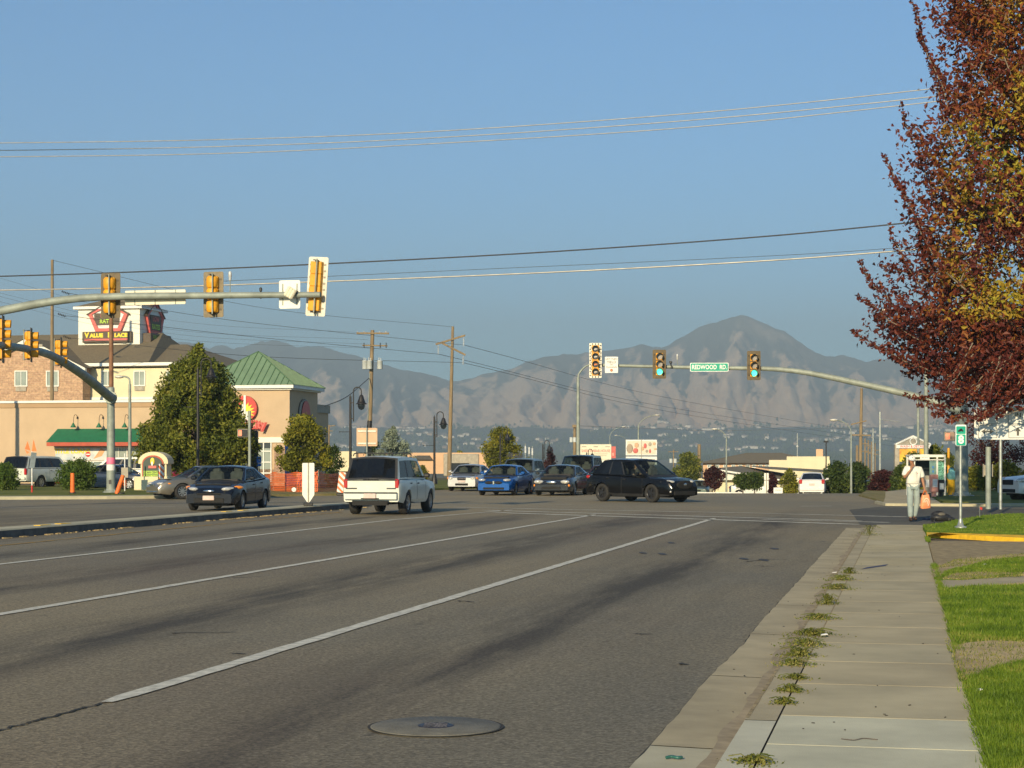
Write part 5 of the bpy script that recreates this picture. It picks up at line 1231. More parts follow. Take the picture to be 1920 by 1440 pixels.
# round sun sign + lettering on its own mount
cs = thing('store_sign', 'round red sun sign with white towers and red City lettering on the tan tower', 'sign', Cf.o, Cf.a)
ccx, ccz = Cf.lx(458.5, -.3), Cf.lz(458, 766); rr = .82
q = B(); q.cyl((ccx, -.30, ccz), (ccx, -.12, ccz), rr, rr, 32); q.build('disc', 'red', cs)
q = B(); pts = []
for i in range(32):
    an = 2*math.pi*i/32; r_ = rr*(.88 if i % 2 == 0 else .55); pts.append((ccx+r_*math.cos(an), -.315, ccz-.22+r_*math.sin(an)*.9))
pts = [(x, y, min(max(z, ccz-.74), ccz+.7)) for x, y, z in pts]
q.prism(pts, (0, .012, 0)); q.build('sun_rays', 'yellow', cs)
q = B()
for dx, w_, h0, h1 in ((.0, .14, -1.15, .84), (-.17, .13, -.7, .3), (-.31, .12, -.7, .0), (-.42, .1, -.7, -.2), (.28, .22, -1.1, -.38), (.15, .12, -.7, -.2)):
    q.box((ccx+dx+.03, -.345, ccz+(h0+h1)/2), (w_, .03, h1-h0))
q.build('white_towers', 'trim_white', cs)
text(cs, 'Check City', .72, (Cf.lx(499.5, -.3), -.36, Cf.lz(480, 797)), 'red', align='RIGHT', bold=.055, name='lettering_shadow', ext=.02); 
text(cs, 'Check City', .72, (Cf.lx(498.3, -.3), -.40, Cf.lz(480, 796.2)), 'pinkred', align='RIGHT', bold=.012, ext=.01)
sp_ = thing('sign_pylon', 'dark square column in front of the storefront windows', 'column', (PX(477, 106), 106, 0)); q = B(); q.box((0, 0, PZ(808, 106)/2), (.42, .42, PZ(808, 106)), bev=.04); q.build('column', 'black_iron', sp_)
hd = thing('parking_sign', 'blue disabled parking sign before the storefront', 'sign', (PX(486, 104), 104, .1)); q = B(); q.tube([(0, 0, 0), (0, 0, PZ(858, 104)-.1)], .03, 8); q.build('post', 'galv', hd)
q = B(); plate(q, .27, .36, .01, (0, -.05, PZ(862, 104)-.1), .03); q.build('panel', 'blue_paint', hd); q = B(); plate(q, .27, .16, .01, (0, -.05, PZ(871.5, 104)-.1), .02); q.build('lower_panel', 'blue_paint', hd)
q = B(); q.cyl((0, -.056, PZ(859.5, 104)-.1), (0, -.05, PZ(859.5, 104)-.1), .03, .03, 8); q.box((0, -.054, PZ(862, 104)-.1), (.03, .008, .12)); q.box((.03, -.054, PZ(863.5, 104)-.1), (.08, .008, .03)); q.build('wheelchair_symbol', 'white_ink', hd)
bd = thing('shed', 'blue painted portable cabin behind the orange fence', 'cabin', (PX(560, 108), 108, 0), -PSI); q = B(); q.box((0, 0, 1.3), (1.35, 1.2, 2.6), bev=.04); q.build('body', 'blue_paint', bd); q = B(); q.box((0, -.62, 1.2), (.8, .04, 2.1)); q.build('door', 'blue_paint', bd)

# monument sign
mo = thing('monument_sign', 'tan monument sign with rounded top, dark green face and yellow lettered panels', 'sign', (PX(287, 92), 92, .12), -PSI+R(6))
mz = lambda py: PZ(py, 92)-.12
q = B(); w2, w1 = .78, .62
arc = [(w2*math.cos(R(k)), mz(866)+ (mz(847)-mz(866))*math.sin(R(k))) for k in range(0, 181, 12)]
q.prism([(x, 0, z) for x, z in [(-w2, mz(866)-.1)]+arc[::-1]+[(w2, mz(866)-.1)]], (0, 1.0, 0)); q.build('cap', 'stucco_cream', mo)
q = B(); q.box((0, .5, (mz(868))/2-.1), (1.36, .84, mz(868)+.1)); q.build('pillar', 'stucco_cream', mo)
q = B(); arc = [(.56*math.cos(R(k)), mz(869)+.42*math.sin(R(k))) for k in range(0, 181, 12)]; q.prism([(x, -.06, z) for x, z in [(-.56, mz(900))]+arc[::-1]+[(.56, mz(900))]], (0, .1, 0)); q.build('face_frame', 'awning_red', mo)
q = B(); arc = [(.50*math.cos(R(k)), mz(870)+.37*math.sin(R(k))) for k in range(0, 181, 12)]; q.prism([(x, -.09, z) for x, z in [(-.5, mz(898))]+arc[::-1]+[(.5, mz(898))]], (0, .03, 0)); q.build('face', 'green_box', mo)
q = B()
for zz in (mz(886), mz(893.5)): q.box((0, -.1, zz), (.92, .02, .175))
q.build('lettered_panel', 'lime', mo)
text(mo, 'LOAN CENTER', .155, (0, -.112, mz(886)), 'sign_black', bold=.004, sx=.86); text(mo, 'CHECK CASHING', .15, (0, -.112, mz(893.5)), 'sign_black', bold=.004, sx=.72)
q = B(); q.ball((0, -.11, mz(865)), (.12, .02, .19), 10, 0); q.ball((-.01, -.13, mz(869.5)), (.055, .02, .12), 8, 1); q.box((-.0, -.115, mz(875.5)), (.42, .02, .13), 2); q.build('emblem', ['yellow', 'white_ink', 'pinkred'], mo)
q = B(); q.box((0, .45, .35), (1.9, 1.3, .7), bev=.03); q.build('plinth', 'stucco_cream', mo)

# background buildings
def block(label, px0, px1, pt, Y, depth, wall, z0=None, rot=-PSI, roof=None, name='commercial_building'):
    f = Face(px0, Y, rot); t = thing(name, label, 'building', f.o, rot); w_ = f.lx(px1); zt_ = f.lz(px0, pt); zb_ = -6. if z0 is None else z0
    q = B(); q.box((w_/2, depth/2, (zt_+zb_)/2), (w_, depth, zt_-zb_)); q.build('wall', wall, t); return t, f, w_, zt_
MT['peach'] = mk('stucco_peach', (.62, .40, .24), .9, 0, .05, .5)
t, f, w_, zt_ = block('low peach shop with a dark square bay behind the silver sedan', 625, 925, 849, 235, 18, 'peach', 0)
q = B(); q.box((f.lx(865), -.1, f.lz(865, 872)), (f.lx(898)-f.lx(832), .3, f.lz(865, 851)-f.lz(865, 893)), bev=.1); q.build('bay', 'ac_grey', t)
q = B(); q.box((f.lx(863), -.28, f.lz(863, 877)), (f.lx(880)-f.lx(845), .1, 1.2)); q.build('window', 'win_d', t)
q = B(); q.box((f.lx(640), -.4, 1.6), (4.5, .9, 2.6)); q.build('porch', 'stucco_cream', t)
q = B(); q.prism([(f.lx(778), -.5, f.lz(780, 862)), (f.lx(812), -.5, f.lz(800, 862)), (f.lx(806), -.5, f.lz(800, 854)), (f.lx(784), -.5, f.lz(780, 854))], (0, .4, 0)); q.build('awning', 'black_iron', t)
t, f, w_, zt_ = block('long two-storey tan hotel with brown roof beyond the right hand lanes', 1318, 1532, 868, 330, 22, 'peach')
q = B(); q.add([(-1, -1.2, zt_), (w_+1, -1.2, zt_), (w_+1, 23, zt_), (-1, 23, zt_), (7, 11, zt_+1.9), (w_-7, 11, zt_+1.9)], [(0, 1, 5, 4), (1, 2, 5), (2, 3, 4, 5), (3, 0, 4)]); q.build('roof', 'shingle', t)
for px in (1330, 1345, 1360, 1375, 1388, 1402, 1414, 1426, 1438): window(t, f.lx(px), f.lz(px, 877), f.lz(px, 871), .75, 0, ft=.12)
t, f, w_, zt_ = block('large plain cream building at right behind the white hatchback', 1442, 1556, 862.5, 255, 26, 'stucco_cream')
q = B(); q.box((f.lx(1515), 3, zt_+.25), (f.lx(1556)-f.lx(1476), 5.9, .5)); q.build('raised_parapet', 'stucco_cream', t)
q = B(); q.box((f.lx(1535), 3, zt_+.9), (.95, 1, 1.3)); q.build('chimney', 'peach', t)
q = B(); q.box((f.lx(1562), .8, zt_/2-3.6), (2.2, 4, zt_+5)); q.build('side_wing', 'stucco_white', t)
t = thing('bank_building', 'low building with long white-edged pitched roof behind the dark red shrub', 'building', (PX(1350, 230), 230, -3.0), -PSI)
q = B(); z_ = lambda py: PZ(py, 230)+3.0
q.prism([(-1, 0, z_(880)), (7.2, 0, z_(900)), (-1, 0, z_(900))], (0, 14, 0)); q.build('gable', 'stucco_white', t)
q = B(); q.add([(-.8, -.8, z_(878)), (7.6, -.8, z_(898)), (9, 14, z_(893)), (1.5, 14, z_(874))], [(0, 1, 2, 3)]); q.add([(-.8, -.82, z_(878)), (7.6, -.82, z_(898)), (7.6, -.82, z_(901)), (-.8, -.82, z_(881))], [(0, 1, 2, 3)], 1)
q.add([(1.5, 13.8, z_(872.5)), (17, 13.8, z_(885)), (17, 4, z_(890)), (6, 4, z_(880))], [(0, 1, 2, 3)]); q.build('roof', ['shingle', 'trim_white'], t)
q = B(); q.box((7, 7, 1.2), (20, 12, 2.4)); q.build('wall', 'stucco_cream', t)
t = thing('low_wall', 'long white retaining wall under the far hedges', 'wall', (PX(1310, 150), 150, gz(PX(1310, 150), 150)), -PSI*.4); q = B(); q.box((9, 0, -.1), (22, .3, .9)); q.build('wall_run', 'stucco_white', t); q = B(); q.box((9, 0, .38), (22.2, .4, .08)); q.build('coping', 'trim_white', t)
t = simple_sign('notice_board', 'small white board with faint lettering beside the far hedge', 'sign', P3(1459, 920, 124), -PSI, .62, .42, 'sign_white'); text(t, 'ZION', .16, (0, -.006, .02), 'ac_grey'); q = B(); q.box((0, .03, -.5), (.5, .04, .7)); q.build('post', 'trim_white', t)
t = thing('keep_right_sign', 'distant white double median sign before the far green hedge', 'sign', (PX(1437, 108), 108, gz(PX(1437, 108), 108)), 0)
q = B(); z_ = lambda py: PZ(py, 108)-t.location.z
plate(q, .27, (z_(887)-z_(900)), .01, (0, 0, (z_(887)+z_(900))/2), .03); q.prism([(-.13, 0, z_(901)), (.13, 0, z_(901)), (.13, 0, z_(917)), (.0, 0, z_(922)), (-.13, 0, z_(917))][::-1], (0, .01, 0)); q.build('panel', 'trim_white', t); q = B(); q.tube([(0, -.03, 0), (0, -.03, z_(887))], .025, 6); q.build('post', 'ac_grey', t)

# big roadside signs
t = thing('restaurant_sign', 'cream restaurant sign board reading SHISH KABAB HOUSE', 'sign', (PX(1117, 200), 200, gz(PX(1117, 200), 200)), 0); z_ = lambda py: PZ(py, 200)-t.location.z
q = B(); q.box((0, 0, (z_(833)+z_(868))/2), (3.45, .4, z_(833)-z_(868)), bev=.03); q.build('panel', 'sign_cream', t)
text(t, 'SHISH KABAB HOUSE', .42, (0, -.21, z_(845.5)), 'pinkred', sx=.80, bold=.004)
q = B()
for zz, ww in ((851, 2.4), (854.5, 2.2), (861, 2.8)): q.box((.1, -.205, z_(zz)), (ww, .012, .05))
for xx in (-1.3, 0, 1.3): q.box((xx, -.205, z_(837.5)), (.5, .012, .09))
q.build('small_print', 'ac_grey', t); q = B(); q.box((-1.0, 0, 1), (.25, .25, 3.)); q.box((1.0, 0, 1), (.25, .25, 3.)); q.build('post', 'ac_grey', t)
q = B(); q.box((.8, -.25, z_(870)), (2.2, .3, .75)); q.build('lower_panel', 'sign_white', t)
t = thing('shop_sign', 'narrow red sign with a white E right of the restaurant board', 'sign', (PX(1150, 215), 215, -1), 0); q = B(); q.box((0, 0, PZ(848, 215)+1), (.55, .3, PZ(837, 215)-PZ(859, 215))); q.build('panel', 'pinkred', t); text(t, 'E', .45, (-.02, -.16, PZ(852, 215)+1), 'sign_cream'); q = B(); q.box((0, 0, 1), (.2, .2, 2)); q.build('post', 'ac_grey', t)
t = thing('menu_billboard', 'white framed board with pale food pictures beyond the black crossover', 'sign', (PX(1202.5, 180), 180, gz(PX(1202, 180), 180)), 0); z_ = lambda py: PZ(py, 180)-t.location.z; sx_ = 180/F
q = B(); q.box((0, 0, (z_(824.5)+z_(854))/2), (58.5*sx_, .35, z_(824.5)-z_(854)), bev=.02); q.box((0, 0, (z_(856)+z_(872))/2), (58.5*sx_, .35, z_(856)-z_(872)), bev=.02); q.build('frame', 'sign_white', t)
q = B(); q.box((0, -.18, (z_(827)+z_(852))/2), (54*sx_, .02, z_(827)-z_(852))); q.build('picture_panel', mk('picture_cream', (.72, .66, .48), .5, 0, .1, 3, col2=(.75, .62, .5)), t)
q = B()
for x, y, a_, c_, mi in ((-22, 841, 6, 9, 0), (-9, 835, 4, 5, 1), (-11, 845, 5, 5, 2), (7, 836, 3, 5, 2), (2, 841, 3, 4, 1), (16, 833, 3, 4, 3), (24, 832, 3, 3, 1), (10, 846, 2.5, 3, 3), (16, 846, 2, 4, 2), (26, 842, 3, 2, 1)):
    q.ball((x*sx_, -.19, z_(y)), (a_*sx_, .012, c_*sx_*1.0), 8, mi)
q.build('food_picture', ['far_wall2', 'peach', 'pinkred', 'ac_grey'], t); q = B(); q.box((0, -.2, (z_(824)+z_(870))/2), (.06, .04, z_(824)-z_(870))); q.box((0, .0, 1.2), (.4, .3, 2.6)); q.build('post', 'ac_grey', t)
q = B(); q.box((0, -.19, z_(866)), (50*sx_, .03, .55)); q.build('lower_picture', 'ac_grey', t)
t = thing('car_wash_sign', 'house-shaped grey and white roadside sign with an orange picture panel', 'sign', (PX(1712, 140), 140, gz(PX(1712, 140), 140)), 0); z_ = lambda py: PZ(py, 140)-t.location.z; s_ = 140/F
q = B(); q.prism([(-32*s_, 0, z_(834)), (32*s_, 0, z_(834)), (32*s_, 0, z_(831)), (0, 0, z_(816)), (-32*s_, 0, z_(831))][::-1], (0, .5, 0)); q.build('gable', 'ac_grey', t)
q = B()
for sg in (-1, 1): q.prism([(0, -.06, z_(816)), (sg*33*s_, -.06, z_(831.5)), (sg*33*s_, -.06, z_(834.5)), (0, -.06, z_(819.5))], (0, .62, 0))
q.build('gable_trim', 'trim_white', t)
q = B(); n = 20
for i in range(n):
    a0_, a1_ = 2*math.pi*i/n, 2*math.pi*(i+1)/n; f_ = lambda r_, an: (0+r_*math.cos(an), -.1, z_(827.5)+r_*math.sin(an)); q.prism([f_(.22, a0_), f_(.3, a0_), f_(.3, a1_), f_(.22, a1_)], (0, .06, 0))
q.build('ring_emblem', 'trim_white', t)
q = B(); q.box((0, .1, z_(837.5)), (64*s_, .45, 6*s_)); q.build('name_board', 'sign_white', t); text(t, 'WASH & DETAIL', .26, (-.1, -.13, z_(837.5)), 'pinkred', bold=.004)
q = B(); q.box((0, .15, z_(853)), (56*s_, .3, 25*s_)); q.build('picture_panel', mk('orange_picture', (.72, .20, .04), .5, 0, .2, 1.5, col2=(.85, .62, .05)), t)
q = B(); q.box((-30*s_, .15, z_(834)/2), (.35, .4, z_(834))); q.box((30*s_, .15, z_(834)/2), (.35, .4, z_(834))); q.build('post', 'ac_grey', t)
ex = simple_sign('exit_sign', 'small white EXIT sign on the grey pole by the bus shelter', 'sign', P3(1734, 856.5, 98), 0, .52, .27, 'sign_white', .02); text(ex, 'EXIT', .17, (0, -.005, 0), 'ac_grey', bold=.002)
q = B(); q.box((0, .03, 0), (.2, .05, .08)); q.build('bracket', 'galv', ex)
# bus shelter with news boxes
Yh = 79.5; t = thing('bus_shelter', 'white framed bus shelter with teal dotted glass side', 'bus shelter', (PX(1740, Yh), Yh, .08), 0); z_ = lambda py: PZ(py, Yh)-.08; s_ = Yh/F
q = B()
for x in (-26, 17, 31.5): q.box((x*s_, 0, z_(854)/2), (.07, .07, z_(854)))
for x in (-26, 31.5): q.box((x*s_, 1.4, z_(854)/2), (.07, .07, z_(854)))
q.box((2.5*s_, 0, z_(855)), (60*s_, .09, .10)); q.box((2.5*s_, .02, z_(862)), (60*s_, .06, .05)); q.box((2.5*s_, 1.4, z_(855)), (60*s_, .09, .10)); q.box((2.5*s_, .7, z_(853.5)), (61*s_, 1.5, .05))
q.build('frame', 'trim_white', t)
q = B(); q.box((24.5*s_, .02, z_(890)), (12*s_, .02, z_(864)-z_(913))); q.build('dotted_pane', mk('teal_dots', (.03, .14, .10), .4, 0, .2, 30, col2=(.25, .60, .45), lo=.48, hi=.52), t)
q = B(); q.box((9.5*s_, .02, z_(887)), (13*s_, .02, z_(864)-z_(910))); q.build('blue_pane', mk('blue_film', (.16, .26, .24), .3, 0, .2, 6), t)
q = B()
for zz in (876, 884, 892): q.box((9.5*s_, -.0, z_(zz)), (.07, .01, .1))
q.build('blue_mark', 'blue_paint', t)
q = B(); q.box((0, 1.38, z_(888)), (50*s_, .02, z_(862)-z_(914))); q.build('rear_pane', 'win_d', t)
def newsbox(label, px, py, w_, h_, mat, Y=76.5):
    t = thing('newspaper_box', label, 'newspaper box', (PX(px, Y), Y, .08), 0, 'newspaper boxes by the bus shelter')
    q = B(); q.box((0, 0, h_/2+.1), (w_, .4, h_-.2), bev=.03); q.box((0, 0, .1), (w_*.5, .3, .2)); q.build('cabinet', mat, t); q = B(); q.box((0, -.215, h_*.62), (w_*.68, .02, h_*.36)); q.build('window', 'paper', t)
newsbox('pale red newspaper box in front of the bus shelter', 1751, 920, .30, .96, mk('pale_red', (.62, .28, .22), .5))
newsbox('dark newspaper box with white paper window right of the pale red one', 1763.5, 922, .26, .74, 'black_plastic')
newsbox('grey newspaper box left of the pale red one', 1737, 920, .2, .9, 'ac_grey', 78.6)
t = thing('litter_bin', 'yellow bin with a pale blue jacket draped over it, left of the mast base', 'bin', (PX(1786, 80.5), 80.5, .1), 0)
q = B(); q.lathe([(.0, 0), (.2, 0), (.24, .65), (.26, .68), (.2, .68)], n=14); q.build('drum', 'yellow_curb', t); q = B(); q.ball((0, 0, .85), (.26, .24, .24), 10); q.ball((-.06, 0, 1.08), (.14, .13, .14), 8); q.build('cloth', mk('pale_blue_cloth', (.16, .42, .46), .8), t)
t = thing('hydrant_post', 'yellow warning post standing left of the mast at right', 'post', (PX(1778.5, 86), 86, 0), 0); q = B(); q.tube([(0, 0, 0), (0, 0, PZ(840, 86))], .06, 10); q.build('shaft', 'sig_yellow', t)
t = thing('door_frame_sign', 'small grey notice box clamped to the stout post', 'box', (PX(1852, 56.4), 56.4, PZ(882, 56.4)), 0); q = B(); q.box((0, .03, 0), (.26, .12, .34), bev=.02); q.box((-.14, 0, 0), (.02, .1, .4)); q.box((.14, 0, 0), (.02, .1, .4)); q.build('casing', 'ac_grey', t)

# orange mesh fence and barriers
fe = thing('mesh_fence', 'sagging orange plastic mesh fence round the dug corner', 'fence', (0, 0, 0))
m = bpy.data.materials.new('orange_mesh'); m.use_nodes = True; nt = m.node_tree; N = nt.nodes; L = nt.links; b_ = N['Principled BSDF']; b_.inputs['Base Color'].default_value = (.78, .15, .03, 1)
tc = N.new('ShaderNodeTexCoord'); sx = N.new('ShaderNodeSeparateXYZ'); L.new(tc.outputs['UV'], sx.inputs[0])
outs = []
for ax, n_ in ((0, 1.), (1, 1.)):
    a_ = N.new('ShaderNodeMath'); a_.operation = 'FRACT'; L.new(sx.outputs[ax], a_.inputs[0]); c_ = N.new('ShaderNodeMath'); c_.operation = 'LESS_THAN'; c_.inputs[1].default_value = .42; L.new(a_.outputs[0], c_.inputs[0]); outs.append(c_.outputs[0])
mx = N.new('ShaderNodeMath'); mx.operation = 'MAXIMUM'; L.new(outs[0], mx.inputs[0]); L.new(outs[1], mx.inputs[1]); L.new(mx.outputs[0], b_.inputs['Alpha']); MT['orange_mesh'] = m
path = [(486, 890, 101), (512, 884, 92), (556, 884, 88), (596, 883, 88), (634, 887, 91), (640, 887, 97)]
q = B(); vs = []; uv = []; n_ = 0; run = 0; last = None; rowsn = 7
for (xa_, ya_, Ya_), (xb_, yb_, Yb_) in zip(path, path[1:]):
    for k in range(8):
        t_ = k/8; px = xa_+(xb_-xa_)*t_; Y = Ya_+(Yb_-Ya_)*t_; top_ = PZ(ya_+(yb_-ya_)*t_, Y)-.10*math.sin(math.pi*t_); x = PX(px, Y)
        if last is not None: run += math.hypot(x-last[0], Y-last[1])
        last = (x, Y)
        for j in range(rowsn+1):
            z = .03+(top_-.03)*j/rowsn; vs.append((x+random.uniform(-.03, .03), Y+random.uniform(-.05, .05), z)); uv.append((run/.085, z/.085))
        n_ += 1
nn = rowsn+1; q.add(vs, [(i*nn+j, (i+1)*nn+j, (i+1)*nn+j+1, i*nn+j+1) for i in range(n_-1) for j in range(rowsn)])
o_ = q.build('mesh_netting', 'orange_mesh', fe); ul = o_.data.uv_layers.new(name='uv')
for li, l in enumerate(o_.data.loops): ul.data[li].uv = uv[l.vertex_index]
for px, py, Y in path: q = B(); q.tube([(PX(px, Y), Y+.06, 0), (PX(px, Y)+.02, Y+.06, PZ(py-2, Y))], .02, 6); q.build('stake', 'galv', fe)
q = B(); c = P3(551, 918, 86.5); q.cyl(c, c+Vector((0, .02, 0)), .11, .11, 16); tag(q.build('disc_marker', 'paper'), 'small pale round disc hung on the orange mesh fence', 'disc')
MT['stripe'] = None
def striped(name):
    m = bpy.data.materials.new(name); m.use_nodes = True; nt = m.node_tree; N = nt.nodes; L = nt.links; b_ = N['Principled BSDF']; tc = N.new('ShaderNodeTexCoord'); sx = N.new('ShaderNodeSeparateXYZ'); L.new(tc.outputs['Object'], sx.inputs[0])
    a_ = N.new('ShaderNodeMath'); a_.operation = 'ADD'; L.new(sx.outputs[0], a_.inputs[0]); L.new(sx.outputs[2], a_.inputs[1]); c_ = N.new('ShaderNodeMath'); c_.operation = 'MULTIPLY'; c_.inputs[1].default_value = 3.4; L.new(a_.outputs[0], c_.inputs[0]); f_ = N.new('ShaderNodeMath'); f_.operation = 'FRACT'; L.new(c_.outputs[0], f_.inputs[0])
    g_ = N.new('ShaderNodeMath'); g_.operation = 'GREATER_THAN'; g_.inputs[1].default_value = .5; L.new(f_.outputs[0], g_.inputs[0]); mx = N.new('ShaderNodeMix'); mx.data_type = 'RGBA'; L.new(g_.outputs[0], mx.inputs[0]); mx.inputs[6].default_value = (.75, .72, .66, 1); mx.inputs[7].default_value = (.8, .16, .04, 1); L.new(mx.outputs[2], b_.inputs['Base Color']); return m
MT['stripe'] = striped('barricade_stripes')
t = thing('barricade', 'orange and white striped panel at the end of the mesh fence', 'barricade', (PX(640, 84), 84, 0), R(-8)); q = B(); q.box((0, 0, .62), (.3, .05, .95), mat=Matrix.Rotation(R(8), 4, 'Y')); q.build('striped_panel', 'stripe', t); q = B(); q.box((0, .02, .06), (.4, .4, .12), bev=.03); q.build('base', 'black_plastic', t)
t = thing('barricade', 'orange and white striped panel against the monument sign', 'barricade', (PX(302, 90.5), 90.5, .12), 0); q = B(); q.box((0, 0, .98), (.3, .05, .75)); q.build('striped_panel', 'stripe', t); q = B(); q.tube([(-.1, .04, 0), (-.1, .04, .7)], .02, 6); q.build('leg', 'galv', t)
t = thing('barricade', 'low orange and white striped marker left of the grey sedan in the queue', 'barricade', (PX(993, 88.5), 88.5, 0), 0); q = B(); q.box((0, 0, .35), (.20, .05, .6)); q.build('striped_panel', 'stripe', t); q = B(); q.box((0, 0, .05), (.3, .3, .1)); q.build('base', 'black_plastic', t)
for px, pt_, pb, Y, tl, lab in ((136, 887, 930, 83, 0, 'upright orange traffic delineator left of the grey mast'), (227, 891, 928, 82, .16, 'leaning orange traffic delineator right of the grey mast'), (234, 900, 917, 96, 0, 'short orange delineator behind the leaning one')):
    t = thing('delineator', lab, 'delineator', (PX(px, Y), Y, .12), 0, 'orange tube delineators on the grass corner'); q = B(); h_ = PZ(pt_, Y)-.12; q.tube([(-tl*1.2, 0, 0), (tl*.6, 0, h_)], [.11, .09], 12); q.build('tube', 'orange', t)
    q = B(); q.cyl((0, 0, 0), (0, 0, .05), .17, .17, 12); q.build('base', 'black_plastic', t)
Yg = 86; t = thing('flag_sign', 'three orange warning flags above a worn blue-grey sign on a white and red post', 'warning sign', (PX(60, Yg), Yg, .12), 0); z_ = lambda py: PZ(py, Yg)-.12; s_ = Yg/F
q = B(); q.tube([(0, 0, 0), (0, 0, z_(846))], .03, 8); q.build('post', 'paper', t); q = B(); q.tube([(0, 0, 0), (0, 0, .33)], .045, 8); q.build('post_foot', 'red', t)
q = B()
for (x0_, y0_), (x1_, y1_), (x2_, y2_) in (((-3, 845), (-8, 827), (-13, 842)), ((0, 846), (3, 824), (9, 846)), ((-4, 848), (-13, 843), (-9, 851))): q.prism([(x0_*s_, -.03, z_(y0_)), (x1_*s_, -.03, z_(y1_)), (x2_*s_, -.05, z_(y2_))], (0, .02, 0))
q.build('flag', 'orange', t); q = B(); q.box((2*s_, -.03, z_(863)), (10*s_, .03, z_(848)-z_(877)), mat=Matrix.Rotation(R(8), 4, 'Y')); q.build('panel', mk('blue_grey_panel', (.10, .14, .17), .5, 0, .3, 4), t)
t = thing('flag_sign', 'small grey sign on a post right of the grey mast', 'warning sign', (PX(234, 90), 90, .12), 0); z_ = lambda py: PZ(py, 90)-.12; q = B(); q.tube([(0, 0, 0), (0, 0, z_(850))], .03, 8); q.build('post', 'paper', t); q = B(); q.box((0, -.03, z_(886)), (.34, .03, .5)); q.build('panel', 'ac_grey', t)
# ---------------------------------------------------------------- vehicles
random.seed(12)
MT['tyre'] = mk('tyre_rubber', (.022, .021, .02), .85, 0, .2, 12, .3, 60)
MT['rim_silver'] = mk('rim_silver', (.45, .45, .44), .3, .8, .15, 6)
MT['rim_dark'] = mk('rim_dark', (.06, .06, .065), .35, .7, .2, 6)
MT['lamp_clear'] = mk('headlamp_clear', (.62, .60, .54), .08, .3, .3, 12, coat=1)
MT['lamp_amber'] = mk('lamp_amber', (.85, .28, .02), .2, 0, .1, coat=1)
MT['lamp_red'] = mk('lamp_red', (.45, .01, .012), .15, 0, .2, 10, coat=1)
MT['chrome'] = mk('chrome', (.65, .65, .63), .12, 1.)
MT['plate'] = mk('number_plate', (.62, .47, .42), .5, 0, .1, 4)
MT['interior'] = mk('car_interior', (.05, .045, .04), .8, 0, .2, 4)
MT['seat_light'] = mk('seat_fabric_grey', (.17, .16, .14), .85, 0, .2, 4)
MT['glass'] = mk_glass('car_glass', (.62, .70, .68), .24)
MT['glass_dark'] = mk_glass('car_glass_tinted', (.05, .055, .06), .62)
MT['seam'] = mk('panel_gap', (.008, .008, .008), .8)
MT['skin'] = mk('skin_tan', (.36, .17, .09), .6, 0, .1, 10)
MT['skin_l'] = mk('skin_light', (.55, .33, .22), .6, 0, .1, 10)
def paint(n, c, metal=.25, rough=.28, coat=.55, spec=.4): return mk('paint_'+n, c, rough, metal, .06, 1.5, coat=coat, spec=spec)
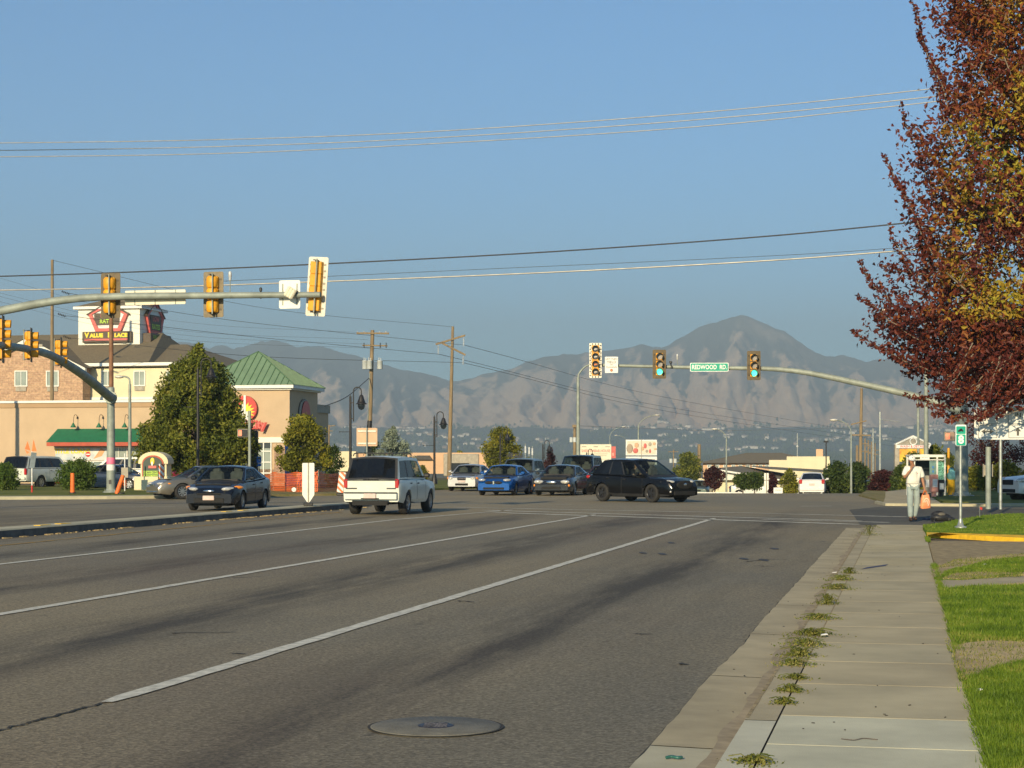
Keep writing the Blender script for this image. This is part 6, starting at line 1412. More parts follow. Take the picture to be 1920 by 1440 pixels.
def car(label, S, loc, head, cat='car', name='car', group=None):
    """S: dict of dimensions; x forward, origin on the ground mid-way; head: compass angle from +Y clockwise (deg)"""
    root = thing(name, label, cat, loc, R(90-head), group)
    L, W, H = S['L'], S['W'], S['H']; r = S.get('r', .32); gc = S.get('gc', .19); fa = L-S['fo']; ra = fa-S['wb']; X0 = -L/2
    top = S['top']; body = S['paint']; clad = S.get('clad')
    HB = lambda x: interp(top, x)
    Ra = r*1.16
    base = [0, .05, .14, .3, .5]+[L-.5, L-.3, L-.14, L-.05, L]
    for c in (ra, fa):
        for k in range(-7, 8): base.append(c+Ra*math.sin(k/7*math.pi/2)*.999)
    doors = S['doors']           # list of (x0, x1)
    for a, c in doors: base += [a, a+.018, c-.018, c]
    base += [p[0] for p in top]+[L*.5, L*.42, L*.58]
    xs = []; 
    for x in sorted(base):
        if 0 <= x <= L and (not xs or x-xs[-1] > .006): xs.append(x)
    def wid(x):
        f = max(0, (x-(L-S.get('ftap', .75)))/S.get('ftap', .75)); k = max(0, (S.get('rtap', .5)-x)/S.get('rtap', .5))
        return W/2*(1-S.get('fw', .16)*f**2.2-S.get('rw', .10)*k**2.2)
    def zb(x):
        z = gc+.06*max(0, (x-(L-.5))/.5)+.05*max(0, (.5-x)/.5)
        for c in (ra, fa):
            if abs(x-c) < Ra: z = max(z, r+math.sqrt(max(0, Ra*Ra-(x-c)**2))*.96)
        return z
    secs = []
    for x in xs:
        w_ = wid(x); h = HB(x); b0 = zb(x); g0 = gc; hh = h-g0
        def pz(f): return max(b0, g0+hh*f)
        lv = [(.95, b0), (.985, pz(.14)), (1.0, pz(.42)), (.992, pz(.62)), (.985, pz(.80)), (.955, pz(.93)), (.86, max(b0, h-.012)), (.5, h+.012), (0, h+.02)]
        arch = 1.012 if b0 > gc+.12 else 1.
        secs.append([(w_*f*(arch if i < 4 else 1), z) for i, (f, z) in enumerate(lv)])
    m = len(secs[0]); full = []
    for x, s_ in zip(xs, secs): full.append([(X0+x, y, z) for y, z in s_]+[(X0+x, -y, z) for y, z in s_[-2::-1]])
    M_ = len(full[0]); vs = [p for s_ in full for p in s_]
    groups = {'body': B(), 'hood': B()}; dm = [[B(), B()] for _ in doors]
    for g_ in list(groups.values())+[d for p in dm for d in p]: g_.add(vs, [])
    xw = S['gh'][3]
    for i in range(len(xs)-1):
        xm = (xs[i]+xs[i+1])/2
        for k in range(M_-1):
            f = (i*M_+k, (i+1)*M_+k, (i+1)*M_+k+1, i*M_+k+1); side = 0 if k < m-1 else 1; kk = k if side == 0 else M_-2-k
            tgt = groups['body']; mi = 0
            if clad and kk < 1: mi = 2
            if clad and kk < 2 and any(abs(xm-c) < Ra for c in (ra, fa)): mi = 2
            if 1 <= kk <= 4 and not any(abs(xm-c) < Ra for c in (ra, fa)):
                for di, (a, c) in enumerate(doors):
                    if a < xm < c:
                        if xm-a < .02 or c-xm < .02: mi = 1
                        else: tgt = dm[di][side]; mi = 0
            if kk >= 6 and xm > xw+.03 and xm < L-.16: tgt = groups['hood']; mi = 0
            tgt.f.append(f); tgt.m.append(mi); tgt.sm.append(True)
    def end_cap(i, rev):
        f = [i*M_+k for k in range(M_)]; return tuple(f if rev else f[::-1])
    groups['body'].f += [end_cap(0, False), end_cap(len(xs)-1, True)]; groups['body'].m += [0, 0]; groups['body'].sm += [False, False]
    def prune(bb):
        used = sorted({i for f in bb.f for i in f}); mp = {u: n for n, u in enumerate(used)}
        bb.v = [bb.v[u] for u in used]; bb.f = [tuple(mp[i] for i in f) for f in bb.f]
    def fin(bb, nm, mats, parent=root, label=None, ang=35):
        prune(bb); o = bb.build(nm, mats, parent, label=label)
        try: o.data.set_sharp_from_angle(angle=R(ang))
        except Exception: pass
        return o
    fin(groups['body'], 'body', [body, 'seam', 'black_plastic']); 
    if groups['hood'].f: fin(groups['hood'], 'hood', [body])
    for di, pair in enumerate(dm):
        a, c = doors[di]
        for side, bb in enumerate(pair):
            if not bb.f: continue
            o = fin(bb, 'door', [body]); q = B(); xx = X0+a+.12; zz = HB(xx-X0)-.14; q.box((xx+.02, (1 if side == 0 else -1)*(W/2*.985+.012), zz), (.16, .03, .035), bev=.01); q.build('handle', S.get('handle', 'black_plastic'), o)
    # greenhouse
    xD, xC, xB, xA, zr = S['gh']; wr = S.get('wr', .70)*W/2; 
    wbel = lambda x: wid(x)*.93
    zbl = lambda x: HB(x)-.01
    zroof = lambda s_: zr-.035*(2*s_-1)**2-.0
    def SP(s_, t, side, off=0.):
        xb = xD+(xA-xD)*s_; xt = xC+(xB-xC)*s_; x = xb+(xt-xb)*t; z = zbl(xb)+(zroof(s_)-zbl(xb))*t; yb = wbel(xb); y = yb+(wr-yb)*(t**1.25)+off
        return (X0+x, side*y, z+off*.2)
    rb = B(); gl = []
    ss = sorted(set([0, 1]+[v for p in S['win'] for v in p])); ts = [0, .07, .86, 1]
    for side in (1, -1):
        for i in range(len(ss)-1):
            sm_ = (ss[i]+ss[i+1])/2; isw = any(a < sm_ < c for a, c in S['win'])
            for j in range(3):
                p = [SP(ss[i], ts[j], side), SP(ss[i+1], ts[j], side), SP(ss[i+1], ts[j+1], side), SP(ss[i], ts[j+1], side)]
                if side == 1: p = p[::-1]
                if isw and j == 1:
                    g_ = B(); g_.add(p, [(0, 1, 2, 3)]); gl.append((g_, 'side_window', ss[i]))
                elif j == 1 and not isw and S.get('dark_pillars', True) and 0 < i < len(ss)-2: rb.add(p, [(0, 1, 2, 3)], 1)
                else: rb.add(p, [(0, 1, 2, 3)], 0, True)
    # roof
    ys = [-1, -.8, -.4, 0, .4, .8, 1]; sr = [0, .12, .35, .65, .88, 1]
    grid = [[(X0+xC+(xB-xC)*s_, y*wr, zroof(s_)+.05*(1-y*y)) for y in ys] for s_ in sr]
    fl = [p for row in grid for p in row]; n7 = len(ys); rb.add(fl, [(i*n7+j+1, (i+1)*n7+j+1, (i+1)*n7+j, i*n7+j) for i in range(len(sr)-1) for j in range(n7-1)], 0, True)
    def screen(xb, xt, s_, nm, gmat, rear):
        yy = [-1, -.9, -.45, 0, .45, .9, 1]; tt = [0, .08, .5, .93, 1]; bulge = .09 if not rear else .05
        G = []
        for t in tt:
            row = []
            for y in yy:
                yb = wbel(xb); w_ = yb+(wr-yb)*(t**1.25); x = xb+(xt-xb)*t; z = zbl(xb)+(zroof(s_)-zbl(xb))*t+.05*(1-y*y)*t+(.02*(1-y*y))*(1-t)
                row.append((X0+x+(bulge if not rear else -bulge)*(1-y*y)*(1-t*.9)*1.0, y*w_, z))
            G.append(row)
        g_ = B(); 
        for i in range(len(tt)-1):
            for j in range(len(yy)-1):
                p = [G[i][j], G[i][j+1], G[i+1][j+1], G[i+1][j]]
                if rear: p = p[::-1]
                if 0 < i < 3 and 0 < j < len(yy)-2: g_.add(p, [(0, 1, 2, 3)], 0, True)
                elif rear and S.get('black_rear'): rb.add(p, [(0, 1, 2, 3)], 1)
                else: rb.add(p, [(0, 1, 2, 3)], 1 if (i == 0 and not rear) else 0, True)
        g_.build(nm, gmat, root)
    screen(xA, xB, 1, 'windscreen', S.get('wsglass', 'glass'), False); screen(xD, xC, 0, 'rear_window', S.get('rearglass', 'glass_dark'), True)
    rb.build('roof', [body, 'black_plastic'], root)
    for g_, nm, s_ in gl: g_.build(nm, S.get('rearglass', 'glass_dark') if s_ < S.get('tint_from', .0) else 'glass', root)
    # underbody and interior
    q = B(); q.box((0, 0, gc+.12), (L-.5, W*.62, .3)); q.box((0, 0, (HB(L*.5)+gc)/2+.02), (L-.9, W*.66, HB(L*.5)-gc-.25)); q.build('underbody', 'seam', root)
    q = B(); zf = HB(L*.5)
    for sx_ in (xw-.95, xw-1.85):
        if sx_ < xD+.3: continue
        for sy in (-.36, .36): q.box((X0+sx_, sy, zf-.02), (.16, .5, .62), bev=.06); q.box((X0+sx_-.02, sy, zf+.33), (.1, .26, .2), bev=.04)
    q.build('seats', 'seat_light', root)
    q = B(); q.box((X0+xw-.22, 0, zf-.06), (.4, W*.72, .2), bev=.05); q.build('dashboard', 'interior', root)
    # wheels
    tw = S.get('tw', .20); tm = None
    for c in (ra, fa):
        for side in (1, -1):
            t = B(); t.lathe([(r*.62, -tw/2), (r*.93, -tw/2), (r, -tw/2+.03), (r, tw/2-.03), (r*.93, tw/2), (r*.62, tw/2), (r*.60, tw/2-.04)], n=28, mat=Matrix.Rotation(R(-90*side), 4, 'X'))
            o = t.build('wheel', 'tyre', root, loc=(X0+c, side*(W/2-tw/2-.015), r)) if tm is None or True else None
            q = B(); rr = r*.62; Mx = Matrix.Rotation(R(-90*side), 4, 'X')
            q.lathe([(rr, tw/2-.01), (rr*.93, tw/2-.0), (rr*.90, tw/2-.05)], n=24, mat=Mx, mi=0); q.lathe([(rr, tw/2-.065), (0, tw/2-.065)], n=24, mat=Mx, mi=1)
            ns = S.get('spokes', 7)
            for k in range(ns):
                an = 2*math.pi*k/ns; mm = Mx @ Matrix.Rotation(an, 4, 'Z'); p0 = mm @ Vector((rr*.5, 0, tw/2-.03)); q.box(p0, (rr*.9, rr*.24*7/ns*1.0, .03), mat=mm)
            q.lathe([(rr*.2, tw/2-.0), (0, tw/2)], n=12, mat=Mx)
            q.build('rim', [S.get('rim', 'rim_silver'), 'rim_dark'], o)
    # lamps, grille, plates, mirrors
    for side in (1, -1):
        hl = S['hl']; q = B(); xx, yy, zz, sx_, sy_, sz_ = hl; mm = Matrix.Rotation(side*R(-S.get('hlrot', 28)), 4, 'Z')
        q.ball((0, 0, 0), (sx_, sy_, sz_), 12); q.v = [tuple((mm @ Vector(v))+Vector((X0+L-xx, side*yy, zz))) for v in q.v]
        q.build('headlight', 'lamp_clear', root)
        if S.get('amber'):
            q = B(); q.ball((0, 0, 0), (sx_*.7, sy_*.42, sz_*.8), 10); ax_, ay, az = S['amber']; q.v = [tuple((mm @ Vector(v))+Vector((X0+L-ax_, side*ay, az))) for v in q.v]; q.build('indicator', 'lamp_amber', root)
        if S.get('fog'):
            q = B(); q.ball((X0+L-.05, side*S['fog'][0], S['fog'][1]), (.05, .09, .05), 8); q.build('fog_light', 'lamp_clear', root)
        tl = S['tl']; q = B(); q.box((X0+tl[0], side*tl[1], tl[2]), (tl[3], tl[4], tl[5]), bev=min(.03, tl[5]*.3)); q.build('tail_light', 'lamp_red', root)
        q = B(); mx_ = X0+xA-S.get('mirx', .45); mz_ = HB(mx_-X0)+.10; q.box((mx_, side*(W/2+.10), mz_), (.11, .20, .14), bev=.04); q.box((mx_, side*(W/2-.02), mz_-.05), (.05, .18, .05)); q.build('mirror', S.get('mirmat', body), root)
    gx_ = X0+L+.004
    for it in S.get('front', []):
        kind, y, z, wy, hz__, mat, dx = it; q = B()
        if kind == 'box': q.box((gx_-dx, y, z), (.05, wy, hz__), bev=.015)
        else: q.ball((gx_-dx, y, z), (.04, wy/2, hz__/2), 14)
        q.build({'chrome': 'emblem', 'plate': 'number_plate'}.get(mat, 'grille'), mat, root)
    for it in S.get('rear', []):
        kind, y, z, wy, hz__, mat, dx = it; q = B(); q.box((X0-.004+dx, y, z), (.05, wy, hz__), bev=.012); q.build({'plate': 'number_plate', 'chrome': 'trim_bar'}.get(mat, 'bumper' if wy > 1.2 else 'tailgate_panel'), mat, root)
    return root
def sedan(c, **k):
    S = dict(L=4.7, W=1.78, H=1.45, fo=.92, wb=2.72, r=.32, gc=.19, paint=c, top=[(0, .78), (.04, .93), (.2, 1.0), (1.0, 1.03), (2.3, .97), (3.35, .94), (4.3, .80), (4.6, .70), (4.7, .58)], gh=(.72, 1.62, 2.72, 3.5, 1.40),
             doors=[(1.35, 2.3), (2.32, 3.38)], win=[(.17, .33), (.36, .61), (.64, .93)], hl=(.20, .62, .68, .24, .17, .085), tl=(.04, .62, .82, .12, .34, .16),
             front=[('box', 0, .60, .62, .13, 'seam', -.0), ('box', 0, .36, 1.0, .13, 'seam', .0)], rear=[('box', 0, .72, .34, .13, 'plate', 0)])
    S.update(k); return S
def cpos(px, Y, head, L, ref='c'):
    """centre on the ground from the image column and depth of the front ('f'), rear ('r') or centre ('c')"""
    p = Vector((PX(px, Y), Y, 0)); d_ = Vector((math.sin(R(head)), math.cos(R(head)), 0))
    if ref == 'f': p = p-d_*L/2
    if ref == 'r': p = p+d_*L/2
    p.z = gz(p.x, p.y)+.006; return p
AW, TO = 12.4, 192.4
W_ = paint('white', (.66, .68, .60), .0, .35); BLK = paint('black', (.004, .004, .005), .0, .2, .22, .25); NAVY = paint('dark_navy', (.006, .009, .018), .0, .2, .3, .3); BLUE = paint('blue', (.004, .085, .33), .45, .25)
SIL = paint('silver', (.42, .42, .42), .6, .3); TAN_ = paint('champagne', (.24, .215, .17), .6, .32); GREY = paint('dark_grey', (.022, .026, .034), .2, .22); DBL = paint('dark_blue', (.006, .016, .038), .1, .2); MAR = paint('dark_maroon', (.05, .012, .016), .3, .28); REDP = paint('red', (.30, .02, .02), .1, .35); PRL = paint('pearl_white', (.70, .69, .66), .1, .3)
# white wagon
wag = dict(L=4.55, W=1.80, H=1.72, fo=.86, wb=2.72, r=.355, gc=.34, tw=.24, paint=W_, ftap=.6, rtap=.3, fw=.10, rw=.05, wr=.80,
           top=[(0, 1.02), (.03, 1.06), (.3, 1.08), (2.9, 1.06), (3.15, 1.06), (4.2, .98), (4.45, .88), (4.55, .72)], gh=(.02, .36, 2.55, 3.2, 1.72), doors=[(1.15, 1.98), (2.0, 3.05)], win=[(.05, .30), (.36, .58), (.62, .93)],
           hl=(.06, .62, .72, .08, .16, .10), hlrot=8, tl=(.03, .785, .93, .10, .13, .28), spokes=5, rearglass='glass_dark', black_rear=True, tint_from=.61, handle='black_plastic',
           front=[('box', 0, .72, .9, .2, 'seam', .0)], mirmat='black_plastic',
           rear=[('box', 0, .55, 1.62, .17, W_, -.10), ('box', 0, .66, 1.64, .035, 'seam', -.09), ('box', 0, .57, .38, .15, 'plate', -.16), ('box', .0, .49, .56, .03, 'seam', -.13), ('box', .0, 1.04, .5, .02, 'seam', -.005)])
LOC = cpos(694, 53.4, AW, 4.55, 'r'); wg = car('white boxy wagon seen from behind, dark rear glass and roof rack, waiting beside the median', wag, LOC, 11.6, 'car', 'station_wagon')
q = B()
for s_ in (-1, 1):
    q.tube(smooth_path([(-2.1, s_*.60, 1.76), (-1.85, s_*.60, 1.835), (-.3, s_*.60, 1.845), (.15, s_*.60, 1.78)], 14), .018, 6)
for x in (-1.75, -.35): q.tube([(x, -.6, 1.84), (x, .6, 1.84)], .016, 6)
q.build('roof_rack', 'black_plastic', wg)
q = B(); q.box((-2.285, -.0, 1.03), (.03, 1.60, .02)); q.box((-2.30, -.02, 1.075), (.02, .35, .02), rz=0); q.ball((-2.3, .1, 1.06), (.03, .05, .03), 6); q.build('wiper', 'black_plastic', wg)
for y_, w__ in ((.61, .34), (-.62, .28)): q = B(); q.box((-2.29, y_, .79), (.012, w__, .035)); q.build('badge', 'black_plastic', wg)
q = B(); q.box((-2.36, 0, .36), (.1, 1.1, .14)); q.tube([(-2.3, -.5, .37), (-2.44, -.52, .36)], .03, 8); q.build('tow_bar', 'seam', wg)
text(wg, 'X42 9PN', .10, (-2.455, 0, .565), 'pinkred', rz=R(-90)) if False else None
# dark sedan coming towards us, left
el = sedan(NAVY, L=4.55, H=1.44, W=1.78, wb=2.70, fo=.88, r=.325, top=[(0, .84), (.04, .98), (.2, 1.04), (.9, 1.04), (2.3, .97), (3.15, .95), (4.05, .84), (4.4, .72), (4.55, .56)], gh=(.55, 1.5, 2.5, 3.42, 1.42), doors=[(1.25, 2.18), (2.2, 3.22)],
           hl=(.26, .60, .70, .30, .15, .075), hlrot=38, amber=(.50, .83, .75), fog=(.66, .36), front=[('ball', 0, .64, .40, .09, 'chrome', -.005), ('box', 0, .34, 1.0, .16, 'seam', .01), ('box', 0, .42, .38, .15, 'plate', -.03), ('box', 0, .55, .8, .06, 'seam', -.0)], spokes=5)
car('dark navy sedan with lit headlights driving towards us left of the median', el, cpos(388, 57.6, 189, 4.55, 'f'), 187.5, 'car')
# champagne sedan turning behind it
tn = sedan(TAN_, L=4.85, H=1.42, W=1.85, wb=2.77, fo=1.02, r=.33, amber=(.42, .82, .66), hl=(.22, .60, .66, .22, .18, .07), hlrot=22, top=[(0, .72), (.04, .88), (.25, .96), (1.1, .98), (2.4, .95), (3.4, .94), (4.45, .80), (4.75, .66), (4.85, .52)], gh=(.85, 1.75, 2.85, 3.62, 1.38), doors=[(1.45, 2.42), (2.44, 3.52)], spokes=9,
           front=[('box', 0, .60, .5, .09, 'chrome', .0), ('box', 0, .31, 1.3, .05, 'chrome', .0)])
car('champagne beige sedan half hidden behind the dark navy sedan', tn, cpos(288, 75.6, 236, 4.85, 'f'), 240, 'car')
# silver sedan, far lane
vo = sedan(SIL, L=4.6, H=1.43, front=[('box', 0, .66, .46, .15, 'seam', .0), ('box', 0, .68, .50, .03, 'chrome', -.01), ('box', 0, .36, .7, .12, 'seam', .0), ('box', 0, .52, .4, .1, 'plate', -.01)], fog=(.6, .34), hl=(.14, .60, .68, .18, .18, .10), amber=(.24, .78, .68))
car('silver sedan facing us at the far left of the waiting queue', vo, cpos(864, 96, TO, 4.6, 'f'), TO-1, 'car')
# blue sedan
bl = sedan(BLUE, L=4.8, H=1.46, fog=(.66, .32), hl=(.2, .60, .72, .22, .18, .075), front=[('ball', -.22, .60, .40, .15, 'seam', .0), ('ball', .22, .60, .40, .15, 'seam', .0), ('box', 0, .60, .09, .18, 'chrome', -.005), ('box', 0, .33, 1.0, .1, 'seam', .0)])
car('bright blue sedan at the front of the waiting queue', bl, cpos(927, 83.6, TO, 4.8, 'f'), TO+1, 'car')
suv = lambda c, **k: dict(dict(L=4.7, W=1.85, H=1.75, fo=.9, wb=2.75, r=.36, gc=.30, tw=.22, paint=c, ftap=.6, rtap=.4, fw=.12, rw=.06, wr=.78, top=[(0, .98), (.04, 1.04), (.3, 1.10), (2.9, 1.08), (3.3, 1.08), (4.3, .98), (4.58, .86), (4.7, .70)],
           gh=(.08, .5, 2.75, 3.45, 1.72), doors=[(1.2, 2.15), (2.17, 3.25)], win=[(.05, .29), (.34, .58), (.62, .93)], hl=(.12, .68, .82, .14, .17, .11), hlrot=18, tl=(.0, .82, .95, .1, .14, .3),
           front=[('box', 0, .78, .8, .2, 'seam', .0), ('box', 0, .45, 1.1, .14, 'seam', .0)], rear=[('box', 0, .6, .36, .13, 'plate', 0)]), **k)
car('grey-blue crossover partly hidden behind the bright blue sedan', suv(paint('slate', (.09, .12, .15), .5, .3), H=1.68), cpos(960, 92, TO, 4.7, 'f'), TO, 'car')
# dark grey sedan
ch = sedan(GREY, L=5.0, H=1.42, W=1.88, wb=2.87, fo=1.0, top=[(0, .78), (.05, .95), (.3, 1.02), (1.1, 1.02), (2.5, .96), (3.4, .94), (4.5, .78), (4.85, .66), (5.0, .50)], gh=(.75, 1.75, 2.8, 3.75, 1.40), doors=[(1.4, 2.45), (2.47, 3.6)], hl=(.14, .62, .64, .16, .24, .10), hlrot=20, amber=(.14, .78, .47), fog=(.66, .30),
           front=[('ball', 0, .62, .52, .16, 'chrome', -.0), ('box', 0, .36, .9, .12, 'seam', .0)])
car('dark grey sedan with round-cornered lamps in the middle of the waiting queue', ch, cpos(1036, 83.2, TO, 5.0, 'f'), TO+1.5, 'car')
car('tall dark blue off-roader behind the dark grey sedan in the queue', suv(DBL, H=1.85, W=1.9, L=4.9, gh=(.08, .4, 2.95, 3.55, 1.92), top=[(0, 1.1), (.3, 1.2), (3.4, 1.18), (4.5, 1.08), (4.78, .96), (4.9, .75)]), cpos(1072, 91.5, TO, 4.9, 'f'), TO, 'car')
car('dark maroon sedan squeezed between the off-roader and the black crossover', sedan(MAR, L=4.7), cpos(1124, 88, TO, 4.7, 'f'), TO, 'car')
# black crossover turning
cx = suv(BLK, L=4.55, W=1.84, H=1.69, wb=2.70, fo=.95, r=.355, gc=.22, clad=True, rim='rim_dark', spokes=5, wr=.74, ftap=.8, fw=.2, top=[(0, .94), (.04, 1.02), (.3, 1.10), (1.5, 1.07), (2.9, 1.0), (3.3, 1.0), (4.15, .93), (4.42, .82), (4.55, .62)],
          gh=(.28, .85, 2.45, 3.45, 1.67), doors=[(1.1, 2.0), (2.02, 3.15)], win=[(.16, .30), (.33, .57), (.60, .93)], tint_from=.58, hl=(.30, .66, .80, .30, .13, .075), hlrot=40, fog=(.70, .42), tl=(.10, .80, .98, .16, .22, .12),
          front=[('ball', 0, .68, .95, .34, 'seam', -.0), ('ball', 0, .70, .20, .13, 'chrome', -.02), ('box', 0, .36, 1.2, .16, 'seam', .0)])
cxp = cpos(1204, 71.3, 139.5, 4.55, 'c'); cxo = car('black crossover turning across the junction with its driver in view', cx, cxp, 138, 'car', 'crossover_car')
# white hatchback seen from behind beyond the junction
pr = dict(sedan(PRL, L=4.45, W=1.745, H=1.49, r=.31, wr=.70, top=[(0, .95), (.05, 1.02), (.3, 1.08), (1.2, 1.06), (2.6, .98), (3.3, .96), (4.1, .80), (4.35, .68), (4.45, .52)], gh=(.10, 1.1, 2.35, 3.45, 1.47), doors=[(1.15, 2.05), (2.07, 3.1)],
          tl=(.02, .72, .92, .12, .20, .28), rear=[('box', 0, .74, .36, .13, 'plate', 0), ('box', 0, .42, 1.5, .12, PRL, -.04)], rearglass='glass_dark'))
car('white hatchback driving away beyond the junction', pr, cpos(1520, 117, AW, 4.45, 'r'), AW-2, 'car', 'hatchback_car')
# white car at right edge
rt = suv(PRL, L=4.6, H=1.6, hl=(.2, .70, .84, .22, .2, .12), amber=(.34, .84, .90), clad=False)
rp = Vector((PX(1890, 70), 70, 0)); dd = Vector((-.97, -.24, 0)); rp = rp-dd*2.3; rp.z = .006
car('white car nosing into the picture at the right edge', rt, rp, math.degrees(math.atan2(-.97, -.24)) % 360, 'car')
# parking lot left
pk = suv(W_, L=5.6, W=2.0, H=1.88, r=.39, gc=.42, wb=3.3, fo=.98, top=[(0, 1.16), (.05, 1.2), (4.0, 1.2), (5.2, 1.12), (5.45, 1.0), (5.6, .8)], gh=(.04, .4, 3.3, 4.05, 1.88), doors=[(2.1, 3.0), (3.02, 4.1)], win=[(.04, .30), (.34, .60), (.64, .93)], black_rear=True, tint_from=.99,
         tl=(.0, .88, 1.0, .12, .16, .36), rear=[('box', 0, .62, 1.8, .16, W_, -.08), ('box', 0, .72, .36, .13, 'plate', -.01)])
car('large white pickup with covered bed parked by the tan wall at far left', pk, cpos(38, 103, AW, 5.6, 'r'), AW+10, 'pickup', 'pickup_truck')
car('dark red sporty car parked between the white pickup and the round bush', sedan(REDP, L=4.4, H=1.25, gh=(.6, 1.5, 2.4, 3.3, 1.22), top=[(0, .75), (.05, .88), (.9, .92), (3.2, .88), (4.1, .72), (4.4, .5)], doors=[(1.6, 3.1)], win=[(.1, .4), (.45, .93)]), cpos(100, 112, AW, 4.4, 'r'), AW+14, 'car')
car('white off-roader parked behind the grey mast', suv(W_, L=5.0, H=1.85, tint_from=.99, handle='chrome', gh=(.08, .4, 2.95, 3.75, 1.83), top=[(0, 1.1), (.3, 1.14), (3.5, 1.12), (4.5, 1.04), (4.85, .9), (5.0, .7)]), cpos(222, 108, 262, 5, 'c'), 276, 'car')
car('dark blue car with teal glass parked in front of the white off-roader', sedan(DBL, L=4.4), cpos(212, 100, 90, 4.4, 'c'), 100, 'car')
car('red pickup parked behind the monument sign', suv(REDP, L=5.0, H=1.7, tint_from=.99), cpos(352, 106, TO, 5, 'c'), 216, 'pickup', 'pickup_truck')
car('dark blue hatchback right of the monument sign by the tree trunk', suv(DBL, L=4.3, H=1.55, gh=(.08, .5, 2.5, 3.2, 1.55), top=[(0, .9), (.3, 1.0), (2.9, 1.), (4.0, .9), (4.2, .78), (4.3, .6)], hl=(.12, .62, .72, .14, .17, .1), doors=[(1.0, 1.9), (1.92, 3.0)], fo=.8, wb=2.6), cpos(408, 108, TO, 4.3, 'c'), 210, 'car')
car('small green car far behind the nose of the black crossover', sedan(paint('grey_green', (.10, .14, .12), .3, .3), L=4.5), cpos(1307, 150, TO, 4.5, 'f'), TO, 'car')
for px, lab, c in ((1418, 'distant white parked car under the far hedge', W_), (1636, 'distant dark car parked beyond the green tree', NAVY)):
    car(lab, sedan(c, L=4.5), cpos(px, 152, 95, 4.5, 'c'), 100, 'car')
# ---------------------------------------------------------------- vegetation
random.seed(77)
MT['leaf_green'] = mk_leaf('leaf_green', [(.2, (.05, .075, .010)), (.5, (.145, .17, .02)), (.8, (.26, .26, .035)), (.97, (.36, .30, .05))])
MT['leaf_deep'] = mk_leaf('leaf_deep_green', [(.2, (.030, .055, .012)), (.55, (.075, .115, .02)), (.9, (.15, .18, .035))])
MT['leaf_olive'] = mk_leaf('leaf_olive', [(.2, (.08, .09, .012)), (.5, (.19, .20, .02)), (.8, (.34, .30, .03)), (.97, (.52, .36, .03))])
MT['leaf_maroon'] = mk_leaf('leaf_maroon', [(.2, (.035, .010, .012)), (.6, (.075, .018, .018)), (.95, (.14, .04, .02))])
MT['leaf_spruce'] = mk_leaf('leaf_spruce', [(.2, (.12, .15, .11)), (.6, (.24, .29, .21)), (.95, (.36, .41, .30))], trans=.1)
MT['leaf_grassy'] = mk_leaf('leaf_grassy', [(.2, (.05, .10, .012)), (.55, (.10, .16, .02)), (.9, (.17, .22, .04))])
MT['leaf_big'] = mk_leaf('leaf_autumn', [(.0, (.045, .012, .012)), (.24, (.092, .018, .015)), (.44, (.16, .035, .016)), (.56, (.25, .085, .016)), (.64, (.30, .17, .02)), (.80, (.38, .29, .025)), (1.0, (.27, .30, .035))], attr='tint', mixn=.30, trans=.18)
def leaf_quad(vs, fs, c, s_, fold=.25):
    n = Vector((random.gauss(0, 1), random.gauss(0, 1), random.gauss(0, 1))).normalized(); u = n.orthogonal().normalized(); a = random.uniform(0, 6.28); u = (u*math.cos(a)+n.cross(u)*math.sin(a)); w = n.cross(u)
    k = len(vs); vs.append(c-u*s_); vs.append(c+w*s_*.55+n*s_*fold*.6); vs.append(c+u*s_); vs.append(c-w*s_*.55+n*s_*fold*.6); fs.append((k, k+1, k+2, k+3))
def crown(name, parent, clumps, per, ls, mat, spread=1.):
    vs = []; fs = []
    for c, r_ in clumps:
        for _ in range(per):
            v = Vector((random.gauss(0, 1), random.gauss(0, 1), random.gauss(0, .85))); v = v.normalized()*r_*random.uniform(.35, 1.05)*spread
            leaf_quad(vs, fs, c+v, ls*random.uniform(.6, 1.3))
    q = B(); q.add(vs, fs); return q.build(name, mat, parent)
def limbs(parent, trunk_h, clumps, r0, mat, n=14, lean=0, z0=0):
    q = B(); q.tube([(0, 0, -.1), (lean*.4, 0, trunk_h*.5), (lean, 0, trunk_h)], [r0*1.15, r0*.9, r0*.75], 10); q.build('trunk', mat, parent)
    q = B()
    for c, r_ in random.sample(clumps, min(n, len(clumps))):
        b0 = Vector((lean, 0, trunk_h*random.uniform(.75, 1.0))); mid = b0.lerp(c, .5)+Vector((0, 0, .1*(c-b0).length)); q.tube([b0, mid, c], [r0*.5, r0*.28, r0*.08], 6)
    q.build('branches', mat, parent)
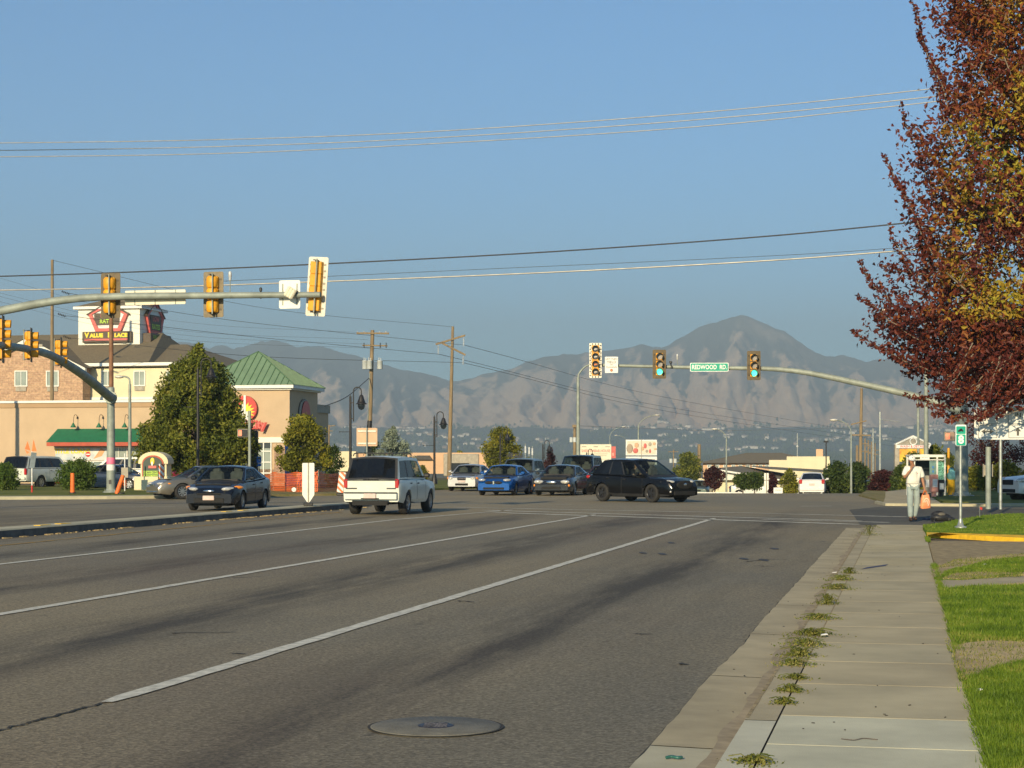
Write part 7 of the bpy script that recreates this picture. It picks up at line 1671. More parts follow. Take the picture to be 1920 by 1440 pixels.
def tree(label, px, Y, py_top, py_bot, prof, mat, n=90, per=70, ls=.1, cr=.6, trunk='bark', r0=.14, kind='tree', group=None, pyb=None, dz=.9, seed=1, name=None, jit=.25, cat=None):
    """prof: (t, half width in px) from crown bottom (t=0) to the top (t=1)"""
    random.seed(seed); x = PX(px, Y); z0 = gz(x, Y); t = thing(name or kind, label, cat or kind, (x, Y, z0), 0, group); s_ = Y/F
    zb_, zt_ = PZ(py_bot, Y)-z0, PZ(py_top, Y)-z0; cl = []
    while len(cl) < n:
        f = random.random(); R_ = interp(prof, f)*s_
        if random.random() > (R_/(max(p[1] for p in prof)*s_))**1.0+.08: continue
        a = random.uniform(0, 6.283); rr = R_*math.sqrt(random.uniform(.12, 1.))*random.uniform(1-jit, 1.05); c_r = cr*random.uniform(.6, 1.15)*min(1, .35+R_/ (2*cr)) 
        rr = max(0, rr-c_r*.5); cl.append((Vector((rr*math.cos(a), rr*math.sin(a)*dz, zb_+(zt_-zb_)*f-(c_r*.6 if f > .85 else 0)+(c_r*.5 if f < .1 else 0))), c_r))
    limbs(t, max(.3, zb_+(zt_-zb_)*.25), cl, r0, trunk)
    crown('crown', t, cl, per, ls, mat); return t
tree('big conical dark green tree in front of the tan store', 372, 98, 645, 884, [(0, 60), (.06, 112), (.2, 120), (.4, 100), (.6, 78), (.75, 60), (.88, 32), (1, 5)], 'leaf_green', 430, 170, .10, .60, r0=.2, seed=2, jit=.05)
tree('small leaning yellow-green tree in front of the tan store tower', 571, 97, 768, 888, [(0, 46), (.15, 66), (.4, 60), (.65, 50), (.85, 30), (1, 9)], 'leaf_olive', 95, 120, .09, .42, r0=.09, seed=3, jit=.35)
tree('dark shaded shrub between the tan tower and the white wagon', 622, 104, 828, 915, [(0, 30), (.5, 34), (1, 10)], 'leaf_deep', 26, 110, .08, .4, r0=.06, seed=4, jit=.3)
t = tree('pale blue spruce behind the white wagon', 735, 140, 797, 895, [(0, 52), (.3, 50), (.6, 33), (.85, 16), (1, 3)], 'leaf_spruce', 150, 90, .085, .42, r0=.12, seed=5, jit=.1)
tree('rounded green tree behind the bright blue sedan', 939, 160, 797, 880, [(0, 32), (.2, 42), (.5, 40), (.75, 28), (.92, 14), (1, 6)], 'leaf_olive', 80, 100, .12, .62, r0=.12, seed=6, jit=.3)
tree('dark red spindly tree beside the small hooked lamp', 1032, 168, 838, 880, [(0, 16), (.5, 14), (1, 3)], 'leaf_maroon', 24, 55, .10, .45, r0=.07, seed=7, jit=.4)
tree('round green tree above the nose of the black crossover', 1290, 215, 848, 902, [(0, 30), (.3, 32), (.6, 27), (.85, 16), (1, 6)], 'leaf_green', 70, 90, .15, .7, r0=.15, seed=8)
tree('dark maroon round tree beyond the junction', 1340, 150, 873, 916, [(0, 14), (.3, 24), (.7, 23), (1, 8)], 'leaf_maroon', 44, 90, .10, .42, r0=.06, seed=9)
for i, (px, w_, a_) in enumerate(((1393, 18, 888), (1415, 20, 886))): tree(['left', 'right'][i]+' half of the low clipped green hedge tree pair beyond the junction', px, 138, a_, 916, [(0, 14), (.3, w_), (.8, w_), (1, 9)], 'leaf_deep', 36, 85, .10, .4, r0=.05, seed=20+i, jit=.15)
tree('small dark maroon tree behind the distant median sign', 1447, 146, 884, 926, [(0, 8), (.5, 13), (1, 4)], 'leaf_maroon', 22, 80, .10, .4, r0=.05, seed=12)
tree('light green feathery tree left of the white hatchback', 1480, 130, 877, 930, [(0, 16), (.4, 24), (.8, 16), (1, 4)], 'leaf_olive', 48, 75, .09, .4, r0=.06, seed=13, jit=.35)
tree('broad green tree right of the white hatchback', 1572, 122, 864, 930, [(0, 22), (.3, 42), (.6, 36), (.85, 18), (1, 8)], 'leaf_deep', 90, 95, .10, .5, r0=.1, seed=14, jit=.25)
tree('tall green tree around the foot of the far wooden poles', 1608, 128, 866, 934, [(0, 22), (.4, 30), (.8, 22), (1, 8)], 'leaf_deep', 60, 90, .10, .5, r0=.1, seed=15)
tree('wide dark maroon shrub left of the walking man', 1655, 112, 882, 926, [(0, 24), (.4, 32), (.8, 26), (1, 12)], 'leaf_maroon', 70, 110, .085, .42, kind='shrub', r0=.05, seed=16)
tree('dark green shrub between the maroon shrub and the walking man', 1692, 104, 872, 932, [(0, 26), (.5, 26), (1, 10)], 'leaf_deep', 70, 100, .08, .4, kind='shrub', r0=.05, seed=17)
for i, (px, top_, w_) in enumerate(((1712, 842, 24), (1752, 834, 30), (1776, 846, 22))): tree(['left', 'middle', 'right'][i]+' one of three green bushy trees behind the bus shelter', px, 100+3*i, top_, 926, [(0, w_*.9), (.5, w_), (.85, w_*.6), (1, 6)], 'leaf_green', 80, 90, .085, .45, r0=.08, seed=30+i, group='green trees behind the bus shelter')
for i, (px, top_, w_) in enumerate(((1832, 876, 34), (1884, 868, 40), (1950, 872, 44))): tree(['left', 'middle', 'right'][i]+' one of the low green shrubs behind the white arrow sign posts', px, 92, top_, 912, [(0, w_*.9), (.5, w_), (1, w_*.4)], 'leaf_olive', 60, 100, .08, .42, kind='shrub', r0=.05, seed=40+i, group='shrubs behind the arrow sign')
tree('dark bare-looking purple tree behind the white arrow sign', 1856, 98, 776, 884, [(0, 40), (.3, 74), (.7, 66), (1, 30)], 'leaf_maroon', 80, 60, .07, .6, r0=.16, seed=18, jit=.3)
tree('second purple tree at the right edge behind the arrow sign', 1960, 104, 770, 880, [(0, 40), (.3, 70), (.7, 60), (1, 30)], 'leaf_maroon', 60, 60, .07, .6, r0=.16, seed=19, jit=.3)
tree('feathery green round bush on the grass between the pickup and the grey mast', 145, 93, 860, 916, [(0, 34), (.3, 40), (.7, 34), (1, 20)], 'leaf_grassy', 80, 130, .065, .38, kind='bush', r0=.04, seed=50, jit=.15)
tree('feathery green bush at the far left edge of the picture', 6, 93, 868, 918, [(0, 30), (.4, 34), (.8, 26), (1, 12)], 'leaf_grassy', 60, 120, .065, .38, kind='bush', r0=.04, seed=51, jit=.2)
tree('small yellowish sapling beside the hooked lamp at the traffic island', 793, 128, 872, 904, [(0, 12), (.5, 14), (1, 4)], 'leaf_olive', 20, 60, .08, .35, r0=.03, seed=52, jit=.4)
tree('low olive shrub right of the bright blue sedan', 990, 140, 858, 908, [(0, 20), (.6, 18), (1, 6)], 'leaf_olive', 40, 80, .09, .4, kind='shrub', r0=.04, seed=53)
tree('low reddish shrub beside the tall off-roader', 1026, 142, 872, 905, [(0, 20), (.6, 20), (1, 8)], 'leaf_maroon', 30, 70, .09, .4, kind='shrub', r0=.04, seed=54)
tree('small rounded tree crown peeping over the peach shop roof', 862, 260, 841, 870, [(0, 10), (.5, 11), (1, 4)], 'leaf_olive', 18, 60, .16, .5, r0=.1, seed=55)
tree('blue-green spruce hidden behind the pale spruce', 700, 150, 815, 895, [(0, 26), (.5, 20), (1, 4)], 'leaf_deep', 50, 80, .09, .45, r0=.1, seed=56)

# the big autumn tree at the right
random.seed(101)
Zt = 58.; tx = PX(2090, Zt); bt = thing('pear_tree', 'large red and yellow autumn tree overhanging from the right edge', 'tree', (tx, Zt, .1)); O = Vector((tx, Zt, .1)); S = Zt/F
edge = [(-420, 1850), (-200, 1790), (0, 1738), (120, 1758), (200, 1712), (300, 1668), (430, 1690), (500, 1640), (620, 1628), (690, 1715), (740, 1745), (780, 1800), (810, 1960)]
def rad(z):
    py = HOR-(z+.1-EYE)/S; e_ = interp(edge, py); return max(.4, (2090-e_)*S)
zmin, zmax = PZ(800, Zt), PZ(-430, Zt)
br = B(); lv = []; lf = []; tint = []
def tint_at(p):
    w_ = p+O; px = 960+F*w_.x/w_.y; py = HOR-(w_.z-EYE)/w_.y*F
    n_ = .75*noise.noise(w_*.5)+.75*noise.noise(w_*1.7+Vector((5, 0, 0)))
    yel = sm(1690, 1830, px)*sm(140, 300, py)*(1-sm(560, 660, py))
    yel = max(yel, .58*sm(1840, 1910, px)*(1-sm(0, 400, abs(py-180)))); 
    t_ = .22+.60*yel*sm(-.16, .16, n_)+.16*max(0, n_)
    t_ += .20*sm(1700, 1850, px)*(1-sm(200, 420, py))
    if px < 1700: t_ = min(t_, .30+.12*max(0, n_))
    if py > 600: t_ = min(t_, .30+.25*max(0, n_))
    return max(0, min(1, t_))
def leaf(p, s_):
    if p.z < 3.0+.12*noise.noise(p*2) and p.x > -4.7: return        # browse line above the sign
    leaf_quad(lv, lf, p, s_, .5); t_ = tint_at(p)+random.gauss(0, .05)
    tint.extend([t_]*4)
def spray(b0, tip, r0, dens, rl=.33, sub=True, start=.3):
    """a curved leafy shoot: leaves gather along its outer part"""
    L_ = (tip-b0).length; mid = b0.lerp(tip, .5)-Vector((0, 0, .10*L_))+Vector((random.gauss(0, .05), random.gauss(0, .05), 0))*L_
    P = []; n_ = 8
    for i in range(n_+1):
        t_ = i/n_; P.append((b0*(1-t_)**2+mid*2*t_*(1-t_)+tip*t_*t_)+Vector((random.gauss(0, .012), random.gauss(0, .012), random.gauss(0, .012)))*L_)
    br.tube(P, [r0*(1-.85*i/n_)+.004 for i in range(n_+1)], 5)
    m_ = int(dens*L_)
    for _ in range(m_):
        t_ = start+(1-start)*random.random(); i = min(n_-1, int(t_*n_)); p = P[i].lerp(P[i+1], t_*n_-i); w_ = rl*(1.05-t_*.75)
        v = Vector((random.gauss(0, 1), random.gauss(0, 1), random.gauss(0, 1))).normalized()*w_*random.random()**.6
        leaf(p+v, random.uniform(.062, .105))
    return P
br.tube([(0, 0, -.2), (.03, 0, 1.2), (0, .05, 2.4), (-.05, 0, 5.2), (0, 0, 11.5), (.1, 0, 19)], [.38, .30, .27, .22, .15, .05], 12)
# main upright limbs
lims = []
for i in range(74):
    f = (i+.5)/74; zb_ = 2.0+f*14.5; a = i*2.399; ztop = zb_+1.6+random.uniform(.8, 5.2); ztop = min(ztop, zmax-.5)
    R_ = rad(ztop)*random.uniform(.70, .93); tip = Vector((R_*math.cos(a), R_*math.sin(a)*.72, ztop)); b0 = Vector((0, 0, zb_))
    P = []
    for k in range(9):
        t_ = k/8; m1 = Vector((tip.x*.55, tip.y*.55, zb_+(ztop-zb_)*.25)); P.append(b0*(1-t_)**2+m1*2*t_*(1-t_)+tip*t_*t_)
    br.tube(P, [.10*(1-.8*k/8) for k in range(9)], 6); lims.append(P)
for P in lims:
    for _ in range(13):
        k = random.uniform(1.5, 7.9); i = int(k); b0 = P[i].lerp(P[min(8, i+1)], k-i); a = random.uniform(0, 6.283)
        out = Vector((b0.x, b0.y/.72, 0)).normalized() if (b0.xy.length > .1) else Vector((1, 0, 0))
        d_ = (out*random.uniform(.1, 1.)+Vector((math.cos(a), math.sin(a), 0))*.8+Vector((0, 0, random.uniform(.25, 1.1)))).normalized(); L_ = random.uniform(1.0, 2.6); tip = b0+d_*L_
        rr = math.hypot(tip.x, tip.y/.72); R_ = rad(tip.z)*random.uniform(.86, 1.0)
        if rr > R_: tip.x *= R_/rr; tip.y *= R_/rr
        tip.z = max(tip.z, 3.5)
        w_ = tip+O; vis = (960+F*w_.x/w_.y) < 2000
        spray(b0, tip, .026, 62 if vis else 20, .46, start=.15)
# leafy filler so the crown closes up away from its edge
for _ in range(7600):
    z = random.uniform(4.0, zmax-1.) if random.random() < .8 else random.uniform(4.0, 6.5); a = random.uniform(0, 6.283); R_ = rad(z)*random.uniform(.06, .93)**.5; c = Vector((R_*math.cos(a), R_*math.sin(a)*.72, z)); w_ = c+O
    if 960+F*w_.x/w_.y > 1975 or c.y > 3.2: continue
    for _k in range(13): leaf(c+Vector((random.gauss(0, .27), random.gauss(0, .27), random.gauss(0, .32))), random.uniform(.05, .13))
# the separate shoots that break the outline on the left
for (bx_, by_, tx_, ty_, yd) in ((1800, 250, 1708, -8, 0), (1810, 210, 1722, 62, .8), (1800, 330, 1748, 120, -.6), (1780, 420, 1692, 196, .3), (1790, 380, 1712, 232, -.8), (1760, 470, 1656, 298, .2), (1750, 480, 1676, 336, -.5), (1740, 560, 1668, 424, .6),
                              (1740, 640, 1607, 488, .2), (1745, 650, 1614, 552, -.6), (1760, 650, 1640, 590, .7), (1770, 700, 1596, 617, 0), (1780, 705, 1634, 644, -.4), (1800, 690, 1665, 668, .5), (1830, 700, 1706, 668, -.2), (1850, 730, 1700, 742, .3), (1850, 740, 1722, 762, -.3),
                              (1870, 760, 1745, 778, .4), (1900, 750, 1772, 790, 0), (1900, 750, 1812, 790, -.5), (1930, 740, 1850, 778, .3), (1960, 745, 1868, 782, -.2), (1980, 740, 1905, 772, .2), (1860, 720, 1742, 722, .8), (1840, 660, 1690, 700, .9)):
    yd -= 3.4*sm(1700, 1780, tx_) if ty_ > 700 else 0; b0 = P3(bx_, by_, Zt-.3+yd)-O; tip = P3(tx_, ty_, Zt-.5+yd)-O; spray(b0, tip, .025, 60, .30, start=.05)
for _ in range(44):
    px = random.uniform(1780, 1990); b0 = P3(px+30, random.uniform(640, 730), Zt+random.uniform(-4.2, -2.6))-O; tip = b0+Vector((random.uniform(-1.2, .3), random.uniform(-.8, .8), random.uniform(-1.5, -.3))); tip.z = max(tip.z, 3.25); spray(b0, tip, .02, 70, .32, start=.0)
br.build('trunk', 'bark_pale', bt)
q = B(); q.add(lv, lf); cr_ = q.build('crown', 'leaf_big', bt); at_ = cr_.data.attributes.new('tint', 'FLOAT', 'POINT'); at_.data.foreach_set('value', tint)
print('big tree leaves', len(lf))

# grass blades on the near lawns
random.seed(55)
MT['blade'] = mk_leaf('grass_blade', [(.1, (.06, .11, .010)), (.4, (.12, .20, .014)), (.7, (.19, .27, .022)), (.95, (.32, .30, .07))], scale=2.2, trans=.35, mixn=.5)
MT['blade_dry'] = mk_leaf('weed_blade', [(.1, (.08, .11, .02)), (.45, (.16, .19, .03)), (.75, (.30, .27, .08)), (.95, (.36, .28, .14))], scale=3, trans=.3, mixn=.6)
def inpoly(x, y, P):
    c = False; j = len(P)-1
    for i in range(len(P)):
        if (P[i][1] > y) != (P[j][1] > y) and x < (P[j][0]-P[i][0])*(y-P[i][1])/(P[j][1]-P[i][1])+P[i][0]: c = not c
        j = i
    return c
bare = lawnpoly([(1740, 1236), (1797, 1250), (1804, 1272), (1830, 1266), (1868, 1251), (1930, 1237), (2010, 1229), (2010, 1207), (1930, 1204), (1860, 1201), (1740, 1206)])
bare2 = [lawnpoly([(1740, 1085), (1740, 1068), (1790, 1051), (1850, 1042), (1990, 1036), (1990, 1041), (1860, 1050), (1810, 1063), (1775, 1071), (1762, 1084)]), lawnpoly([(1764, 1086), (1790, 1076), (1830, 1073), (1900, 1075), (1990, 1070), (1990, 1073), (1900, 1078), (1800, 1086)])]
def blades(name, label, polys, n, h0, h1, w0, yr, mat='blade', avoid=()):
    vs = []; fs = []; c = 0; tries = 0
    while c < n and tries < n*30:
        tries += 1; py = random.uniform(*yr); px = random.uniform(1725, 2010); p = GP(px, py, LZ)
        if not any(inpoly(p.x, p.y, P) for P in polys) or any(inpoly(p.x, p.y, P) for P in avoid): continue
        a = random.uniform(0, 6.28); h = random.uniform(h0, h1)*(1 if random.random() < .97 else 1.8); wd = w0*random.uniform(.7, 1.3)*(1+p.y/30); d_ = Vector((math.cos(a), math.sin(a), 0)); l_ = Vector((random.gauss(0, .35), random.gauss(0, .35), 1)).normalized()*h
        k = len(vs); vs += [p-d_*wd/2, p+d_*wd/2, p+l_]; fs.append((k, k+1, k+2)); c += 1
    q = B(); q.add(vs, fs); tag(q.build(name, mat), label, 'grass', kind='stuff')
blades('grass', 'mown green grass beside the sidewalk', [near_lawn, mid_lawn], 60000, .018, .045, .005, (1096, 1500), avoid=[bare])
blades('grass', 'mown green grass beyond the garden path and round the route sign', [lawnpoly(far_l), lawnpoly(isl)], 34000, .02, .045, .009, (962, 1088), avoid=bare2)
blades('grass', 'dry straw-coloured grass round the bare lawn patch', [lawnpoly([(1770, 1198), (1800, 1278), (1870, 1262), (2000, 1235), (2000, 1200)])], 2600, .012, .035, .006, (1190, 1290), 'blade_dry')
blades('grass', 'dry straw-coloured grass along the path edge', [lawnpoly([(1755, 1086), (1756, 1072), (2000, 1064), (2000, 1076), (1800, 1088)]), lawnpoly([(1748, 1068), (1790, 1050), (1950, 1036), (1950, 1046), (1800, 1062)])], 5000, .012, .035, .008, (1035, 1090), 'blade_dry')
# ragged lawn edge leaning over the walk
vs = []; fs = []
for _ in range(5200):
    u = random.uniform(8.2, 36); 
    if 26.5 < u < 34 or 13.0 < u < 14.3: continue
    p = RD(.395+random.gauss(0, .02), u, LZ-.02); h = random.uniform(.03, .06); a = random.uniform(0, 6.28); d_ = Vector((math.cos(a), math.sin(a), 0)); wd = .006*(1+u/25); k = len(vs)
    vs += [p-d_*wd/2, p+d_*wd/2, p+Vector((random.gauss(-.01, .02), random.gauss(0, .02), h))]; fs.append((k, k+1, k+2))
q = B(); q.add(vs, fs); tag(q.build('grass', 'blade'), 'ragged grass edge along the sidewalk', 'grass', kind='stuff')
# weeds in the kerb seam
MT['leaf_weed'] = mk_leaf('leaf_weed', [(.1, (.07, .10, .015)), (.45, (.15, .17, .025)), (.8, (.26, .24, .06))], scale=3, mixn=.6)
def weed(u, w_, h_, n, tone, label, v=-.74, el=1.):
    t = thing('weed', label, 'weed', RD(v, u, hz(u)), 0, 'weeds growing in the kerb seam'); vs = []; fs = []
    for _ in range(n):
        a = random.uniform(0, 6.28); r_ = abs(random.gauss(0, .5))*w_; p = Vector((math.cos(a)*r_, math.sin(a)*r_*el, random.random()*h_*.7*max(.12, 1-r_/w_*.8))); leaf_quad(vs, fs, p, random.uniform(.006, .015))
    q = B(); q.add(vs, fs); q.build('leaves', tone, t); q = B()
    for _ in range(16):
        a = random.uniform(0, 6.28); r_ = w_*random.uniform(.3, 1); q.tube([(0, 0, 0), (math.cos(a)*r_*.5, math.sin(a)*r_*.5*el, h_*.7), (math.cos(a)*r_, math.sin(a)*r_*el, h_*.5)], .0025, 3)
    q.build('stems', 'blade_dry', t)
ws = [(11.15, .10, .06, 260, 0, 'small green weed nearest the pale kerb end'), (11.75, .11, .07, 300, 0, 'low green weed second from the near end of the seam'), (12.45, .12, .05, 260, 0, 'sparse green weed sprawling third along the seam'), (13.3, .17, .07, 420, 1, 'brownish green weed at the kerb corner'),
      (13.9, .17, .10, 560, 0, 'bright green weed clump fourth along the seam'), (14.7, .22, .09, 650, 1, 'wide tan and green weed mat beside the litter'), (15.6, .24, .09, 700, 0, 'largest green weed mat half way along the seam'), (17.2, .20, .08, 520, 1, 'yellowish weed mat beyond the largest one'),
      (19.0, .16, .16, 480, 0, 'upright green weed with a tall left shoot'), (21.3, .24, .09, 620, 1, 'dry brown weed mat near the driveway ramp'), (22.9, .22, .10, 520, 1, 'far dry weed mat below the kerb bend'), (24.3, .14, .12, 300, 0, 'farthest small green weed before the ramp'), (37, .28, .30, 420, 1, 'tall dry weed where the walk meets the crossing'), (8.93, .13, .06, 420, 0, 'green weed tuft cut by the bottom edge of the picture')]
for u, w_, h_, n, t_, lab in ws: weed(u, w_, h_, n, 'leaf_weed' if t_ == 0 else 'blade_dry', lab, -.74-(.06 if 13 < u < 24 else 0))
# ---------------------------------------------------------------- the walking man
random.seed(9)
def skinned(name, joints, bones, mat, parent=None, sub=2, root=0):
    me = bpy.data.meshes.new(name); names = list(joints); idx = {n: i for i, n in enumerate(names)}
    me.from_pydata([joints[n][0] for n in names], [(idx[a], idx[b_]) for a, b_ in bones], []); me.materials.append(M(mat))
    o = bpy.data.objects.new(name, me); COL.objects.link(o); o.parent = parent
    mod = o.modifiers.new('skin', 'SKIN'); mod.use_smooth_shade = True; sv = me.skin_vertices[0].data if me.skin_vertices else None
    if sv is None:
        import bmesh
        bm = bmesh.new(); bm.from_mesh(me); bm.verts.layers.skin.verify(); bm.to_mesh(me); bm.free(); sv = me.skin_vertices[0].data
    for n in names:
        r_ = joints[n][1]; sv[idx[n]].radius = r_ if hasattr(r_, '__len__') else (r_, r_)
    sv[root].use_root = True
    s_ = o.modifiers.new('sub', 'SUBSURF'); s_.levels = sub; s_.render_levels = sub
    dg = bpy.context.evaluated_depsgraph_get(); ev = o.evaluated_get(dg); m2 = bpy.data.meshes.new_from_object(ev); o.modifiers.clear(); o.data = m2
    m2.materials.clear(); m2.materials.append(M(mat)); m2.polygons.foreach_set('use_smooth', [True]*len(m2.polygons)); return o
def hand_joints(J, Bn, w, d, side, pre, curl=.5, up=Vector((0, 0, 1))):
    """palm and five fingers from wrist joint w along d"""
    w = Vector(w); d = Vector(d).normalized(); a = d.cross(up).normalized() if d.cross(up).length > .1 else Vector((1, 0, 0)); pn = a.cross(d)
    J[pre+'palm'] = (w+d*.05, (.034, .016)); Bn.append((pre+'wrist', pre+'palm'))
    for i, (off, ln) in enumerate(((-.030, .066), (-.010, .076), (.010, .072), (.029, .056))):
        k = pre+'f%d' % i; b0 = w+d*.092+a*off; J[k+'a'] = (b0, .0095); c1 = b0+(d*math.cos(curl*.5)+pn*math.sin(curl*.5)).normalized()*ln*.5; J[k+'b'] = (c1, .0085); c2 = c1+(d*math.cos(curl*1.6)+pn*math.sin(curl*1.6)).normalized()*ln*.5; J[k+'c'] = (c2, .0072)
        Bn += [(pre+'palm', k+'a'), (k+'a', k+'b'), (k+'b', k+'c')]
    t0 = w+d*.035-a*.034*side; J[pre+'t0'] = (t0, .012); t1 = t0+(d*.7-a*.5*side+pn*.3).normalized()*.034; J[pre+'t1'] = (t1, .0095); t2 = t1+(d*.9+pn*.4).normalized()*.028; J[pre+'t2'] = (t2, .008); Bn += [(pre+'palm', pre+'t0'), (pre+'t0', pre+'t1'), (pre+'t1', pre+'t2')]
pl = GP(1712, 976.5, .03); pl.z = .03
man = thing('person', 'walking man in white cap and T-shirt, one hand at his face, orange bag', 'person', pl, 0)
V = Vector; 
# local frame: he faces -Y (towards us); +X is image right (his left)
neck = V((-.02, -.03, 1.44)); headc = V((-.05, -.07, 1.60))
shR, shL = V((-.19, -.01, 1.385)), V((.19, .0, 1.365)); elR = V((-.255, -.12, 1.13)); wrR = V((-.10, -.22, 1.36)); elL = V((.255, .03, 1.09)); wrL = V((.285, -.06, .85))
hpR, hpL = V((-.085, 0, .90)), V((.085, 0, .90)); knR, knL = V((-.10, -.10, .50)), V((.11, .02, .49)); anR, anL = V((-.085, -.08, .085)), V((.05, .10, .10))
J = {'pelvis': (V((0, 0, .93)), (.13, .10)), 'waist': (V((0, -.005, 1.08)), (.125, .09)), 'chest': (V((-.005, -.01, 1.28)), (.155, .10)), 'neckb': (V((-.01, -.02, 1.42)), (.075, .06)), 'neck': (neck+V((-.01, -.015, .04)), .052), 'jaw': (headc+V((0, -.025, -.065)), (.056, .066)), 'head': (headc+V((0, 0, .02)), (.074, .092)), 'crown': (headc+V((0, .01, .085)), (.058, .07)),
     'Rsh': (shR, .052), 'Rel': (elR, .040), 'Rwrist': (wrR, .026), 'Lsh': (shL, .052), 'Lel': (elL, .040), 'Lwrist': (wrL, .026),
     'Rhp': (hpR, .085), 'Rkn': (knR, .056), 'Ran': (anR, .036), 'Lhp': (hpL, .085), 'Lkn': (knL, .056), 'Lan': (anL, .036), 'Rtoe': (anR+V((-.01, -.15, -.05)), .034), 'Ltoe': (anL+V((.0, -.13, -.06)), .034)}
Bn = [('pelvis', 'waist'), ('waist', 'chest'), ('chest', 'neckb'), ('neckb', 'neck'), ('neck', 'jaw'), ('jaw', 'head'), ('head', 'crown'), ('chest', 'Rsh'), ('Rsh', 'Rel'), ('Rel', 'Rwrist'), ('chest', 'Lsh'), ('Lsh', 'Lel'), ('Lel', 'Lwrist'), ('pelvis', 'Rhp'), ('Rhp', 'Rkn'), ('Rkn', 'Ran'), ('pelvis', 'Lhp'), ('Lhp', 'Lkn'), ('Lkn', 'Lan'), ('Ran', 'Rtoe'), ('Lan', 'Ltoe')]
hand_joints(J, Bn, wrR, V((.09, .06, .17)), 1, 'R', .5, V((0, -1, .2))); hand_joints(J, Bn, wrL, V((.0, -.05, -1)), -1, 'L', 1.1, V((0, 1, 0)))
skinned('body', J, Bn, 'skin', man, 2, 0)
# face features
q = B(); fc = headc+V((0, -.09, 0)); q.ball(fc+V((0, -.012, -.005)), (.012, .018, .022), 8); q.ball(headc+V((-.078, .0, -.0)), (.012, .022, .032), 8); q.ball(headc+V((.078, .0, -.0)), (.012, .022, .032), 8); q.build('nose_and_ears', 'skin', man)
q = B(); [q.ball(fc+V((s_*.03, .004, .02)), (.012, .008, .007), 8) for s_ in (-1, 1)]; q.build('eyes', 'sign_black', man); q = B(); q.ball(fc+V((0, .0, -.045)), (.024, .008, .007), 8); q.build('mouth', mk('lips', (.22, .07, .05), .5), man)
MT['hair'] = mk('dark_hair', (.02, .013, .01), .7); q = B(); q.ball(headc+V((0, .03, .01)), (.083, .078, .085), 12); q.build('hair', 'hair', man)
MT['tshirt'] = mk('white_cotton', (.78, .75, .66), .9, 0, .05, 6, .3, 14); MT['jeans'] = mk('pale_jeans', (.30, .36, .34), .9, 0, .14, 7, .4, 40); MT['shoe'] = mk('brown_shoe', (.045, .025, .018), .6)
T = {'hem': (V((0, 0, .80)), (.205, .145)), 'belly': (V((0, -.01, 1.0)), (.185, .122)), 'mid': (V((0, -.01, 1.15)), (.185, .12)), 'chest': (V((-.005, -.01, 1.30)), (.195, .12)), 'col': (V((-.01, -.02, 1.415)), (.09, .075)), 'Rs': (shR+V((.01, 0, .0)), .085), 'Rm': (shR.lerp(elR, .60), .088), 'Re': (shR.lerp(elR, .82), .082), 'Ls': (shL+V((-.01, 0, 0)), .085), 'Lm': (shL.lerp(elL, .60), .088), 'Le': (shL.lerp(elL, .85), .08)}
skinned('tshirt', T, [('hem', 'belly'), ('belly', 'mid'), ('mid', 'chest'), ('chest', 'col'), ('chest', 'Rs'), ('Rs', 'Rm'), ('Rm', 'Re'), ('chest', 'Ls'), ('Ls', 'Lm'), ('Lm', 'Le')], 'tshirt', man, 2, 2)
K = {'p': (V((0, 0, .93)), (.13, .09)), 'Rh': (hpR, .098), 'Rk': (knR, .082), 'Rc': (knR.lerp(anR, .55), .078), 'Ra': (anR+V((0, 0, .0)), .070), 'Lh': (hpL, .098), 'Lk': (knL, .082), 'Lc': (knL.lerp(anL, .55), .078), 'La': (anL, .070)}
skinned('jeans', K, [('p', 'Rh'), ('Rh', 'Rk'), ('Rk', 'Rc'), ('Rc', 'Ra'), ('p', 'Lh'), ('Lh', 'Lk'), ('Lk', 'Lc'), ('Lc', 'La')], 'jeans', man, 2, 0)
for an, s_ in ((anR, -1), (anL, 1)):
    q = B(); q.ball(an+V((s_*.01, -.07, -.045)), (.048, .135, .048), 12); q.ball(an+V((0, .03, -.03)), (.042, .06, .05), 10); q.v = [(x, y, max(z, .004)) for x, y, z in q.v]; q.build('shoe', 'shoe', man)
q = B(); hc = headc+V((0, .0, .045)); q.lathe([(.0, .082), (.04, .078), (.075, .052), (.094, .01), (.097, -.03), (.090, -.032)], c=hc, n=20); q.ball(hc+V((0, 0, .083)), .008, 6)
pts = [hc+V((.085*math.cos(R(k)), -.085*math.sin(R(k))-.075*math.sin(R(k))**1.5, -.030-.025*math.sin(R(k)))) for k in range(10, 171, 16)]; pin = [hc+V((.090*math.cos(R(k)), -.085*math.sin(R(k)), -.024)) for k in range(10, 171, 16)]
n_ = len(pts); q.add(pts+pin, [(i, i+1, n_+i+1, n_+i) for i in range(n_-1)], 0, True); q.build('cap', mk('white_cap', (.72, .70, .66), .85, 0, .05), man); q = B(); q.ball(hc+V((0, -.092, .02)), (.014, .006, .012), 8); q.build('cap_badge', 'sign_black', man)
q = B()
for i in range(5): q.box((-.03+i*.03, -.1355+.002*i, 1.24+.004*i), (.022, .006, .014+.004*(i % 2)))
q.build('shirt_print', 'pinkred', man)
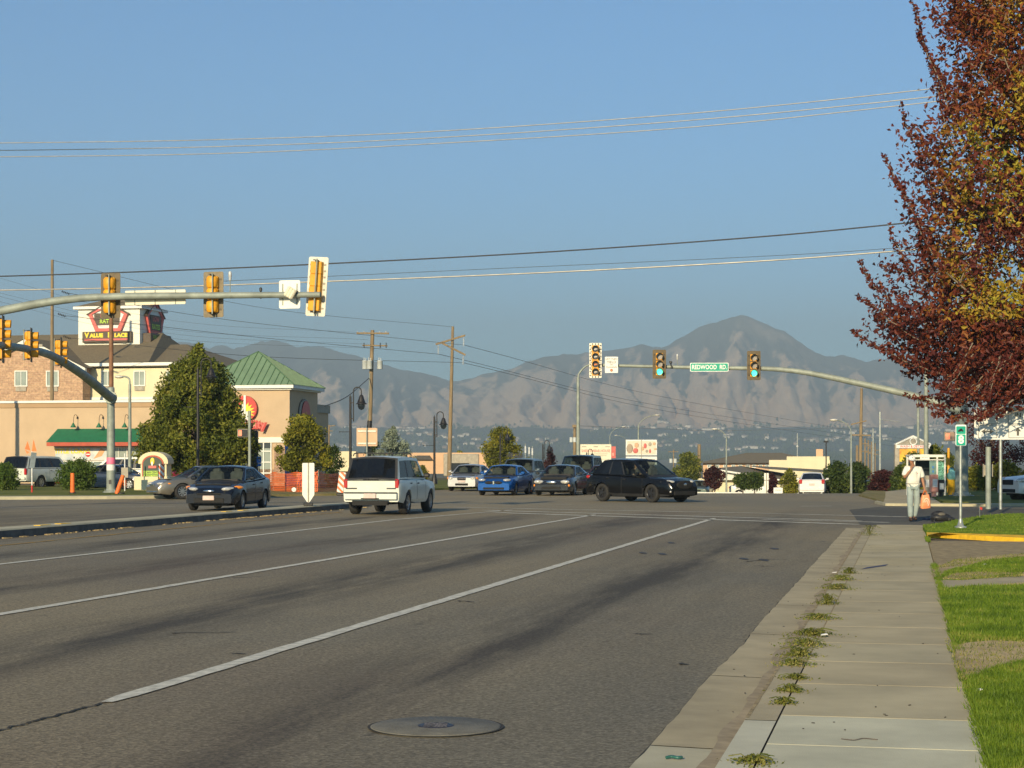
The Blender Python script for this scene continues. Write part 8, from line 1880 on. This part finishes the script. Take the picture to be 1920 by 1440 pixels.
# orange carrier bag held in his left hand
bg_ = thing('shopping_bag', 'orange and white carrier bag hanging from the walking man\'s hand', 'bag', pl+wrL+V((.02, -.04, -.16)), R(8))
q = B(); W2, H2 = .135, .36; nn = 8; vs = []
for j in range(7):
    f = j/6; z = -H2*f; sw = W2*(.72+.28*math.sin(math.pi*min(1, f*1.25)*.5+.0)); dd_ = .02+.055*math.sin(math.pi*(.15+.75*f))
    for k in range(16): a = 2*math.pi*k/16; vs.append((sw*math.copysign(abs(math.cos(a))**.6, math.cos(a))+random.gauss(0, .003), dd_*math.copysign(abs(math.sin(a))**.7, math.sin(a))+random.gauss(0, .004), z+.01*math.sin(k)))
q.add(vs, [(j*16+k, j*16+(k+1) % 16, (j+1)*16+(k+1) % 16, (j+1)*16+k) for j in range(6) for k in range(16)], 0, True); q.add(vs[-16:], [tuple(range(16))]); q.build('sack', mk('orange_bag_film', (.85, .30, .13), .4, 0, .1, 6, .5, 30), bg_)
q = B(); q.tube(smooth_path([(-.085, 0, -.02), (-.05, 0, .07), (-.015, 0, .10), (.02, 0, .07), (.05, 0, -.02)], 14), .008, 5); q.build('handle', 'orange', bg_)
q = B(); [q.prism([(r_*math.cos(R(a)), -.079, -.2+1.5*r_*math.sin(R(a))) for a in range(-60, 200, 20)]+[((r_-.02)*math.cos(R(a)), -.079, -.2+1.5*(r_-.02)*math.sin(R(a))) for a in range(180, -61, -20)], (0, .006, 0)) for r_ in (.04, .08)]; q.build('pale_print', mk('bag_print', (.85, .58, .42), .5), bg_)
# black rucksack on the ground
rk = thing('backpack', 'black backpack with a grey panel dumped on the kerb beside the walking man', 'backpack', GP(1764, 980, .03)+V((0, 0, .03)), R(20))
q = B(); q.ball((0, 0, .10), (.30, .20, .12), 14); q.ball((-.05, .05, .17), (.18, .16, .11), 12); q.ball((.2, -.08, .06), (.16, .12, .07), 10); q.v = [(x+.012*math.sin(17*x+9*z), y+.01*math.sin(23*y), max(0, z)) for x, y, z in q.v]; q.build('sack', 'black_plastic', rk)
q = B(); q.ball((-.04, -.1, .17), (.12, .06, .07), 12); q.build('grey_panel', mk('backpack_panel', (.13, .115, .09), .8), rk)
q = B(); q.tube(smooth_path([(-.2, -.1, .1), (-.33, -.2, .03), (-.30, -.02, .02), (-.22, .1, .08)], 14), .018, 5); q.tube(smooth_path([(.1, .1, .18), (.24, .2, .10), (.36, .12, .02)], 12), .018, 5); q.build('strap', 'black_plastic', rk)
shadow_sheet = thing('jacket', 'dark blue sheet standing in for the shadow behind the black backpack', 'jacket', GP(1760, 975, .0)+V((0, .35, 0)), R(0)); q = B(); vs = []  # added navy sheet that paints the cast shadow on the road, no real garment
for j in range(9):
    for i in range(15):
        x = -.42+.92*i/14; f = math.sin(math.pi*i/14)**.5; y = (-.30+.75*j/8)*(.35+.65*f)+x*.55; vs.append((x, y, .012+.05*f*math.sin(math.pi*j/8)*(1+.4*math.sin(9*x+5*y))))
q.add(vs, [(j*15+i, j*15+i+1, (j+1)*15+i+1, (j+1)*15+i) for j in range(8) for i in range(14)], 0, True); q.build('cloth', mk('navy_shadow', (.012, .022, .06), .9, 0, .2, 8), shadow_sheet)
q = B(); q.ball(GP(1775, 981.5, .05), (.09, .05, .035), 8); tag(q.build('paper_scrap', 'paper'), 'pale crumpled paper beside the backpack', 'litter')
# drivers
def driver(label, carobj, lx_, ly_, z_, skin='skin_l', shirt='black_plastic', facing=0.):
    loc = carobj.matrix_basis @ Vector((lx_, ly_, z_)); t = thing('person', label, 'person', loc, carobj.rotation_euler[2]+facing)
    J = {'hip': (V((.05, 0, -.25)), (.13, .12)), 'waist': (V((0, 0, -.05)), (.12, .10)), 'chest': (V((0, 0, .18)), (.15, .10)), 'nb': (V((.01, 0, .33)), (.07, .06)), 'neck': (V((.02, 0, .39)), .05), 'jaw': (V((.045, 0, .45)), (.06, .055)), 'head': (V((.03, 0, .54)), (.09, .075)), 'crown': (V((.02, 0, .60)), (.07, .06)),
         'Rs': (V((0, -.19, .29)), .055), 'Re': (V((.16, -.24, .08)), .042), 'Rwrist': (V((.38, -.14, .16)), .027), 'Ls': (V((0, .19, .29)), .055), 'Le': (V((.16, .24, .08)), .042), 'Lwrist': (V((.38, .14, .16)), .027), 'Rk': (V((.48, -.12, -.22)), .075), 'Lk': (V((.48, .12, -.22)), .075)}
    Bn = [('hip', 'waist'), ('waist', 'chest'), ('chest', 'nb'), ('nb', 'neck'), ('neck', 'jaw'), ('jaw', 'head'), ('head', 'crown'), ('chest', 'Rs'), ('Rs', 'Re'), ('Re', 'Rwrist'), ('chest', 'Ls'), ('Ls', 'Le'), ('Le', 'Lwrist'), ('hip', 'Rk'), ('hip', 'Lk')]
    hand_joints(J, Bn, J['Rwrist'][0], V((1, .2, .3)), 1, 'R', 1.2); hand_joints(J, Bn, J['Lwrist'][0], V((1, -.2, .3)), -1, 'L', 1.2)
    skinned('body', J, Bn, skin, t, 1, 0)
    T = {'w': (V((.02, 0, -.22)), (.15, .14)), 'm': (V((0, 0, 0)), (.145, .125)), 'c': (V((0, 0, .2)), (.175, .12)), 'n': (V((.01, 0, .31)), (.09, .08)), 'Rs': (V((0, -.18, .28)), .075), 'Re': (V((.12, -.23, .13)), .062), 'Ls': (V((0, .18, .28)), .075), 'Le': (V((.12, .23, .13)), .062)}
    skinned('shirt', T, [('w', 'm'), ('m', 'c'), ('c', 'n'), ('c', 'Rs'), ('Rs', 'Re'), ('c', 'Ls'), ('Ls', 'Le')], shirt, t, 1, 0)
    return t
driver('grey-haired driver in dark shirt looking out of the black crossover', cxo, -.02, -.36, .93, 'skin_l', 'black_plastic')
cars = {o['label']: o for o in bpy.data.objects if o.get('category') == 'car'}
driver('driver in grey shirt behind the windscreen of the bright blue sedan', cars['bright blue sedan at the front of the waiting queue'], .1, .36, .72, 'skin', 'ac_grey')
driver('driver in pale shirt behind the windscreen of the dark grey sedan', cars['dark grey sedan with round-cornered lamps in the middle of the waiting queue'], .05, .38, .70, 'skin', 'paper')
driver('driver of the dark navy sedan, seen through its windscreen', cars['dark navy sedan with lit headlights driving towards us left of the median'], .1, .36, .72, 'skin_l', 'ac_grey')
driver('driver in blue of the silver sedan in the queue', cars['silver sedan facing us at the far left of the waiting queue'], .1, .36, .72, 'skin_l', 'blue_paint')
# litter and small marks on the pavements
random.seed(66)
q = B()
for _ in range(90):
    u = random.uniform(8, 42); v = random.choice((random.uniform(-1.35, -.95), random.uniform(-.65, .35))); c = RD(v, u, (hz(u) if v > -.72 else .016)+.003); s_ = random.uniform(.003, .009); q.box(c, (s_*2.4, s_, .004), rz=random.uniform(0, 3))
tag(q.build('pavement_debris', 'crack'), 'scattered dark leaf bits and crumbs on the walk and gutter', 'debris', kind='stuff')
for px, py, z, w_, lab, mt in ((1545, 1191, .13, .03, 'tiny white scrap of litter in the weeds', 'paper'), (1566, 1074, .02, .05, 'small white wrapper in the far gutter', 'paper'), (1836, 1295, .14, .02, 'tiny pale scrap on the near lawn', 'paper'), (1845, 1059, .14, .035, 'tiny white scrap on the far lawn', 'paper')):
    c = GP(px, py, z); t = B(); t.prism([(-w_, -w_*.5, 0), (w_, -w_*.6, .006), (w_*.8, w_*.7, .012), (-w_*.5, w_, .004)], (0, 0, .004)); tag(t.build('litter_scrap', mt, loc=c), lab, 'litter')
c = GP(1263, 1422, .02); t = B(); t.tube(smooth_path([(-.04, .0, .004), (-.01, .015, .007), (.02, -.01, .006), (.045, .01, .004)], 12), .009, 5); tag(t.build('litter_scrap', mk('green_litter', (.03, .12, .10), .4), loc=c), 'small crumpled teal wrapper in the near gutter', 'litter')
c = GP(1610, 1387, hz(9.7)+.002); t = B(); t.tube(smooth_path([(-.09, .02, .002), (-.03, -.03, .003), (.03, .03, .003), (.10, -.01, .002)], 16), .0025, 4); tag(t.build('dry_twig', 'bark', loc=c), 'thin dark twig lying on the pale sidewalk slab', 'twig')
# flat dark blue streak on the walk
c0 = [GP(1614, 1068, hz(27)), GP(1660, 1061.5, hz(28)), GP(1666, 1058, hz(28)), GP(1625, 1064, hz(28))]
q = B(); q.poly([(p.x, p.y, hz(27)+.004) for p in c0]); o = q.build('pavement_mark', mk('dark_blue_streak', (.05, .06, .12), .9, 0, .3, 20)); o['kind'] = 'structure'
